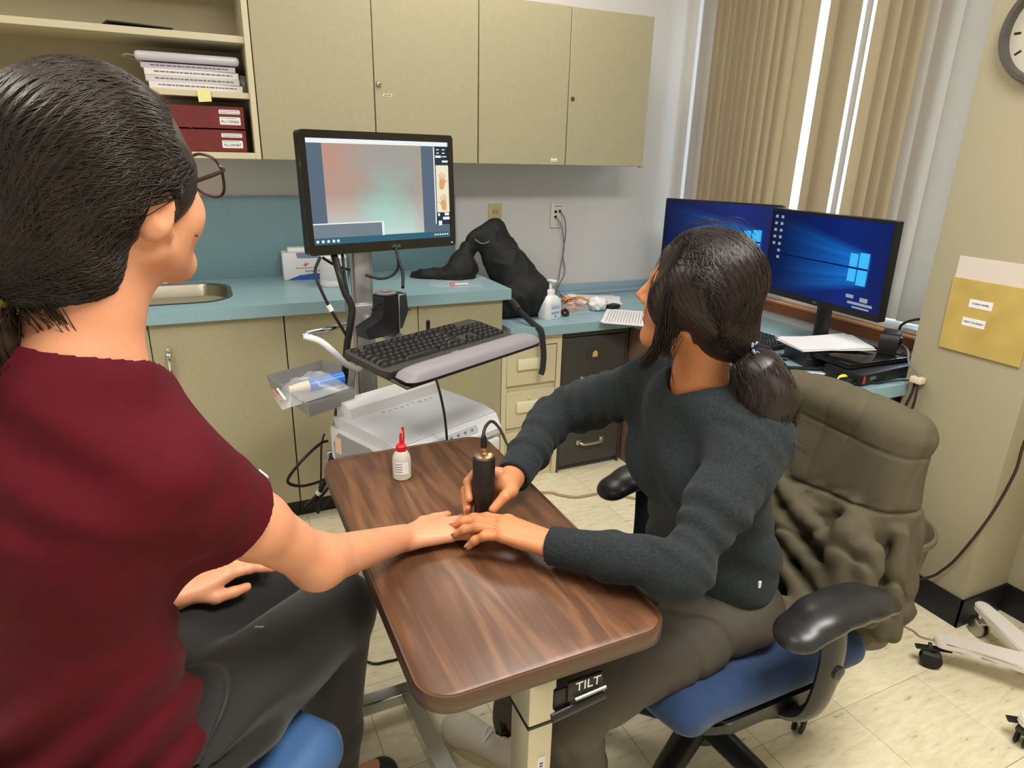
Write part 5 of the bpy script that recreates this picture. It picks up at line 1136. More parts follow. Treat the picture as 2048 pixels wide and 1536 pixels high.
# TILT lever
TI = Matrix.Translation((0.448 - TX, 0.664 - TYc, 0.690))
bm = bmn(); box(bm, (0, 0, 0.0), (0.062, 0.008, 0.036), 0.003, 2, TI); box(bm, (-0.036, 0.004, -0.012), (0.03, 0.008, 0.04), 0.004, 2, TI); lv = obj('tilt_bracket', bm, M_blk, table)
text('lettering', 'TILT', 0.023, M_paper, lv, TI @ Vector((0.004, -0.0043, 0.006)), (rad(90), 0, 0))
bm = bmn(); tube(bm, [TI @ Vector((-0.056, -0.004, -0.038)), TI @ Vector((0.036, -0.004, -0.026))], 1.0, 12, flat=(0.009, 0.005), up=(0, 0, 1)); obj('tilt_lever', bm, M_blk, table)
bm = bmn(); tube(bm, [TI @ Vector((-0.02, -0.008, -0.012)), TI @ Vector((0.034, -0.008, -0.008))], 0.0028, 8); obj('lever_rod', bm, M_steel, table)
# base
bm = bmn(); b2(bm, -0.205, 0.165, 0.295, 0.335, 0.062, 0.10, 0.003, 1); obj('base_cross_bar', bm, M_chrome, table)
bm = bmn(); b2(bm, -0.20, 0.19, -0.40, -0.36, 0.062, 0.10, 0.003, 1); obj('base_cross_bar', bm, M_chrome, table)
bm = bmn(); v_ = [(-0.045 - 0.016, 0.30), (-0.045 + 0.022, 0.30), (cxl + 0.026, -0.37), (cxl - 0.026, -0.37)]; prism(bm, v_, 0.060, 0.098); obj('base_long_bar', bm, M_chrome, table)
for (x, y) in ((-0.195, 0.315), (0.155, 0.315), (-0.185, -0.38), (0.18, -0.38)): caster(table, x, y, 0.027, h=0.07, rz=rad(70))
# ---------------------------------------------------------- bottle on the table
t = thing('dropper_bottle', (0.345, 1.296, TZ), 0, 'small clear dropper bottle with a red nozzle cap on the wooden table', 'bottle')
M_milky = film_mat('milky_clear_plastic', (228, 226, 214), 0.62)
bm = bmn(); lathe(bm, [(0, 0.0005), (0.018, 0.0005), (0.0205, 0.003), (0.0208, 0.045), (0.019, 0.055), (0.014, 0.064), (0.0095, 0.068), (0, 0.068)], 28); obj('bottle', bm, M_milky, t)
bm = bmn(); lathe(bm, [(0, 0.001), (0.0175, 0.001), (0.0185, 0.003), (0.0185, 0.011), (0, 0.011)], 28); obj('liquid', bm, mat('pale_yellow_liquid', (214, 206, 140), 0.2), t)
bm = bmn(); lathe(bm, [(0, 0.067), (0.0115, 0.067), (0.0115, 0.078), (0.009, 0.081), (0.004, 0.083), (0.0026, 0.108), (0, 0.109)], 20); cp = obj('cap', bm, mat('red_plastic', (206, 28, 34), 0.35), t)
bm = bmn(); tube(bm, spline([(0.006, 0.002, 0.080), (0.0075, 0.003, 0.10), (0.006, 0.004, 0.116)], 5), [0.002] * 10 + [0.002], 8); lathe(bm, [(0, 0), (0.0032, 0.001), (0.0032, 0.007), (0, 0.008)], 12, Matrix.Translation((0.006, 0.004, 0.113))); obj('tip_stopper', bm, MATS['red_plastic'], cp)
bm = bmn()
for k in range(9):
    a0 = rad(-150 + 11 * k)
    if k == 8: break
    p = [(0.0212 * math.cos(a0 + rad(d)), 0.0212 * math.sin(a0 + rad(d))) for d in (0, 11)]
    f = [bm.verts.new((p[0][0], p[0][1], 0.017)), bm.verts.new((p[1][0], p[1][1], 0.017)), bm.verts.new((p[1][0], p[1][1], 0.046)), bm.verts.new((p[0][0], p[0][1], 0.046))]; bm.faces.new(f)
lb = obj('paper_label', bm, M_paper, t)
bm = bmn()
for z in (0.040, 0.034, 0.028, 0.022):
    for k in range(5):
        a0 = rad(-145 + 9 * k); f = [bm.verts.new((0.0215 * math.cos(a0 + rad(d)), 0.0215 * math.sin(a0 + rad(d)), zz_)) for d, zz_ in ((0, z), (6.5, z), (6.5, z + 0.0022), (0, z + 0.0022))]; bm.faces.new(f)
obj('print', bm, M_ink, lb)
# ---------------------------------------------------------- handheld scope
DX, DY = 0.432, 1.03
t = thing('handheld_scope', (DX, DY, 0.783), 0, 'black cylindrical handheld skin microscope pressed on the resting fingers', 'microscope')
bm = bmn(); lathe(bm, [(0, 0), (0.015, 0), (0.017, 0.004), (0.0175, 0.03), (0.020, 0.045), (0.0213, 0.06), (0.0213, 0.128), (0.0195, 0.131), (0, 0.131)], 32); obj('barrel', bm, mat('soft_black', (26, 22, 22), 0.55), t)
bm = bmn(); lathe(bm, [(0, 0.131), (0.0188, 0.131), (0.0185, 0.1345), (0.0165, 0.1355), (0, 0.1352)], 28); obj('metal_cap', bm, mat('bronze_metal', (168, 142, 122), 0.3, 0.9), t)
bm = bmn(); lathe(bm, [(0, 0.135), (0.006, 0.135), (0.006, 0.139), (0.0047, 0.14), (0.0047, 0.143), (0.006, 0.144), (0.006, 0.147), (0.0045, 0.148), (0.0045, 0.152), (0, 0.152)], 16, Matrix.Translation((-0.001, 0, 0))); obj('connector', bm, mat('brass_metal', (176, 150, 104), 0.3, 0.9), t)
bm = bmn(); lathe(bm, [(0, 0.151), (0.0062, 0.151), (0.0055, 0.17), (0.003, 0.176), (0, 0.176)], 14, Matrix.Translation((-0.001, 0, 0))); obj('strain_relief', bm, M_blk, t)
bm = bmn(); lathe(bm, [(0, 0.1345), (0.003, 0.1345), (0.0028, 0.138), (0, 0.1395)], 12, Matrix.Translation((0.0095, -0.006, 0))); obj('indicator_light', bm, emis('amber_led', (255, 150, 60), 5.0), t)
bm = bmn(); tube(bm, [(p[0] - DX, p[1] - DY, p[2] - 0.783) for p in spline(CAB['probe'], 8)], 0.0032, 8); obj('lead', bm, M_cable, t)
# ================================================================== DESK CLUTTER
t = thing('mini_computer', (2.055, 1.475, 0.7455), rad(4), 'flat black desktop computer with a red stripe lying on the desk end', 'computer')
bm = bmn(); b2(bm, -0.13, 0.16, -0.09, 0.055, 0.004, 0.042, 0.004, 2); obj('case', bm, M_blk, t)
bm = bmn(); b2(bm, -0.122, -0.112, -0.0915, -0.089, 0.01, 0.036); obj('red_stripe', bm, mat('red_stripe', (204, 52, 40), 0.4), t)
bm = bmn(); b2(bm, -0.085, -0.055, -0.0912, -0.089, 0.02, 0.03); obj('badge', bm, M_alu, t)
t = thing('black_laptop', (2.09, 1.53, 0.789), rad(-2), 'closed black laptop lying on top of the flat computer', 'laptop')
bm = bmn(); b2(bm, -0.15, 0.15, -0.10, 0.11, 0, 0.010, 0.003, 2); obj('base', bm, M_blk, t)
bm = bmn(); b2(bm, -0.15, 0.15, -0.10, 0.11, 0.0105, 0.017, 0.003, 2); obj('lid', bm, M_blkgloss, t)
t = thing('desk_camera', (2.215, 1.50, 0.807), rad(30), 'black square webcam unit on the desk by the window sill', 'camera')
bm = bmn(); box(bm, (0, 0, 0.042), (0.07, 0.06, 0.075), 0.010, 2); obj('body', bm, M_blk, t)
bm = bmn(); prism(bm, [(-0.036, 0.0), (-0.05, 0.0), (-0.056, 0.05), (-0.045, 0.07), (-0.036, 0.07)], -0.03, 0.03, Matrix.Rotation(rad(90), 4, 'X')); obj('flap', bm, M_blk, t)
bm = bmn(); lathe(bm, [(0, 0), (0.016, 0), (0.014, 0.006), (0, 0.007)], 18, Matrix.Translation((0, -0.03, 0.045)) @ Matrix.Rotation(rad(90), 4, 'X')); obj('lens', bm, M_blkgloss, t)
t = thing('cable_adapter', (2.29, 1.46, 0.746), rad(15), 'black power adapter among the cables behind the webcam', 'adapter')
bm = bmn(); box(bm, (0, 0, 0.03), (0.07, 0.06, 0.055), 0.008, 2); obj('brick', bm, M_blk, t)
bm = bmn(); tube(bm, spline([(0.03, -0.02, 0.03), (0.045, -0.05, 0.04), (0.03, -0.07, 0.06), (-0.01, -0.06, 0.05)], 6), 0.004, 8); obj('lead', bm, M_cable, t)
sheets('paper_stack', (2.06, 1.645, 0.80), rad(-20), 0.28, 0.17, 7, 'fanned stack of white papers leaning over the laptop on the desk', 'papers', curl=0.012, spread=7)
bpy.data.objects['paper_stack'].location.z = 0.809
bm = bmn(); b2(bm, -0.05, 0.05, -0.02, 0.02, 0.0, 0.018, 0.006, 2); o = tag(obj('black_pouch', bm, M_blk, None, (1.90, 1.73, 0.746), (0, 0, rad(-30))), 'small black pouch on the desk under the edge of the papers', 'pouch')
bm = bmn(); b2(bm, -0.05, 0.05, -0.0205, -0.019, 0.008, 0.011); obj('zip', bm, M_alu, o)
bm = bmn(); box(bm, (0, 0, 0.031), (0.15, 0.14, 0.06), 0.004, 1); o = tag(obj('document_tray', bm, mat('dark_slate_plastic', (40, 40, 46), 0.4), None, (2.02, 1.655, 0.7455), (0, 0, rad(-12))), 'dark low document box under the fanned papers', 'box')
bm = bmn(); b2(bm, -0.07, 0.07, -0.0708, -0.069, 0.03, 0.034); obj('slot_line', bm, M_alu, o)
# black looped cable with yellow clip and steel tips
t = thing('looped_instrument_cable', (1.95, 1.46, 0.7455), 0, 'black instrument cable looped on the desk corner with a yellow clip', 'cable')
bm = bmn(); tube(bm, [(p[0] - 1.95, p[1] - 1.46, p[2] - 0.7455) for p in spline(CAB['desk1'], 8)], 0.0065, 10); obj('loop', bm, M_cable, t)
bm = bmn(); tube(bm, spline([(-0.055, -0.03, 0.012), (-0.035, -0.022, 0.022), (-0.01, -0.03, 0.022), (0.005, -0.045, 0.012)], 5), 1.0, 8, flat=(0.004, 0.009), up=(0, 0, 1)); obj('yellow_clip', bm, mat('yellow_plastic', (232, 222, 70), 0.4), t)
bm = bmn(); box(bm, (-0.03, -0.045, 0.012), (0.06, 0.04, 0.022), 0.008, 2); obj('grip', bm, M_blk, t)
bm = bmn(); tube(bm, [(-0.10, 0.155, 0.008), (-0.125, 0.175, 0.008)], 0.008, 10); tube(bm, [(-0.02, 0.13, 0.008), (0.01, 0.14, 0.008)], 0.005, 10); obj('steel_tip', bm, M_chrome, t)
M_whitecab = mat('white_cable', (214, 214, 218), 0.4)
cable('white1', 0.004, M_whitecab, 'white cable curving along the desk end, the one nearer the computer')
cable('white2', 0.004, M_whitecab, 'white cable curving along the desk end, the one nearer the desk edge')
cable('blk1', 0.0032, M_cable, 'thin black cable running along the desk edge to the wall pier')
cable('usb', 0.0035, M_greycab, 'grey cable running from the webcam down to the pier corner')
cable('drop1', 0.0042, M_cable, 'black cable dropping from the desk corner to the floor, the left one')
cable('drop2', 0.0042, mat('dark_red_brown_cable', (58, 34, 34), 0.4), 'dark brown cable dropping from the desk corner to the floor, the right one')
cable('arc', 0.005, mat('dark_purple_cable', (52, 36, 50), 0.4), 'dark cable arching over the window sill beside the pier')
bm = bmn(); b2(bm, 2.096, 2.126, 1.285, 1.325, 0.762, 0.784, 0.004, 2); tag(obj('cable_clip', bm, mat('cream_clip', (216, 206, 182), 0.5)), 'cream cable clip on the pier holding the desk cables', 'clip')
# ================================================================== WASTE BIN, TROLLEY FOOT
t = thing('waste_bin', (1.80, 1.13, 0), 0, 'olive brown plastic waste bin behind the draped office chair', 'bin')
M_bin = mat('olive_bin', (104, 98, 78), 0.5)
bm = bmn(); prof = [(0.0, 0.002), (0.105, 0.002), (0.108, 0.01), (0.150, 0.395), (0.156, 0.40), (0.158, 0.393), (0.161, 0.393), (0.160, 0.408), (0.150, 0.410), (0.145, 0.40), (0.102, 0.014), (0, 0.014)]
lathe(bm, prof, 40); obj('bucket', bm, M_bin, t)
t = thing('white_trolley', (2.10, 0.70, 0), 0, 'white star-footed trolley base with casters at the right wall', 'trolley')
M_twhite = mat('white_enamel', (222, 216, 210), 0.35)
def arm2(bm, pts, w, z0, z1):
    P = [Vector((x, y)) for x, y in pts]; n = len(P); L_, R_ = [], []
    for i in range(n):
        d = (P[min(i + 1, n - 1)] - P[max(i - 1, 0)]).normalized(); q = Vector((-d.y, d.x)); L_.append(P[i] + q * w[i]); R_.append(P[i] - q * w[i])
    cap_ = []
    d = (P[0] - P[1]).normalized(); q = Vector((-d.y, d.x))
    for k in range(1, 6): a = pi * k / 6; cap_.append(P[0] + (q * math.cos(a) + d * math.sin(a)) * w[0])
    poly = [(p.x, p.y) for p in list(reversed(R_))] if False else None
    pl = [(p.x, p.y) for p in R_][::-1]
    full = pl[:] ; full = [(p.x, p.y) for p in reversed(R_)] + [(p.x, p.y) for p in reversed(cap_)] if False else [(p.x, p.y) for p in L_[::-1]] + [(p.x, p.y) for p in cap_[::-1]] + [(p.x, p.y) for p in R_]
    prism(bm, full, z0, z1)
for pts in ([(1.885 - 2.10, 0.905 - 0.70), (1.955 - 2.10, 0.84 - .70), (2.01 - 2.10, 0.755 - .70), (0.02, -0.02)], [(2.165 - 2.1, 0.955 - .70), (2.135 - 2.1, 0.89 - .7), (2.085 - 2.1, 0.78 - .7), (0.02, -0.02)], [(1.80 - 2.10, 0.62 - .7), (1.9 - 2.1, .64 - .7), (0.0, -0.02)]):
    bm = bmn(); arm2(bm, pts, [0.024, 0.027, 0.034, 0.05][:len(pts)], 0.082, 0.106); bmesh.ops.bevel(bm, geom=list(bm.edges), offset=0.004, segments=2, affect='EDGES'); obj('foot_arm', bm, M_twhite, t)
bm = bmn(); lathe(bm, [(0, 0.08), (0.06, 0.08), (0.06, 0.11), (0.045, 0.12), (0, 0.12)], 28); obj('hub', bm, M_twhite, t)
bm = bmn(); cyl(bm, (0.01, -0.01, 0.11), (0.01, -0.01, 0.85), 0.022, 20); obj('column', bm, M_twhite, t)
bm = bmn(); lathe(bm, [(0, 0.85), (0.16, 0.85), (0.165, 0.86), (0.16, 0.872), (0, 0.872)], 32, Matrix.Translation((0.01, -0.01, 0))); obj('top_tray', bm, M_twhite, t)
caster(t, 1.868 - 2.10, 0.915 - 0.70, 0.03, fork=M_dkgrey, h=0.082, rz=rad(130)); caster(t, 2.155 - 2.1, 0.945 - .7, 0.03, fork=M_chrome, wheel=M_steel, h=0.082, rz=rad(70)); caster(t, 1.825 - 2.1, 0.63 - .7, 0.03, fork=M_dkgrey, h=0.082, rz=rad(190))
bm = bmn(); tube(bm, [(1.835 - 2.1, 0.948 - .7, 0.062), (1.905 - 2.1, 0.885 - .7, 0.07)], 1.0, 10, flat=(0.004, 0.012), up=(0, 0, 1)); obj('brake_pedal', bm, M_blkrub, t)
bm = bmn(); tube(bm, [(1.80 - 2.1, 0.665 - .7, 0.062), (1.86 - 2.1, 0.61 - .7, 0.07)], 1.0, 10, flat=(0.004, 0.012), up=(0, 0, 1)); obj('brake_pedal', bm, M_blkrub, t)
# ================================================================== OFFICE CHAIR (right) AND JACKET
OX, OY = 1.0, 0.955
chair = thing('office_chair', (OX, OY, 0), 0, 'blue-seated office chair with black armrests under the woman in grey', 'chair')
M_navy = mat('blue_chair_fabric', (36, 62, 104), 0.85, bump=0.25, bscale=700, var=0.15, vscale=40, sheen=0.2)
M_arm = mat('black_armrest', (38, 38, 40), 0.32)
F = Field(); F.rbox((0.955, 0.945, 0.455), (0.25, 0.245, 0.036), None, 0.035, 0.01); F.ell((0.73, 0.945, 0.44), (0.06, 0.235, 0.045), None, 0.04); F.ell((0.96, 0.945, 0.50), (0.19, 0.19, 0.03), None, 0.03, 's')
field_obj('seat_cushion', F, (0.64, 0.66, 0.38), (1.26, 1.24, 0.53), 0.006, M_navy, chair, (OX, OY, 0))
bm = bmn(); prism(bm, rrect(0.50, 0.49, 0.12, 8, 0.955 - OX, 0.945 - OY), 0.395, 0.428); bmesh.ops.bevel(bm, geom=[e for e in bm.edges], offset=0.006, segments=2, affect='EDGES'); obj('seat_pan', bm, M_blk, chair)
bm = bmn(); cyl(bm, (0, 0, 0.12), (0, 0, 0.30), 0.028); cyl(bm, (0, 0, 0.28), (0, 0, 0.40), 0.019); obj('gas_lift', bm, M_blk, chair)
bm = bmn(); b2(bm, -0.10, 0.09, -0.07, 0.07, 0.355, 0.398, 0.008, 2); obj('tilt_mechanism', bm, M_blk, chair)
bm = bmn(); lathe(bm, [(0, 0.085), (0.055, 0.085), (0.052, 0.13), (0.034, 0.15), (0, 0.15)], 24)
for k in range(5):
    a = rad(-10 + 72 * k); d = Vector((math.cos(a), math.sin(a), 0))
    tube(bm, [d * 0.03 + Vector((0, 0, 0.118)), d * 0.17 + Vector((0, 0, 0.108)), d * 0.30 + Vector((0, 0, 0.082)), d * 0.325 + Vector((0, 0, 0.075))], [0.036, 0.032, 0.026, 0.018], 12, flat=(0.62, 1.0), up=(0, 0, 1))
obj('star_base', bm, M_arm, chair)
for k in range(5):
    a = rad(-10 + 72 * k); caster(chair, 0.312 * math.cos(a), 0.312 * math.sin(a), 0.028, h=0.075, rz=a + 0.6)
def armrest(y, s, front, back):
    F = Field(); n = 5; xs = np.linspace(front, back, n)
    zc = [0.650, 0.668, 0.672, 0.668, 0.655]
    for i in range(n - 1): F.ecap((xs[i], y, zc[i]), (xs[i + 1], y, zc[i + 1]), 0.046, 0.046 if i < n - 2 else 0.040, (0, 1, 0), 0.5, 0.015)
    field_obj('armrest_pad', F, (front - 0.07, y - 0.07, 0.61), (back + 0.07, y + 0.07, 0.71), 0.004, M_arm, chair, (OX, OY, 0), 2)
    bm = bmn(); yy = y - OY; tube(bm, spline([(0.985 - OX, yy, 0.645), (0.995 - OX, yy + 0.006 * s, 0.55), (0.99 - OX, yy - 0.006 * s, 0.43), (0.975 - OX, yy - 0.05 * s, 0.385), (0.96 - OX, yy - 0.14 * s, 0.378)], 5), 1.0, 10, flat=(0.032, 0.014), up=(1, 0, 0)); obj('armrest_post', bm, M_arm, chair)
    bm = bmn(); lathe(bm, [(0, 0), (0.016, 0), (0.014, 0.012), (0, 0.014)], 16, Matrix.Translation((1.0 - OX, yy + 0.012 * s, 0.535)) @ Matrix.Rotation(rad(-90 * s), 4, 'X')); obj('armrest_knob', bm, M_arm, chair)
armrest(0.655, -1, 0.895, 1.105); armrest(1.245, 1, 0.885, 1.09)
bm = bmn(); tube(bm, spline([(0.15, 0, 0.37), (0.26, 0, 0.40), (0.30, 0, 0.52), (0.29, 0, 0.68)], 6), 1.0, 10, flat=(0.012, 0.035), up=(1, 0, 0)); obj('back_bracket', bm, M_blk, chair)
F = Field(); RB = np.stack([nrm((0.985, 0, -0.17)), V(0, 1, 0), nrm((0.17, 0, 0.985))], 1)
F.rbox((1.265, 0.955, 0.70), (0.03, 0.20, 0.235), RB, 0.028, 0.01)
field_obj('backrest', F, (1.14, 0.72, 0.42), (1.40, 1.2, 0.97), 0.008, M_navy, chair, (OX, OY, 0))
# jacket draped over the backrest
M_olive = mat('olive_jacket_cloth', (92, 85, 68), 0.8, bump=0.15, bscale=900, var=0.12, vscale=18, spec=0.2)
F = Field()
F.rbox((1.262, 0.945, 0.715), (0.05, 0.20, 0.235), RB, 0.045, 0.02)
F.ell((1.30, 0.95, 0.935), (0.055, 0.19, 0.035), None, 0.05)
F.ell((1.29, 0.945, 0.56), (0.075, 0.215, 0.16), None, 0.06)
F.cap((1.30, 0.825, 0.89), (1.315, 0.785, 0.70), 0.045, 0.052, 0.04); F.cap((1.315, 0.785, 0.70), (1.275, 0.770, 0.50), 0.052, 0.062, 0.04)
F.cap((1.275, 0.770, 0.50), (1.21, 0.78, 0.445), 0.06, 0.042, 0.05)
F.cap((1.19, 0.80, 0.70), (1.17, 0.76, 0.56), 0.042, 0.052, 0.03)
F.cap((1.17, 0.82, 0.52), (1.09, 0.85, 0.505), 0.04, 0.03, 0.02); F.cap((1.17, 0.92, 0.50), (1.08, 0.98, 0.505), 0.035, 0.025, 0.02)
for (a, b, r0, r1) in (((1.215, 1.04, 0.715), (1.165, 0.80, 0.655), 0.020, 0.026), ((1.20, 1.05, 0.655), (1.150, 0.80, 0.575), 0.024, 0.030), ((1.19, 1.03, 0.59), (1.135, 0.84, 0.525), 0.024, 0.030),
                       ((1.185, 0.74, 0.69), (1.165, 0.715, 0.56), 0.026, 0.034), ((1.255, 0.735, 0.72), (1.24, 0.705, 0.50), 0.022, 0.030), ((1.30, 0.755, 0.74), (1.32, 0.735, 0.52), 0.022, 0.030),
                       ((1.225, 0.82, 0.735), (1.175, 0.735, 0.655), 0.020, 0.024), ((1.15, 0.97, 0.53), (1.075, 0.90, 0.512), 0.022, 0.016), ((1.15, 1.05, 0.53), (1.075, 1.06, 0.512), 0.022, 0.016)):
    F.cap(a, b, r0, r1, 0.022)
def jdisp(p, d):
    z = p[:, 2]; y = p[:, 1]; low = np.clip((0.79 - z) / 0.10, 0, 1)
    q = p @ np.array([[1, 0, 0], [0, 0.8, 0.45], [0, -0.6, 0.9]])            # folds run diagonally
    n1 = snoise(q * V(0.8, 0.28, 1.1), 8, 40); n2 = snoise(q * V(0.8, 1.0, 0.35), 18, 30)
    out = low * (0.004 * snoise(p, 5, 20) + 0.008 * np.exp(-(n1 / 0.22) ** 2) + 0.004 * np.exp(-(n2 / 0.20) ** 2))
    out += (1 - low) * (0.0025 * snoise(p, 6, 16) + 0.003 * np.exp(-((snoise(p * V(1, 1.3, .45), 12, 20)) / 0.16) ** 2))
    seam = np.exp(-((z - 0.885 - 0.02 * (y - 0.95)) / 0.0030) ** 2) * 0.003 + np.exp(-((z - 0.735 + 0.12 * (y - 0.95)) / 0.004) ** 2) * 0.006 * (y < 1.0)
    return out + seam
F.disp = jdisp; F.damp = 0.02
jk = field_obj('jacket', F, (1.02, 0.60, 0.36), (1.46, 1.22, 1.03), 0.0040, M_olive)
tag(jk, 'olive grey jacket draped over the back of the office chair', 'jacket')
# ================================================================== BACKPACK
M_bag = mat('black_bag_cloth', (20, 21, 22), 0.75, bump=0.2, bscale=600)
bag = thing('backpack', (1.24, 2.70, 0.746), 0, 'black drawstring backpack slumped from the sink counter to the low counter', 'backpack')
F = Field()
ax0, ax1 = V(1.215, 2.80, 1.05), V(1.325, 2.70, 0.84)
F.cap(ax0, ax1, 0.075, 0.115, 0.05)
F.ell((1.335, 2.70, 0.835), (0.105, 0.10, 0.088), None, 0.04)
F.cap((1.16, 2.80, 1.09), (1.225, 2.82, 1.11), 0.05, 0.055, 0.03)
F.cap((1.215, 2.83, 1.10), (1.27, 2.83, 1.03), 0.055, 0.06, 0.03)
F.cap((1.10, 2.80, 1.08), (1.07, 2.80, 1.00), 0.03, 0.03, 0.04)
F.cap((1.24, 2.69, 0.82), (1.22, 2.68, 0.785), 0.06, 0.055, 0.04)
F.half((0, 0, 0.748), (0, 0, -1)); F.half((0, 3.03, 0), (0, 1, 0))
F.rbox((0.9, 2.75, 0.82), (0.249, 0.4, 0.1015), None, 0.002, 0.004, 's')
def bdisp(p, d): return 0.008 * snoise(p, 31, 30) - 0.006 * np.exp(-(snoise(p, 37, 30) / 0.25) ** 2)
F.disp = bdisp; F.damp = 0.02
field_obj('body', F, (1.0, 2.54, 0.735), (1.50, 3.04, 1.20), 0.0045, M_bag, bag, (1.24, 2.70, 0.746))
F = Field()
F.chain([V(1.08, 2.80, 1.05), V(1.04, 2.78, 0.98), V(0.98, 2.76, 0.936), V(0.90, 2.80, 0.932), V(0.84, 2.84, 0.930)], [0.035, 0.032, 0.02, 0.014, 0.009], 0.04)
F.ell((0.96, 2.80, 0.935), (0.11, 0.055, 0.016), rotz(-0.35), 0.03); F.ell((1.04, 2.76, 0.97), (0.06, 0.05, 0.05), None, 0.04)
F.half((0, 0, 0.9215), (0, 0, -1))
F.disp = bdisp; F.damp = 0.02
field_obj('side_flap', F, (0.80, 2.66, 0.915), (1.14, 2.92, 1.11), 0.0045, M_bag, bag, (1.24, 2.70, 0.746))
def Bg(p): return (p[0] - 1.24, p[1] - 2.70, p[2] - 0.746)
bm = bmn(); tube(bm, [Bg(p) for p in spline([(1.155, 2.66, 0.90), (1.20, 2.60, 0.85), (1.23, 2.54, 0.80), (1.265, 2.47, 0.755), (1.285, 2.445, 0.735), (1.292, 2.438, 0.69), (1.30, 2.436, 0.62), (1.296, 2.434, 0.56), (1.288, 2.434, 0.535)], 6)], 1.0, 8, flat=(0.0022, 0.013), up=(0, 1, 0.3)); obj('strap', bm, mat('black_webbing', (34, 34, 36), 0.6), bag)
bm = bmn(); tube(bm, [Bg(p) for p in ((1.205, 2.592, 0.845), (1.225, 2.55, 0.81))], 1.0, 8, flat=(0.005, 0.016), up=(0, 1, 0.6)); obj('buckle', bm, M_dkgrey, bag)
bm = bmn(); tube(bm, [Bg(p) for p in spline([(1.10, 2.755, 1.09), (1.12, 2.735, 1.075), (1.15, 2.74, 1.075), (1.17, 2.75, 1.085)], 5)], 0.0025, 6); obj('grey_cord', bm, M_greycab, bag)
bm = bmn()
for (p, q) in (((1.30, 2.79, 1.03), (1.325, 2.75, 0.985)), ((1.335, 2.75, 0.99), (1.345, 2.73, 0.955))): tube(bm, [Bg(p), Bg(q)], 0.004, 6); lathe(bm, [(0, 0), (0.008, 0.002), (0.008, 0.01), (0, 0.012)], 10, Matrix.Translation(Bg(q)))
obj('toggle', bm, M_blk, bag)
# ================================================================== BLUE CHAIR (left, under the person in maroon)
# ================================================================== PEOPLE
def skin_mat(name, rgb, red):
    m = bpy.data.materials.new(name); m.use_nodes = True; nt = m.node_tree; N = nt.nodes; L = nt.links; b = N['Principled BSDF']
    tc = N.new('ShaderNodeTexCoord'); n = N.new('ShaderNodeTexNoise'); n.inputs['Scale'].default_value = 22; n.inputs['Detail'].default_value = 4; L.new(tc.outputs['Object'], n.inputs['Vector'])
    L.new(mixc(nt, mth(nt, 'MULTIPLY_ADD', n.outputs[0], 1.6, -0.4, True), rgb, red), b.inputs['Base Color'])
    b.inputs['Roughness'].default_value = 0.48; b.inputs['Subsurface Weight'].default_value = 0.12; b.inputs['Subsurface Radius'].default_value = (0.012, 0.005, 0.003); b.inputs['Subsurface Scale'].default_value = 0.6
    n2 = N.new('ShaderNodeTexNoise'); n2.inputs['Scale'].default_value = 320; L.new(tc.outputs['Object'], n2.inputs['Vector'])
    bp = N.new('ShaderNodeBump'); bp.inputs['Strength'].default_value = 0.12; bp.inputs['Distance'].default_value = 0.001; L.new(n2.outputs[0], bp.inputs['Height']); L.new(bp.outputs[0], b.inputs['Normal'])
    return m
M_skinA = skin_mat('fair_skin', (222, 160, 122), (214, 142, 108)); M_skinB = skin_mat('tan_skin', (206, 142, 96), (196, 126, 84))
M_lip = mat('lip_skin', (176, 92, 84), 0.4); M_eye = mat('eye_white', (228, 224, 218), 0.25); M_iris = mat('iris_brown', (50, 32, 22), 0.2); M_nail = mat('nail', (232, 184, 164), 0.25)
def hair_mat(name, rgb, hi):
    m = bpy.data.materials.new(name); m.use_nodes = True; nt = m.node_tree; N = nt.nodes; L = nt.links; b = N['Principled BSDF']
    tc = N.new('ShaderNodeTexCoord'); n = N.new('ShaderNodeTexNoise'); n.inputs['Scale'].default_value = 60; n.inputs['Detail'].default_value = 3; L.new(tc.outputs['Object'], n.inputs['Vector'])
    L.new(mixc(nt, mth(nt, 'MULTIPLY_ADD', n.outputs[0], 2.4, -0.8, True), rgb, hi), b.inputs['Base Color'])
    b.inputs['Roughness'].default_value = 0.38; b.inputs['Specular IOR Level'].default_value = 0.45
    return m
M_hairA = hair_mat('dark_brown_hair', (32, 25, 19), (50, 38, 28)); M_hairB = hair_mat('black_brown_hair', (26, 20, 18), (46, 30, 26))
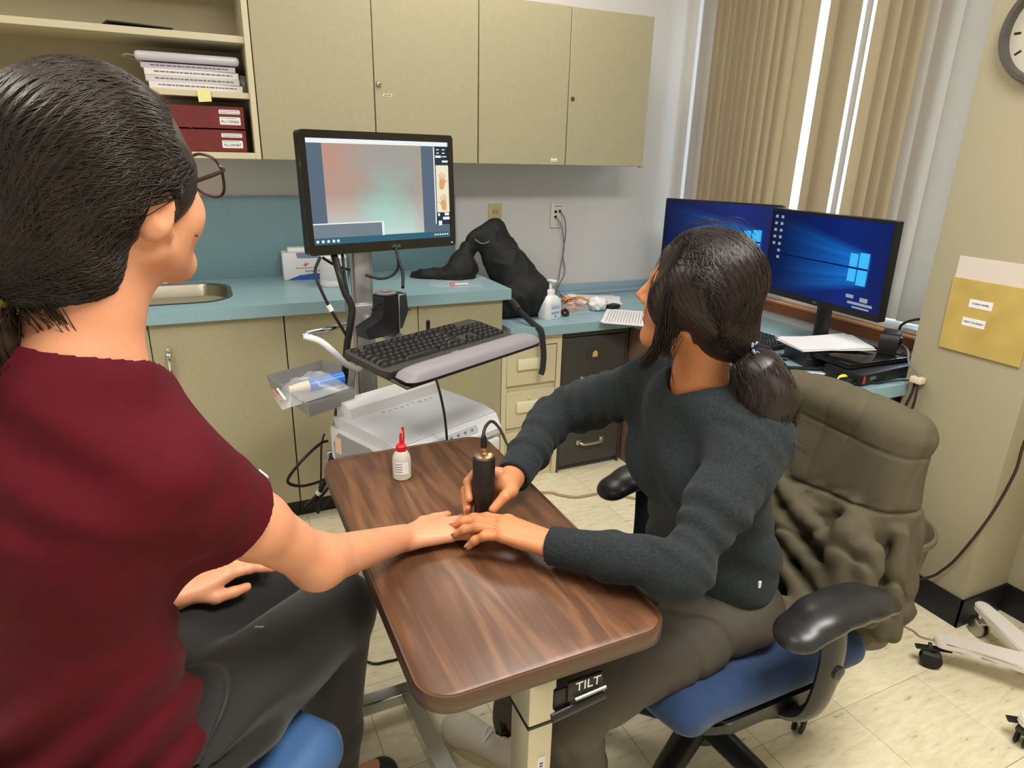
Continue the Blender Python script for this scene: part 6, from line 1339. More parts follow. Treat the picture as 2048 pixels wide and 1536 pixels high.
def head_prims(F, C, R, s):
    """R columns: right, forward, up"""
    P = lambda x, y, z: C + R @ (V(x, y, z) * s)
    def E(c, r, k, op='u', Q=None): F.ell(P(*c), V(*r) * s, R if Q is None else R @ Q, k * s, op)
    E((0, -0.012, 0.042), (0.073, 0.094, 0.084), 0.03)
    E((0, 0.030, -0.030), (0.060, 0.066, 0.078), 0.04)
    for sx in (-1, 1):
        F.cap(P(sx * 0.052, -0.005, -0.050), P(sx * 0.012, 0.070, -0.100), 0.020 * s, 0.017 * s, 0.03 * s)
        E((sx * 0.040, 0.058, -0.028), (0.024, 0.026, 0.026), 0.03)
    E((0, 0.076, -0.102), (0.018, 0.016, 0.016), 0.025)
    F.cap(P(-0.034, 0.076, 0.028), P(0.034, 0.076, 0.028), 0.014 * s, None, 0.025 * s)
    F.cap(P(0, 0.090, 0.018), P(0, 0.113, -0.022), 0.0075 * s, 0.0105 * s, 0.014 * s)
    for sx in (-1, 1):
        E((sx * 0.011, 0.098, -0.028), (0.009, 0.011, 0.008), 0.008)
        E((sx * 0.031, 0.104, 0.010), (0.017, 0.018, 0.013), 0.016, 's')
        E((sx * 0.031, 0.078, 0.010), (0.0122, 0.0122, 0.0122), 0.003)
    F.cap(P(-0.019, 0.086, -0.055), P(0.019, 0.086, -0.055), 0.006 * s, None, 0.012 * s); F.cap(P(0, 0.094, -0.054), P(0, 0.0942, -0.0535), 0.0065 * s, None, 0.012 * s)
    F.cap(P(-0.015, 0.087, -0.067), P(0.015, 0.087, -0.067), 0.006 * s, None, 0.010 * s); F.cap(P(0, 0.091, -0.067), P(0, 0.0912, -0.0672), 0.0075 * s, None, 0.012 * s)
    F.cap(P(-0.022, 0.098, -0.061), P(0.022, 0.098, -0.061), 0.0022 * s, None, 0.004 * s, 's')
    for sx in (-1, 1):
        a = rad(22) * sx; Q = np.array([[math.cos(a), -math.sin(a), 0], [math.sin(a), math.cos(a), 0], [0, 0, 1]]).T
        Q2 = Q @ np.array([[1, 0, 0], [0, math.cos(0.25), math.sin(0.25)], [0, -math.sin(0.25), math.cos(0.25)]])
        E((sx * 0.079, -0.012, -0.004), (0.0075, 0.020, 0.033), 0.006, 'u', Q2)
        E((sx * 0.074, 0.002, -0.030), (0.007, 0.008, 0.011), 0.008)
        E((sx * 0.088, -0.006, 0.002), (0.006, 0.011, 0.020), 0.006, 's', Q2)
    return P
def face_slots(v, q, P, C, R, s):
    c = v[q].mean(1); l = (c - C) @ R / s; sl = np.zeros(len(q), int)
    for sx in (-1, 1):
        d = np.linalg.norm(l - V(sx * 0.031, 0.078, 0.010), axis=1); f = (l[:, 1] > 0.080)
        sl[(d < 0.0131) & f] = 2; di = np.hypot(l[:, 0] - sx * 0.031, l[:, 2] - 0.010); sl[(d < 0.0131) & (di < 0.0058) & f] = 3
    lip = (np.abs(l[:, 0]) < 0.023) & (l[:, 2] < -0.049) & (l[:, 2] > -0.074) & (l[:, 1] > 0.085)
    sl[lip] = 1
    return sl
FL = {'i': (0.040, 0.024, 0.019), 'm': (0.044, 0.028, 0.020), 'r': (0.041, 0.026, 0.020), 'p': (0.032, 0.019, 0.017)}
FB = {'i': (0.025, 0.077, 4), 'm': (0.009, 0.081, 0), 'r': (-0.008, 0.077, -5), 'p': (-0.023, 0.069, -13)}
FR = {'i': 0.0092, 'm': 0.0094, 'r': 0.0089, 'p': 0.0079}
def hand(F, W, f, u, t, curls, thumb=None, spread=1.0, zoff=0.0, sc=1.0):
    """W wrist, f finger direction, u dorsal normal, t towards the thumb; curls: finger -> 3 pitch angles (down +)"""
    f = nrm(f); u = nrm(np.asarray(u, float) - (np.asarray(u, float) @ f) * f); t = nrm(np.asarray(t, float) - (np.asarray(t, float) @ f) * f); t = nrm(t - (t @ u) * u)
    tips = {}
    for key in 'imrp':
        bt, by, sp = FB[key]; bt *= sc; by *= sc; K = W + t * bt + f * by + u * (0.004 - 0.10 * abs(bt) + zoff)
        F.ecap(W + t * bt * 0.55 + f * 0.006, K, 0.013 * sc, 0.0118 * sc, t, 0.88, 0.012)
        sp = rad(sp * spread); d0 = f * math.cos(sp) + t * math.sin(sp); p = K; a = 0; r0 = FR[key] * sc
        F.cap(K, K + d0 * 0.002, r0 * 1.16, None, 0.006)
        for n_, (L_, c) in enumerate(zip(FL[key], curls[key])):
            a += rad(c); d = d0 * math.cos(a) - u * math.sin(a); e = p + d * L_ * sc
            F.cap(p, e, r0 * (1.02 - 0.07 * n_), r0 * (0.97 - 0.09 * n_), 0.0035); 
            if n_ < 2: F.cap(e, e + d * 0.0005, r0 * (1.0 - 0.07 * n_), None, 0.004)
            p = e
        tips[key] = (p, d, nrm(u * math.cos(a) + d0 * math.sin(a)), r0)
    F.ecap(W, W + f * 0.05 + t * 0.004, 0.024, 0.030, t, 0.42, 0.014)
    if thumb is not None:
        F.ecap(W + t * 0.010 + f * 0.012, thumb[0], 0.013, 0.0125, f, 0.9, 0.012); F.chain(thumb, [0.0118, 0.0098, 0.0082], 0.004)
        d = nrm(thumb[2] - thumb[1]); tips['t'] = (thumb[2], d, nrm(u - (u @ d) * d), 0.0085)
    return tips
def nail_plates(bm, tips):
    for (p, d, n, r) in tips.values():
        s_ = np.cross(d, n); w = r * 0.62; c = p - d * r * 0.05 + n * r * 0.80; g = []
        for a in (-0.8, 0.75):
            for b_ in (-1, -0.4, 0.4, 1): g.append(bm.verts.new(Vector(c + d * a * r * 0.85 + s_ * b_ * w - n * (b_ * b_) * r * 0.16 - n * (0.10 * r if a > 0 else 0.0))))
        for k in range(3): bm.faces.new((g[k], g[k + 1], g[k + 5], g[k + 4]))
def strands(name, F, C, starts, ends, n, r, m, parent, lift=0.0012, npt=16, wob=0.004, seed=1, origin=None, mid=None, taper=True, post=None):
    """hair strands lying on the surface of field F, each from a start point to an end point"""
    rg = np.random.default_rng(seed); A = np.asarray(starts(rg, n)); B_ = np.asarray(ends(rg, n)); T_ = np.linspace(0, 1, npt)
    a_ = A - C; b_ = B_ - C; la = np.linalg.norm(a_, axis=1); lb = np.linalg.norm(b_, axis=1); a_ = a_ / la[:, None]; b_ = b_ / lb[:, None]
    om = np.arccos(np.clip((a_ * b_).sum(1), -0.995, 0.995))[:, None]; so = np.sin(om)
    D_ = (np.sin((1 - T_)[None] * om) / so)[:, :, None] * a_[:, None] + (np.sin(T_[None] * om) / so)[:, :, None] * b_[:, None]
    if mid is not None: D_ = D_ + mid(rg, n)[:, None] * (4 * T_ * (1 - T_))[None, :, None] / 0.1
    D_ /= np.linalg.norm(D_, axis=2, keepdims=True)
    P = C + D_ * (la[:, None] * (1 - T_) + lb[:, None] * T_)[:, :, None]
    ph = rg.uniform(0, 6.28, (n, 3)); P = P + wob * np.sin(ph[:, None] + T_[None, :, None] * 5)
    p = P.reshape(-1, 3)
    for it in range(7):
        d = F.ev(p) - lift - 0.0012 * np.repeat(rg.random(n), npt) * (it == 6); g = np.stack([F.ev(p + V(*e)) for e in ((.001, 0, 0), (0, .001, 0), (0, 0, .001))], 1) - F.ev(p)[:, None]
        g = g / (np.linalg.norm(g, axis=1, keepdims=True) + 1e-9); p = p - g * np.clip(d, -0.03, 0.03)[:, None] * 0.9
    P = p.reshape(n, npt, 3)
    if post is not None: P = post(P, T_, rg)
    return strand_mesh(name, P, r, m, parent, taper)
def strand_mesh(name, P, r, m, parent, taper=True):
    n, npt = P.shape[:2]; t = np.gradient(P, axis=1); t /= np.linalg.norm(t, axis=2, keepdims=True) + 1e-9
    ref = np.array([0.3, 0.5, 0.81]); a = np.cross(t, ref); a /= np.linalg.norm(a, axis=2, keepdims=True) + 1e-9; b = np.cross(t, a)
    rr = r * (np.sin(np.linspace(0.25, pi - 0.25, npt)) ** 0.5 if taper else np.ones(npt))[None, :, None]
    ring = np.stack([P + rr * (a * math.cos(q) + b * math.sin(q)) for q in (0, 2.094, 4.189)], 2)
    verts = ring.reshape(-1, 3); i = np.arange(n)[:, None, None] * npt * 3; j = np.arange(npt - 1)[None, :, None] * 3; k = np.arange(3)[None, None, :]; k2 = (k + 1) % 3
    quads = np.stack([i + j + k, i + j + k2, i + j + 3 + k2, i + j + 3 + k], -1).reshape(-1, 4)
    return mesh_np(name, verts, quads, m, parent)
def body_obj(F, lo, hi, h, mats, parent, P, C, R, s, org):
    v, q = F.mesh(lo, hi, h); v = 0.6 * v + 0.4 * nbr_mean(v, q)
    sl = face_slots(v, q, P, C, R, s)
    return mesh_np('body', v - org, q, mats, parent, sl)
# ------------------------------------------------------------------ the woman in grey (right)
pB = V(0.95, 0.94, 0.475)
perB = thing('person', tuple(pB), 0, 'woman in a dark grey sweater seated right of the table, holding the black scope', 'person')
pel, chest, nb = V(0.935, 0.94, 0.575), V(0.885, 0.94, 0.86), V(0.838, 0.937, 1.038)
HB_C = V(0.805, 0.925, 1.212); azB = rad(-36); fB = V(math.sin(azB) * math.cos(.12), math.cos(azB) * math.cos(.12), math.sin(.12)); RBh = frame(fB, (-0.10, 0.0, 1)); sB = 0.93
shN, elN, wrN = V(0.872, 0.792, 0.975), V(0.640, 0.702, 0.822), V(0.493, 0.868, 0.803)
shF, elF, wrF = V(0.835, 1.095, 0.985), V(0.690, 1.235, 0.880), V(0.512, 1.070, 0.836)
hipN, knN, anN = V(0.94, 0.850, 0.545), V(0.505, 0.800, 0.500), V(0.600, 0.880, 0.110)
hipF, knF, anF = V(0.94, 1.030, 0.545), V(0.530, 1.030, 0.500), V(0.570, 1.135, 0.110)
F = Field(); PBh = head_prims(F, HB_C, RBh, sB)
F.cap(HB_C + RBh @ V(0, -0.025, -0.04), nb + V(0.005, 0, -0.02), 0.050, 0.054, 0.03)
F.ecap(chest + V(0, 0, 0.07), pel, 0.12, 0.13, (0, 1, 0), 0.62, 0.04); F.ecap(shN, shF, 0.04, 0.04, (0, 0, 1), 0.9, 0.05)
F.chain([shN, elN, wrN], [0.036, 0.031, 0.0215], 0.02); F.chain([shF, elF, wrF], [0.036, 0.031, 0.0215], 0.02)
F.chain([hipN, knN, anN], [0.055, 0.042, 0.028], 0.03); F.chain([hipF, knF, anF], [0.055, 0.042, 0.028], 0.03)
F.cap(anN, anN + V(0, 0, -0.05), 0.026, 0.024, 0.01); F.cap(anF, anF + V(0, 0, -0.05), 0.026, 0.024, 0.01)
fL = nrm(V(-0.72, 0.69, 0.02)); tL = nrm(V(0.69, 0.72, 0.0))
tipsL = hand(F, wrN + V(-0.004, 0.004, 0.004), fL, nrm(V(0.05, -0.05, 1)), tL,
             {'i': (6, 10, 8), 'm': (5, 12, 10), 'r': (5, 18, 14), 'p': (9, 26, 16)}, [V(0.478, 0.935, 0.792), V(0.462, 0.968, 0.788), V(0.446, 0.990, 0.784)], 0.55, 0.008, 1.08)
er, ef = V(0.923, -0.384, 0), V(0.384, 0.923, 0); DC = V(0.432, 1.03, 0)
G = lambda r, f, z: DC + er * r + ef * f + V(0, 0, z)
W_ = wrF + V(-0.004, -0.002, 0)
grip = {'i': [G(.030, .036, .862), G(-.010, .037, .871), G(-.031, .016, .853), G(-.0275, -.008, .830)],
        'm': [G(.035, .041, .845), G(-.010, .043, .852), G(-.036, .020, .832), G(-.031, -.006, .808)],
        'r': [G(.037, .041, .827), G(-.008, .043, .830), G(-.036, .022, .814), G(-.031, .000, .794)],
        'p': [G(.040, .036, .811), G(.000, .042, .808), G(-.028, .028, .798), G(-.030, .010, .786)]}
tipsR = {}
for k_, pts in grip.items():
    r0 = FR[k_]; F.cap(W_ + (pts[0] - W_) * 0.15, pts[0], 0.0135, 0.0115, 0.012); F.chain(pts, [r0 * 1.08, r0, r0 * 0.92, r0 * 0.82], 0.0035)
    d = nrm(pts[3] - pts[2]); o_ = nrm((pts[3] - V(DC[0], DC[1], pts[3][2]))); tipsR[k_] = (pts[3], d, nrm(o_ - (o_ @ d) * d), r0)
th = [G(.052, .006, .838), G(.040, -.014, .838), G(.018, -.0285, .818)]
F.cap(W_ + V(-.012, -.006, 0.002), th[0], 0.015, 0.0135, 0.014); F.chain(th, [0.0125, 0.0103, 0.0088], 0.004); F.cap(W_, G(.045, .030, .832), 0.020, 0.021, 0.02)
d = nrm(th[2] - th[1]); n_ = nrm(-ef * 0.9 + V(0, 0, .5)); tipsR['t'] = (th[2], d, nrm(n_ - (n_ @ d) * d), 0.0088)
bodyB = body_obj(F, (0.35, 0.62, 0.02), (1.12, 1.34, 1.345), 0.003, [M_skinB, M_lip, M_eye, M_iris], perB, PBh, HB_C, RBh, sB, pB)
bm = bmn(); nail_plates(bm, tipsL); nail_plates(bm, tipsR)
for v in bm.verts: v.co -= Vector(pB)
o = obj('fingernails', bm, M_nail, perB, ang=180); o['kind'] = 'stuff'
# ring
K = (wrN + V(-0.004, 0.004, 0.004)); kr = K + tL * (-0.008) + fL * 0.077 + V(0, 0, 0.012); dr = nrm(fL * math.cos(rad(6)) - tL * math.sin(rad(6)) - V(0, 0, .05)); c = kr + dr * 0.017; s_ = nrm(np.cross(dr, V(0, 0, 1))); u_ = np.cross(s_, dr)
bm = bmn(); tube(bm, [Vector(c + (s_ * math.cos(a) + u_ * math.sin(a)) * 0.0093 - pB) for a in [2 * pi * k / 20 for k in range(20)]], 0.0011, 8, closed=True)
bmesh.ops.create_icosphere(bm, subdivisions=2, radius=0.0022, matrix=Matrix.Translation(Vector(c + u_ * 0.0100 - s_ * 0.002 - pB)))
obj('ring', bm, mat('silver_ring', (224, 216, 200), 0.15, 1.0), perB)
# sweater
M_knit = mat('grey_knit_wool', (46, 52, 55), 0.9, bump=0.5, bscale=900, var=0.35, vscale=260, rgb2=(33, 38, 41), sheen=0.06, spec=0.15)
F = Field()
F.ecap(chest + V(-0.005, 0, 0.05), pel + V(0.0, 0, 0.06), 0.148, 0.150, (0, 1, 0), 0.70, 0.05)
F.ell(chest + V(-0.045, -0.06, 0.0), (0.085, 0.085, 0.085), None, 0.06); F.ell(chest + V(-0.045, 0.06, 0.0), (0.085, 0.085, 0.085), None, 0.06)
F.ecap(pel + V(0.01, 0, 0.06), pel + V(0.015, 0, -0.03), 0.155, 0.160, (0, 1, 0), 0.74, 0.04)
F.cap(shN + V(0, 0.03, 0), shF + V(0, -0.03, 0), 0.058, 0.058, 0.05)
F.cap(nb + V(0.005, 0, -0.02), chest + V(0, 0, 0.06), 0.070, 0.10, 0.05)
F.cap(shN, shN + (elN - shN) * 0.5, 0.060, 0.055, 0.04); F.cap(shN + (elN - shN) * 0.5, elN, 0.055, 0.047, 0.02); F.cap(elN, elN + (wrN - elN) * 0.55, 0.047, 0.041, 0.02); F.cap(elN + (wrN - elN) * 0.55, wrN + nrm(wrN - elN) * 0.02, 0.040, 0.0355, 0.012)
F.cap(shF, shF + (elF - shF) * 0.5, 0.061, 0.056, 0.04); F.cap(shF + (elF - shF) * 0.5, elF, 0.058, 0.050, 0.02); F.cap(elF, elF + (wrF - elF) * 0.6, 0.050, 0.042, 0.02); F.cap(elF + (wrF - elF) * 0.6, wrF + nrm(wrF - elF) * 0.02, 0.041, 0.0365, 0.012)
# neck opening, cuffs, hem
F.cap(HB_C + V(0, 0, -0.03), nb + V(0.002, 0, -0.012), 0.060, 0.058, 0.008, 's')
nA, nF = nrm(wrN - elN), nrm(wrF - elF)
F.cap(wrN - nA * 0.02, wrN + nA * 0.06, 0.0245, 0.0265, 0.003, 's'); F.cap(wrF - nF * 0.02, wrF + nF * 0.06, 0.0250, 0.0275, 0.003, 's')
F.rbox(wrN + nA * 0.058, (0.055, 0.055, 0.055), frame(nA, (0, 0, 1)), 0.002, 0.002, 's'); F.rbox(wrF + nF * 0.055, (0.055, 0.055, 0.055), frame(nF, (0, 0, 1)), 0.002, 0.002, 's')
F.half((0, 0, 0.498), (0.12, 0, -1))
def seg_t(p, a, b):
    ab = b - a; L2 = ab @ ab; t = ((p - a) @ ab) / L2; d = np.linalg.norm(p - a - np.clip(t, 0, 1)[:, None] * ab, axis=1); return t, d
def kdisp(p, d):
    out = np.zeros(len(p))
    for a, b, sd in ((shN, elN, 3), (elN, wrN, 4), (shF, elF, 5), (elF, wrF, 6)):
        t, dd = seg_t(p, a, b); m = np.clip((0.095 - dd) / 0.025, 0, 1) * np.clip((t + 0.1) / 0.25, 0, 1) * np.clip((0.80 - t) / 0.12, 0, 1) if sd in (4, 6) else np.clip((0.095 - dd) / 0.025, 0, 1) * np.clip((t + 0.1) / 0.25, 0, 1) * np.clip((1.05 - t) / 0.1, 0, 1); L_ = np.linalg.norm(b - a)
        if m.max() <= 0: continue
        x = t * L_; wr_ = np.sin(x * 150 + 4 * snoise(p, sd, 22)) * (0.5 + 0.5 * snoise(p, sd + 20, 18)); big = np.sin(x * 62 + 3 * snoise(p, sd + 40, 14))
        nearel = np.exp(-((t - (1.0 if sd in (3, 5) else 0.0)) / 0.4) ** 2)
        out += m * (0.0034 * wr_ + 0.0050 * big * (0.3 + nearel))
    for a, b in ((elN, wrN), (elF, wrF)):
        t, dd = seg_t(p, a, b); cuff = np.clip((t - 0.74) / 0.03, 0, 1) * (dd < 0.07)
        if cuff.max() <= 0: continue
        ab = nrm(b - a); w = p - a - ((p - a) @ ab)[:, None] * ab; e1 = nrm(np.cross(ab, V(0, 0, 1))); e2 = np.cross(ab, e1)
        ang = np.arctan2(w @ e2, w @ e1); out += cuff * (0.0009 * np.sin(ang * 44) + 0.001)
    tz = np.clip((0.80 - p[:, 2]) / 0.10, 0, 1) * np.clip((p[:, 2] - 0.50) / 0.05, 0, 1) * (p[:, 0] > 0.76)
    out += tz * (0.0060 * np.sin((p[:, 2] + 0.25 * (p[:, 0] - 0.9)) * 78 + 2.2 * snoise(p, 77, 13))) * 0.8
    out += 0.0035 * snoise(p, 90, 17)
    # diagonal pull folds on the chest
    out += np.clip((p[:, 2] - 0.78) / 0.06, 0, 1) * np.clip((p[:, 0] - 0.70) / 0.05, 0, 1) * 0.004 * np.sin((p[:, 0] * 0.5 + p[:, 1] * 0.9 - p[:, 2] * 0.35) * 55 + 2 * snoise(p, 95, 10))
    rib = np.clip((0.545 - p[:, 2]) / 0.01, 0, 1) * (p[:, 0] > 0.74); out += rib * 0.0008 * np.sin(np.arctan2(p[:, 1] - 0.94, p[:, 0] - 0.94) * 150)
    return out
F.disp = kdisp; F.damp = 0.02
swt = field_obj('sweater', F, (0.42, 0.60, 0.44), (1.15, 1.34, 1.12), 0.0032, M_knit, perB, pB)
co = np.empty(len(swt.data.vertices) * 3, np.float32); swt.data.vertices.foreach_get('co', co); co = co.reshape(-1, 3); tgt = V(0.925, 0.775, 0.66) - pB
ip = int(np.argmin(((co - tgt) ** 2).sum(1))); bm = bmn(); b2(bm, co[ip, 0] - 0.003, co[ip, 0] + 0.003, co[ip, 1] - 0.0025, co[ip, 1] + 0.001, co[ip, 2] - 0.007, co[ip, 2] + 0.007); obj('side_label', bm, M_paper, swt)
# trousers
M_tro = mat('taupe_trousers', (74, 68, 60), 0.7, bump=0.15, bscale=700, var=0.12, vscale=30)
F = Field(); F.ell((0.955, 0.94, 0.545), (0.115, 0.175, 0.085), None, 0.05)
for hp, kn, an, sd in ((hipN, knN, anN, 1), (hipF, knF, anF, -1)):
    F.cap(hp, kn, 0.086, 0.066, 0.05); F.cap(kn, an + (kn - an) * 0.45, 0.064, 0.062, 0.02); F.cap(an + (kn - an) * 0.45, an + (kn - an) * 0.02, 0.062, 0.058, 0.02)
    F.cap(an + (kn - an) * 0.14, an - (kn - an) * 0.2, 0.046, 0.046, 0.004, 's')
F.half((0, 0, 0.477), (0, 0, -1)) if False else None
def tdisp(p, d):
    r = np.exp(-((p[:, 0] - 0.84) / 0.08) ** 2); k = np.exp(-((p[:, 0] - 0.52) / 0.07) ** 2)
    return 0.005 * snoise(p, 41, 20) + 0.007 * (0.3 + r + 0.6 * k) * np.exp(-(snoise(p * V(1.2, 0.8, 1), 45, 30) / 0.25) ** 2)
F.disp = tdisp; F.damp = 0.02
field_obj('trousers', F, (0.40, 0.68, 0.02), (1.10, 1.20, 0.68), 0.0045, M_tro, perB, pB)
# shoes
M_shoe = mat('white_canvas', (214, 206, 190), 0.7, bump=0.15, bscale=600); M_sole = mat('sole_rubber', (206, 190, 158), 0.6)
def shoe(heel, toe, nm):
    f = nrm(toe - heel); L_ = np.linalg.norm(toe - heel); s_ = np.cross(f, V(0, 0, 1)); R = np.stack([s_, f, V(0, 0, 1)], 1); c = (heel + toe) / 2
    F = Field(); F.ecap(heel + f * 0.04 + V(0, 0, 0.045), toe - f * 0.045 + V(0, 0, 0.032), 0.038, 0.042, s_, 0.8, 0.02); F.cap(heel + f * 0.05 + V(0, 0, 0.05), heel + f * 0.055 + V(0, 0, 0.105), 0.036, 0.036, 0.03); F.ell(toe - f * 0.05 + V(0, 0, 0.036), (0.044, 0.055, 0.032), R, 0.02)
    F.cap(heel + f * 0.055 + V(0, 0, 0.08), heel + f * 0.06 + V(0, 0, 0.16), 0.030, 0.030, 0.004, 's'); F.half((0, 0, 0.012), (0, 0, -1))
    up = field_obj('shoe', F, c - V(.18, .18, 0.05), c + V(.18, .18, .18), 0.004, M_shoe, perB, pB)
    bm = bmn(); prism(bm, [(0.042 * math.cos(a) * (1.08 if math.sin(a) > 0 else 0.92), (L_ / 2) * (abs(math.sin(a)) ** 0.75) * math.copysign(1, math.sin(a))) for a in [2 * pi * k / 28 for k in range(28)]], 0.0, 0.026, Matrix(np.vstack([np.column_stack([R, c * V(1, 1, 0) - pB]), [0, 0, 0, 1]]).tolist()))
    obj('sole', bm, M_sole, up)
    bm = bmn()
    for k in range(5):
        a = toe - f * (0.105 + 0.018 * k) + V(0, 0, 0.066 + 0.007 * k); tube(bm, [Vector(a + s_ * x + f * (0.006 if k % 2 else -0.006) * x / 0.024 + V(0, 0, -0.010 * (x / 0.024) ** 2) - pB) for x in (-0.026, -0.013, 0, 0.013, 0.026)], 0.0026, 6)
    obj('laces', bm, M_paper, up)
shoe(V(0.575, 1.075, 0), V(0.435, 1.275, 0), 'far'); shoe(V(0.66, 0.88, 0), V(0.42, 0.905, 0), 'near')
# hair
F = Field()
def HP(x, y, z): return HB_C + RBh @ (V(x, y, z) * sB)
F.ell(HP(0, -0.016, 0.046), V(0.086, 0.106, 0.093) * sB, RBh, 0.02)
for sx in (-1, 1):
    F.ell(HP(sx * 0.066, 0.006, -0.002), V(0.026, 0.072, 0.066) * sB, RBh, 0.03)
F.ell(HP(0, -0.065, -0.045), V(0.066, 0.052, 0.060) * sB, RBh, 0.04)
tieB = HP(-0.012, -0.118, -0.085)
F.cap(HP(0, -0.085, -0.06), tieB, 0.040, 0.020, 0.03)
F.ell(HP(0, 0.088, -0.006), V(0.056, 0.040, 0.075) * sB, RBh, 0.012, 's')
F.ell(HP(0, 0.055, -0.10), V(0.085, 0.075, 0.055) * sB, RBh, 0.015, 's')
F.ell(HP(-0.090, -0.008, -0.066), V(0.028, 0.018, 0.022) * sB, RBh, 0.01, 's'); F.ell(HP(0.090, -0.008, -0.066), V(0.028, 0.018, 0.022) * sB, RBh, 0.01, 's')
axB = nrm(HP(0, 0.02, 0.06) - tieB); e1B = nrm(RBh[:, 0] - (RBh[:, 0] @ axB) * axB); e2B = np.cross(axB, e1B)
F.disp = lambda p, d: 0.0008 * np.sin(np.arctan2((p - tieB) @ e1B, (p - tieB) @ e2B) * 60 + 3 * snoise(p, 3, 40)) + 0.0025 * snoise(p, 7, 38); F.damp = 0.006
hairFB = F
field_obj('hair', F, HB_C - 0.16, HB_C + 0.16, 0.003, M_hairB, perB, pB)
tail = [tieB, HP(-0.015, -0.150, -0.105), HP(-0.02, -0.180, -0.150), HP(-0.02, -0.185, -0.205), HP(-0.015, -0.17, -0.25)]
F = Field(); F.chain(tail, [0.018, 0.036, 0.046, 0.044, 0.022], 0.02); F.disp = lambda p, d: 0.004 * snoise(p, 17, 40); F.damp = 0.006
tl = field_obj('ponytail', F, tieB - V(.14, .2, .24), tieB + V(.16, .12, .08), 0.003, M_hairB, perB, pB)
def st_shift(o): o.data.transform(Matrix.Translation(-Vector(pB))); return o
def startsB(rg, n):
    a = rg.uniform(-1, 1, n); y = rg.uniform(-0.04, 0.09, n); return np.stack([HP(0.004 + 0.05 * aa * max(0.0, (yy - 0.05) / 0.05), yy, 0.15) for aa, yy in zip(a, y)])
def endsB(rg, n): return tieB + rg.normal(0, 0.008, (n, 3))
def midB(rg, n):
    s_ = np.where(rg.random(n) < 0.7, -1, 1); m_ = rg.uniform(0.01, 0.10, n); fr = rg.uniform(0.0, 0.06, n); return np.stack([RBh @ V(a * b, c_, 0.0) for a, b, c_ in zip(s_, m_, fr)])
o = strands('hair_strands', hairFB, HB_C, startsB, endsB, 1100, 0.0007, M_hairB, perB, seed=5, mid=midB, wob=0.0015, lift=0.0005, npt=18); o['kind'] = 'stuff'; st_shift(o)
rg = np.random.default_rng(9); n = 520; T_ = np.linspace(0, 1, 12); base = np.stack([np.interp(T_, np.linspace(0, 1, 5), [t_[k] for t_ in tail]) for k in range(3)], 1)
offs = rg.normal(0, 1, (n, 3)); offs /= np.linalg.norm(offs, axis=1, keepdims=True); rad_ = np.interp(T_, np.linspace(0, 1, 5), [0.016, 0.036, 0.046, 0.045, 0.035]) * 1.0
Pp = base[None] + offs[:, None] * rad_[None, :, None] + 0.008 * np.sin(rg.uniform(0, 6, (n, 1, 3)) + T_[None, :, None] * 6); Pp[:, :, 2] -= (T_ ** 2 * 0.012)[None]
o = strand_mesh('ponytail_strands', Pp, 0.0007, M_hairB, perB); o['kind'] = 'stuff'; st_shift(o)
# loose locks: beside the cheek and a wisp at the tail and crown
def locks(name, curves, n, spread, r, seed, m):
    rg = np.random.default_rng(seed); allP = []
    for cv in curves:
        c_ = np.array([list(p) for p in spline([tuple(p) for p in cv], 5)]); T_ = np.linspace(0, 1, len(c_)); idx = np.linspace(0, len(c_) - 1, 14); cc = np.stack([np.interp(idx, np.arange(len(c_)), c_[:, k]) for k in range(3)], 1); T_ = np.linspace(0, 1, 14)
        for _ in range(n): allP.append(cc + rg.normal(0, spread, 3) * (0.6 + 0.8 * T_)[:, None] + 0.003 * np.sin(rg.uniform(0, 6, 3) + T_[:, None] * rg.uniform(2, 7)))
    o = strand_mesh(name, np.array(allP), r, m, perB); o['kind'] = 'stuff'; st_shift(o); return o
locks('loose_locks', [[HP(-0.055, 0.034, 0.112), HP(-0.082, 0.038, 0.04), HP(-0.088, 0.036, -0.03), HP(-0.086, 0.038, -0.09), HP(-0.076, 0.062, -0.14)], [HP(-0.058, 0.028, 0.10), HP(-0.086, 0.026, 0.02), HP(-0.090, 0.020, -0.05), HP(-0.085, 0.022, -0.10)]], 70, 0.0042, 0.0008, 21, M_hairB)
locks('loose_wisps', [[HP(-0.085, -0.005, -0.05), HP(-0.084, 0.01, -0.10), HP(-0.070, 0.0, -0.16)], [HP(-0.02, 0.05, 0.130), HP(-0.02, 0.01, 0.152), HP(0.0, -0.05, 0.138)], [HP(0.0, 0.03, 0.138), HP(0.01, -0.03, 0.156), HP(0.02, -0.07, 0.13)], [tail[2], HP(-0.04, -0.22, -0.19), HP(-0.06, -0.25, -0.21), HP(-0.08, -0.28, -0.205)], [HP(-0.05, 0.066, 0.10), HP(-0.076, 0.074, 0.04), HP(-0.080, 0.066, -0.03)]], 6, 0.003, 0.0005, 22, M_hairB)
bm = bmn(); Rt = Matrix.Translation(Vector(tieB - pB)) @ Vector((0, 0, 1)).rotation_difference(Vector(tail[1] - tieB)).to_matrix().to_4x4()
lathe(bm, [(0.017, -0.006), (0.023, -0.004), (0.024, 0.002), (0.022, 0.006), (0.017, 0.007)], 20, Rt); obj('hair_tie', bm, M_blk, perB)
bm = bmn()
for k in range(7):
    a = 2 * pi * k / 7; box(bm, (0.014 * math.cos(a), 0.014 * math.sin(a), 0.0), (0.012, 0.010, 0.004), 0.002, 1, Rt @ Matrix.Translation((-0.016, 0.008, -0.004)) @ Matrix.Rotation(0.6 * k, 4, 'X'))
obj('hair_clip', bm, mat('pale_blue_clip', (150, 164, 196), 0.35), perB)
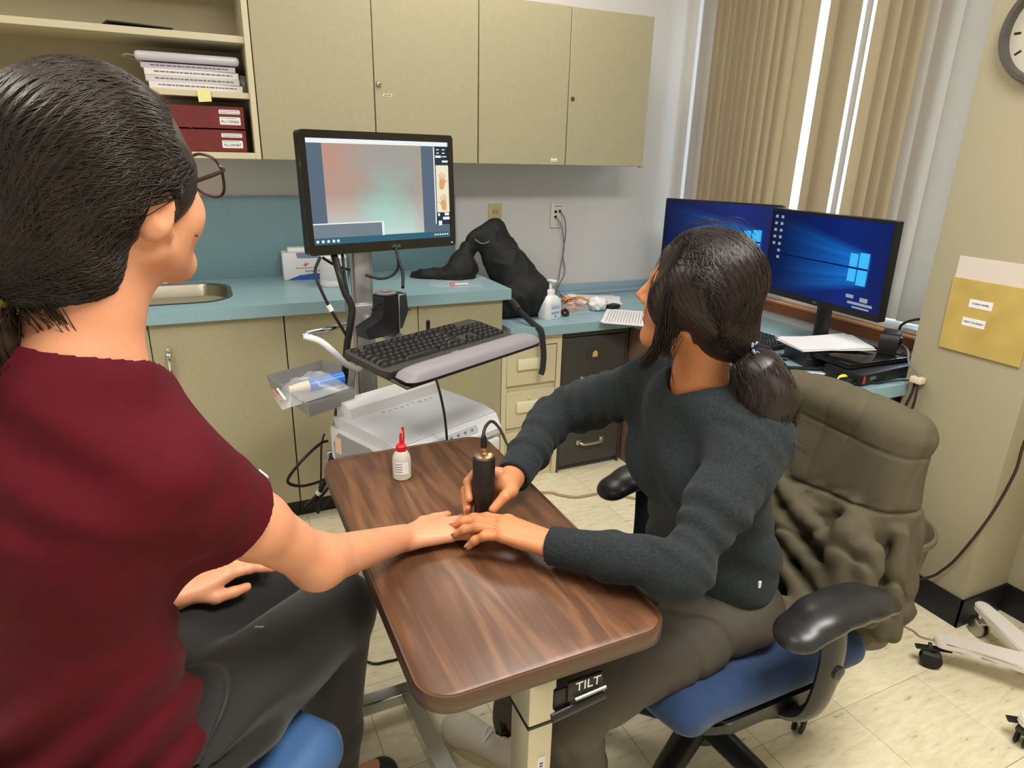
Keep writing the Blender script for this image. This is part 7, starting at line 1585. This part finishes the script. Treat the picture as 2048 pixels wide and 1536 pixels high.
# ------------------------------------------------------------------ the woman in maroon (left)
pA = V(-0.20, 0.83, 0.56)
perA = thing('person', tuple(pA), 0, 'woman in a maroon scrub top and glasses, resting her right hand on the table', 'person')
azT = rad(47); fT = V(math.sin(azT), math.cos(azT), 0); rT = V(math.cos(azT), -math.sin(azT), 0)
pelA, waiA, cheA, nbA = V(-0.220, 0.825, 0.66), V(-0.205, 0.815, 0.86), V(-0.168, 0.808, 1.05), V(-0.142, 0.800, 1.222)
HA_C = V(-0.085, 0.835, 1.400); azA = rad(44); fA = V(math.sin(azA) * math.cos(.14), math.cos(azA) * math.cos(.14), math.sin(.14)); RAh = frame(fA, V(0, 0, 1) + 0.12 * rT); sA = 0.95
shR, elR, wrR = V(-0.064, 0.742, 1.108), V(0.098, 0.852, 0.884), V(0.268, 1.008, 0.792)
shL, elL, wrL = V(-0.245, 0.925, 1.125), V(-0.320, 1.03, 0.87), V(-0.108, 1.050, 0.748)
hpR, kneR, ankR = V(-0.155, 0.780, 0.655), V(0.145, 1.055, 0.635), V(0.105, 1.10, 0.13)
hpL, kneL, ankL = V(-0.265, 0.905, 0.655), V(0.040, 1.205, 0.635), V(0.03, 1.26, 0.16)
F = Field(); PAh = head_prims(F, HA_C, RAh, sA)
F.cap(HA_C + RAh @ V(0, -0.032, -0.035), nbA + V(0, 0, -0.01), 0.050, 0.055, 0.03); F.cap(HA_C + RAh @ V(0, 0.0, -0.06), nbA + fT * 0.012 + V(0, 0, -0.02), 0.034, 0.04, 0.03)
F.cap(nbA + V(0, 0, -0.03), shR + V(0, 0, -0.01), 0.05, 0.045, 0.05); F.cap(nbA + V(0, 0, -0.03), shL + V(0, 0, -0.01), 0.05, 0.045, 0.05)
F.ecap(cheA, pelA, 0.105, 0.12, rT, 0.68, 0.04)
F.cap(shR, shR + (elR - shR) * 0.5, 0.043, 0.0415, 0.03); F.cap(shR + (elR - shR) * 0.5, elR, 0.0405, 0.0330, 0.02); F.cap(elR, wrR, 0.0365, 0.0240, 0.03)
F.chain([shL, elL, wrL], [0.048, 0.038, 0.024], 0.03)
F.chain([hpR, kneR, ankR], [0.06, 0.045, 0.032], 0.03); F.chain([hpL, kneL, ankL], [0.06, 0.045, 0.032], 0.03)
F.cap(ankR, ankR + V(0.12, 0.10, -0.09), 0.034, 0.026, 0.02); F.cap(ankL, ankL + V(0.12, 0.10, -0.09), 0.034, 0.026, 0.02)
tipsA = hand(F, wrR + V(0.004, 0.002, -0.004), nrm(V(1, 0.10, -0.04)), nrm(V(0.08, 0.06, 1)), V(-0.1, 1, 0), {'i': (7, 2, 1), 'm': (7, 2, 1), 'r': (7, 3, 1), 'p': (6, 3, 2)},
             [V(0.318, 1.056, 0.785), V(0.347, 1.073, 0.778), V(0.376, 1.080, 0.775)], 1.1, -0.003, 1.1)
fl = nrm(V(0.88, 0.47, -0.05)); tipsA2 = hand(F, wrL, fl, nrm(V(-0.1, 0.25, 1)), V(0.47, -0.88, -0.2), {'i': (8, 12, 10), 'm': (8, 14, 10), 'r': (8, 14, 10), 'p': (8, 14, 10)},
             [wrL + fl * 0.048 + V(0.016, -0.030, -0.012), wrL + fl * 0.078 + V(0.018, -0.034, -0.016), wrL + fl * 0.104 + V(0.016, -0.032, -0.020)], 0.7, 0.004)
bodyA = body_obj(F, (-0.45, 0.62, 0.03), (0.50, 1.40, 1.545), 0.0032, [M_skinA, M_lip, M_eye, M_iris], perA, PAh, HA_C, RAh, sA, pA)
bm = bmn(); nail_plates(bm, tipsA); nail_plates(bm, tipsA2)
for v in bm.verts: v.co -= Vector(pA)
o = obj('fingernails', bm, M_nail, perA, ang=180); o['kind'] = 'stuff'
bm = bmn(); c = HA_C + RAh @ (V(0.0665, 0.052, -0.048) * sA); bmesh.ops.create_icosphere(bm, subdivisions=2, radius=0.0018, matrix=Matrix.Translation(Vector(c - pA))); obj('mole', bm, mat('mole_brown', (96, 56, 40), 0.5), perA)
# scrub top
M_scrub = mat('maroon_scrub_cloth', (84, 17, 28), 0.8, bump=0.12, bscale=900, var=0.12, vscale=60, sheen=0.03, spec=0.12)
F = Field()
F.ecap(cheA + V(0, 0, 0.03), waiA, 0.148, 0.124, rT, 0.76, 0.05); F.ecap(waiA, pelA + V(0, 0, 0.03), 0.124, 0.150, rT, 0.80, 0.05)
F.ell(cheA + fT * 0.06 + V(0, 0, -0.02), (0.12, 0.075, 0.09), np.stack([rT, fT, V(0, 0, 1)], 1), 0.06)
F.ecap(pelA + V(0, 0, 0.04), pelA + fT * -0.01 + V(0, 0, -0.07), 0.158, 0.172, rT, 0.86, 0.03)
F.cap(nbA + V(0, 0, -0.042), shR + V(0, 0, -0.008), 0.062, 0.054, 0.05); F.cap(nbA + V(0, 0, -0.035), shL + V(0, 0, -0.005), 0.066, 0.058, 0.05); F.cap(nbA + V(0, 0, -0.03), cheA, 0.075, 0.11, 0.05)
slR = shR + (elR - shR) * 0.38; slL = shL + (elL - shL) * 0.52
F.cap(shR, slR + (elR - shR) * 0.10, 0.058, 0.062, 0.04); F.cap(shL, slL + (elL - shL) * 0.10, 0.062, 0.070, 0.04)
nU, nUL = nrm(elR - shR), nrm(elL - shL)
tilt = nrm(nU + 0.12 * V(0.5, 0.6, 0.6))
F.cap(slR - nU * 0.03, slR + nU * 0.25, 0.0480, 0.052, 0.004, 's'); F.cap(slL - nUL * 0.03, slL + nUL * 0.25, 0.058, 0.066, 0.004, 's')
F.rbox(slR + tilt * 0.13, (0.13, 0.13, 0.13), frame(tilt, (0, 0, 1)), 0.002, 0.003, 's'); F.rbox(slL + nUL * 0.11, (0.10, 0.11, 0.10), frame(nUL, (0, 0, 1)), 0.002, 0.003, 's')
F.cap(HA_C + V(0, 0, -0.05), nbA + V(0.0, 0, 0.0) + fT * 0.012, 0.066, 0.069, 0.006, 's'); F.ell(nbA + fT * 0.075 + V(0, 0, 0.01), (0.05, 0.06, 0.06), np.stack([rT, fT, V(0, 0, 1)], 1), 0.01, 's')
F.half((0, 0, 0.618), (0, 0, -1))
def sdisp(p, d):
    out = 0.0045 * snoise(p, 61, 13)
    z = p[:, 2]; bx = (p - pelA) @ rT; bf = (p - pelA) @ fT
    low = np.clip((0.93 - z) / 0.08, 0, 1)
    out += low * 0.0085 * np.sin((z - 0.35 * bx * bx / 0.1 - 0.25 * bx) * 74 + 2.4 * snoise(p, 63, 9)) * (0.4 + 0.6 * np.clip(0.5 + snoise(p, 69, 7), 0, 1))
    up = np.clip((z - 1.06) / 0.05, 0, 1); out += up * 0.0045 * np.sin((z * 0.8 + 0.5 * bx + 0.2 * bf) * 95 + 2.5 * snoise(p, 65, 12))
    t, dd = seg_t(p, shR, elR); m = np.clip((0.10 - dd) / 0.03, 0, 1); out += m * 0.0038 * np.sin(t * 24 + 2.5 * snoise(p, 67, 20))
    arm = np.clip((0.09 - np.linalg.norm((p - (shR + V(-0.05, 0.0, -0.13))), axis=1)) / 0.05, 0, 1); out += arm * 0.006 * np.sin((bx - 0.6 * z) * 90)
    cz = z - 1.212 - 0.25 * ((p - nbA) @ rT) * 0
    r_ = np.linalg.norm((p - nbA) @ np.stack([rT, fT], 1), axis=1); out += -0.0022 * np.exp(-((r_ - 0.078) / 0.009) ** 2) * (z > 1.18)
    out = np.where(z > 1.15, out * np.clip((r_ - 0.072) / 0.03, 0.12, 1), out)
    return out * (1 - 0.65 * m) + 0.0015 * m * np.sin(t * 26)
F.disp = sdisp; F.damp = 0.015
top = field_obj('scrub_top', F, (-0.47, 0.52, 0.59), (0.16, 1.12, 1.29), 0.0036, M_scrub, perA, pA)
co = np.empty(len(top.data.vertices) * 3, np.float32); top.data.vertices.foreach_get('co', co); co = co.reshape(-1, 3); tgt = slR - nU * 0.012 + nrm(V(0.75, 0.15, 0.62)) * 0.06 - pA
ip = int(np.argmin(((co - tgt) ** 2).sum(1))); bm = bmn(); box(bm, (0, 0, 0), (0.014, 0.009, 0.002), 0.0005, 1, Matrix.Translation(co[ip].tolist()) @ Vector((0, 0, 1)).rotation_difference(Vector((0.75, 0.15, 0.62))).to_matrix().to_4x4()); obj('sleeve_tag', bm, M_paper, top)
# trousers
M_blkcloth = mat('black_trousers', (24, 23, 22), 0.75, bump=0.15, bscale=700, sheen=0.15)
F = Field(); F.ell(pelA + V(0, 0, -0.02), (0.172, 0.135, 0.088), np.stack([rT, fT, V(0, 0, 1)], 1), 0.05)
for hp, kn, an in ((hpR, kneR, ankR), (hpL, kneL, ankL)):
    F.cap(hp, kn, 0.096, 0.072, 0.05); F.cap(kn, an + (kn - an) * 0.4, 0.070, 0.060, 0.02); F.cap(an + (kn - an) * 0.4, an - (kn - an) * 0.10, 0.060, 0.058, 0.02); F.cap(an - (kn - an) * 0.06, an - (kn - an) * 0.3, 0.048, 0.048, 0.004, 's')
def pdisp(p, d):
    hpd = np.linalg.norm(p - (hpR + V(0.06, 0.0, 0.06)), axis=1); m = np.clip((0.24 - hpd) / 0.1, 0, 1)
    bx = (p - pelA) @ rT; bf = (p - pelA) @ fT; a = np.arctan2(p[:, 2] - 0.70, bf - 0.02)
    return 0.003 * snoise(p, 71, 20) + m * 0.007 * np.sin(a * 13 + 2.0 * snoise(p, 73, 10))
F.disp = pdisp; F.damp = 0.012
tr = field_obj('trousers', F, (-0.48, 0.62, 0.05), (0.28, 1.40, 0.80), 0.0045, M_blkcloth, perA, pA)
bm = bmn(); c = kneR * 0.55 + hpR * 0.45 + V(0.0, 0.01, 0.086); box(bm, (0, 0, 0), (0.014, 0.004, 0.0015), 0.0005, 1, Matrix.Translation(Vector(c - pA)) @ Matrix.Rotation(rad(-20), 4, 'Z')); obj('zip_pull', bm, M_steel, tr)
M_dshoe = mat('black_shoe', (26, 26, 28), 0.5)
for an in (ankR, ankL):
    h_ = V(an[0] - 0.03, an[1] - 0.03, 0); t_ = h_ + V(0.20, 0.15, 0); f = nrm(t_ - h_); s_ = np.cross(f, V(0, 0, 1)); F = Field()
    F.ecap(h_ + f * 0.04 + V(0, 0, 0.04), t_ - f * 0.04 + V(0, 0, 0.03), 0.038, 0.04, s_, 0.8, 0.02); F.cap(h_ + f * 0.05 + V(0, 0, 0.05), V(an[0], an[1], 0.12), 0.038, 0.04, 0.03); F.half((0, 0, 0.001), (0, 0, -1))
    c = (h_ + t_) / 2; field_obj('shoe', F, c - V(.17, .17, .03), c + V(.17, .17, .18), 0.005, M_dshoe, perA, pA)
# wrist watch
bm = bmn(); ax = nrm(wrL - elL); c = wrL - ax * 0.018; e1 = nrm(np.cross(ax, V(0, 0, 1))); e2 = np.cross(e1, ax)
tube(bm, [Vector(c + (e1 * math.cos(a) + e2 * math.sin(a)) * 0.0275 - pA) for a in [2 * pi * k / 24 for k in range(24)]], 1.0, 8, closed=True, flat=(0.0022, 0.008), up=tuple(e1)); wt = obj('watch_band', bm, mat('watch_steel', (178, 170, 150), 0.25, 1.0), perA)
bm = bmn(); Rw = Matrix(np.column_stack([e1, ax, e2]).tolist()).to_4x4(); lathe(bm, [(0, 0), (0.014, 0), (0.014, 0.005), (0.012, 0.007), (0, 0.007)], 20, Matrix.Translation(Vector(c + e2 * 0.0265 - pA)) @ Rw); obj('watch_case', bm, MATS['watch_steel'], wt)
# hair: pulled back smoothly into a low ponytail
def HQ(x, y, z): return HA_C + RAh @ (V(x, y, z) * sA)
F = Field(); F.ell(HQ(0, -0.016, 0.044), V(0.084, 0.108, 0.092) * sA, RAh, 0.02); F.ell(HQ(0, -0.070, -0.040), V(0.068, 0.054, 0.074) * sA, RAh, 0.04)
tieA = HQ(-0.02, -0.142, -0.062)
F.cap(HQ(0, -0.09, -0.03), tieA, 0.045, 0.022, 0.04)
for sx in (-1, 1): F.ell(HQ(sx * 0.064, -0.002, 0.018), V(0.020, 0.066, 0.046) * sA, RAh, 0.03)
F.ell(HQ(0, 0.100, 0.003), V(0.090, 0.056, 0.066) * sA, RAh, 0.012, 's'); F.ell(HQ(0, 0.045, -0.10), V(0.10, 0.095, 0.078) * sA, RAh, 0.012, 's')
for sx in (-1, 1): F.ell(HQ(sx * 0.088, -0.010, -0.018), V(0.026, 0.024, 0.036) * sA, RAh, 0.008, 's')
axA = nrm(HQ(0, 0.03, 0.05) - tieA); e1A = nrm(RAh[:, 0] - (RAh[:, 0] @ axA) * axA); e2A = np.cross(axA, e1A)
F.disp = lambda p, d: 0.0007 * np.sin(np.arctan2((p - tieA) @ e1A, (p - tieA) @ e2A) * 80 + 3 * snoise(p, 3, 30)) + 0.0022 * snoise(p, 7, 32); F.damp = 0.006
hairFA = F; field_obj('hair', F, HA_C - 0.19, HA_C + 0.16, 0.003, M_hairA, perA, pA)
tailA = [tieA, HQ(-0.045, -0.165, -0.085), HQ(-0.055, -0.165, -0.15), HQ(-0.04, -0.150, -0.22), HQ(-0.02, -0.135, -0.28)]
F = Field(); F.chain(tailA, [0.022, 0.044, 0.052, 0.045, 0.018], 0.02); F.disp = lambda p, d: 0.005 * snoise(p, 17, 30); F.damp = 0.008
field_obj('ponytail', F, tieA - V(.16, .18, .28), tieA + V(.14, .12, .07), 0.0032, M_hairA, perA, pA)
def st2(o): o.data.transform(Matrix.Translation(-Vector(pA))); o['kind'] = 'stuff'; return o
def startsA(rg, n):
    a = rg.uniform(-1.62, 1.62, n); return np.stack([HQ(0.078 * math.sin(x), 0.02 + 0.065 * math.cos(x) ** 2, 0.03 + 0.085 * math.cos(x)) for x in a])
def endsA(rg, n): return tieA + rg.normal(0, 0.010, (n, 3))
def midA(rg, n): return np.stack([RAh @ V(a, b, c_) for a, b, c_ in zip(rg.normal(0, 0.006, n), np.full(n, -0.01), rg.normal(0.045, 0.008, n))])
st2(strands('hair_strands', hairFA, HA_C, startsA, endsA, 1400, 0.0007, M_hairA, perA, seed=15, mid=midA, npt=20, wob=0.0012, lift=0.0004))
def startsA2(rg, n):
    ks = np.array([(0.078, 0.050, 0.030), (0.082, 0.028, 0.050), (0.082, -0.012, 0.052), (0.080, -0.042, 0.012), (0.072, -0.045, -0.045), (0.058, -0.060, -0.085), (0.03, -0.075, -0.105)]); u = rg.uniform(0, 6, n); sx = np.where(rg.random(n) < 0.62, 1, -1)
    return np.stack([HQ(np.interp(a, range(7), ks[:, 0]) * s_, np.interp(a, range(7), ks[:, 1]), np.interp(a, range(7), ks[:, 2])) for a, s_ in zip(u, sx)])
st2(strands('side_strands', hairFA, HA_C, startsA2, endsA, 900, 0.0007, M_hairA, perA, seed=16, mid=lambda rg, n: np.zeros((n, 3)), npt=16, wob=0.0015, lift=0.0003))
rg = np.random.default_rng(19); n = 600; T_ = np.linspace(0, 1, 12); base = np.stack([np.interp(T_, np.linspace(0, 1, 5), [t_[k] for t_ in tailA]) for k in range(3)], 1)
offs = rg.normal(0, 1, (n, 3)); offs /= np.linalg.norm(offs, axis=1, keepdims=True); rad_ = np.interp(T_, np.linspace(0, 1, 5), [0.018, 0.044, 0.053, 0.047, 0.03])
Pp = base[None] + offs[:, None] * rad_[None, :, None] + 0.010 * np.sin(rg.uniform(0, 6, (n, 1, 3)) + T_[None, :, None] * 7); st2(strand_mesh('ponytail_strands', Pp, 0.0007, M_hairA, perA))
rg = np.random.default_rng(29); allP = []
for cv in ([HQ(0.0, -0.125, -0.075), HQ(0.02, -0.105, -0.13), HQ(0.025, -0.09, -0.19)], [HQ(0.02, -0.12, -0.07), HQ(0.035, -0.10, -0.14), HQ(0.035, -0.09, -0.175)]):
    c_ = np.array([list(p) for p in spline([tuple(p) for p in cv], 6)]); T_ = np.linspace(0, 1, len(c_))
    for _ in range(40): allP.append(c_ + rg.normal(0, 0.006, 3) * (0.5 + T_)[:, None] + 0.004 * np.sin(rg.uniform(0, 6, 3) + T_[:, None] * 5))
st2(strand_mesh('nape_locks', np.array(allP), 0.0007, M_hairA, perA))
bm = bmn(); Rt = Matrix.Translation(Vector(tieA - pA)) @ Vector((0, 0, 1)).rotation_difference(Vector(tailA[1] - tieA)).to_matrix().to_4x4()
lathe(bm, [(0.020, -0.007), (0.028, -0.005), (0.030, 0.002), (0.027, 0.007), (0.020, 0.008)], 24, Rt); obj('hair_tie', bm, mat('gold_clip', (176, 160, 84), 0.35, 0.6), perA)
# glasses
M_tort = mat('tortoise_frame', (52, 24, 22), 0.25); gl = bpy.data.objects.new('glasses', None); link(gl, perA)
G_ = lambda x, y, z: Vector(HA_C + RAh @ (V(x, y, z) * sA) - pA)
for sx in (-1, 1):
    bm = bmn(); pts = []
    for k in range(28):
        a = 2 * pi * k / 28; rx, rz = 0.0305, 0.0235; x = sx * 0.0385 + rx * math.copysign(abs(math.cos(a)) ** 0.8, math.cos(a)); z = 0.006 + rz * math.copysign(abs(math.sin(a)) ** 0.85, math.sin(a)) + (0.003 if math.sin(a) > 0 else 0)
        pts.append(G_(x, 0.116 - 2.4 * x * x, z))
    tube(bm, pts, 0.0017, 8, closed=True); rim = obj('rim', bm, M_tort, gl)
    bm = bmn(); vs = [bm.verts.new(p) for p in pts]; bm.faces.new(vs); obj('lens', bm, film_mat('lens_film', (220, 220, 214), 0.10) if 'lens_film' not in MATS else MATS['lens_film'], gl)
    bm = bmn(); tube(bm, spline([G_(sx * 0.067, 0.104, 0.022), G_(sx * 0.076, 0.096, 0.021), G_(sx * 0.081, 0.03, 0.018), G_(sx * 0.083, -0.008, 0.020), G_(sx * 0.080, -0.03, 0.0)], 6), 1.0, 8, flat=(0.0026, 0.0012), up=(0, 0, 1)); obj('temple', bm, M_tort, gl)
bm = bmn(); tube(bm, spline([G_(-0.0085, 0.1155, 0.010), G_(0, 0.118, 0.014), G_(0.0085, 0.1155, 0.010)], 4), 0.0017, 8); obj('bridge', bm, M_tort, gl)
# ------------------------------------------------------------------ blue chair under the woman in maroon
cA = V(-0.165, 0.885, 0); rc = thing('blue_vinyl_chair', tuple(cA), azT * -1, 'blue vinyl treatment chair with a black back under the woman in maroon', 'chair')
M_vin = mat('blue_vinyl', (74, 112, 164), 0.35, bump=0.05, bscale=300)
F = Field(); F.rbox((0, 0, 0.505), (0.21, 0.215, 0.048), None, 0.045, 0.02); field_obj('seat_cushion', F, (-.26, -.27, .43), (.26, .27, .58), 0.007, M_vin, rc)
F = Field(); F.cap((-0.275, 0.0, 0.60), (-0.275, 0.385, 0.61), 0.042, 0.042, 0.02); field_obj('arm_pad', F, (-.34, -.08, .53), (-.21, .45, .68), 0.006, M_vin, rc)
bm = bmn(); tube(bm, spline([(-0.275, 0.10, 0.58), (-0.275, 0.09, 0.48), (-0.25, 0.05, 0.44), (-0.12, 0.03, 0.43)], 5), 0.018, 10); obj('arm_post', bm, M_blk, rc)
bm = bmn(); prof = []
secs = []
for k in range(25):
    a = rad(-168 + 150 * k / 24); e = math.sin(pi * k / 24) ** 0.35; R0 = 0.218; ring = []
    zl, zh = 0.60, 0.70 + 0.105 * e
    for (dr_, z) in ((0.0, zl), (-0.012, zl + 0.004), (-0.014, zh - 0.012), (-0.006, zh), (0.008, zh), (0.016, zh - 0.012), (0.014, zl + 0.004)): ring.append(bm.verts.new(((R0 + dr_) * math.cos(a) * 0.92, (R0 + dr_) * math.sin(a) * 0.9 - 0.02, z)))
    secs.append(ring)
for a, b in zip(secs[:-1], secs[1:]):
    for j in range(7): bm.faces.new((a[j], a[(j + 1) % 7], b[(j + 1) % 7], b[j]))
bm.faces.new(secs[0]); bm.faces.new(list(reversed(secs[-1]))); obj('back_shell', bm, M_blkgloss, rc, ang=70)
bm = bmn(); tube(bm, spline([(0.0, -0.20, 0.65), (0.0, -0.24, 0.52), (0.0, -0.18, 0.44), (0, -0.05, 0.43)], 5), 1.0, 10, flat=(0.03, 0.012), up=(1, 0, 0)); obj('back_bracket', bm, M_blk, rc)
bm = bmn(); cyl(bm, (0, 0, 0.09), (0, 0, 0.46), 0.03); obj('post', bm, M_chrome, rc)
bm = bmn()
for k in range(5):
    a = rad(20 + 72 * k); tube(bm, [(0, 0, 0.10), (0.24 * math.cos(a), 0.24 * math.sin(a), 0.07)], [0.026, 0.016], 10)
lathe(bm, [(0, 0.07), (0.05, 0.07), (0.045, 0.12), (0, 0.13)], 20); obj('star_base', bm, M_blk, rc)
for k in range(5):
    a = rad(20 + 72 * k); caster(rc, 0.23 * math.cos(a), 0.23 * math.sin(a), 0.025, h=0.07, rz=a)
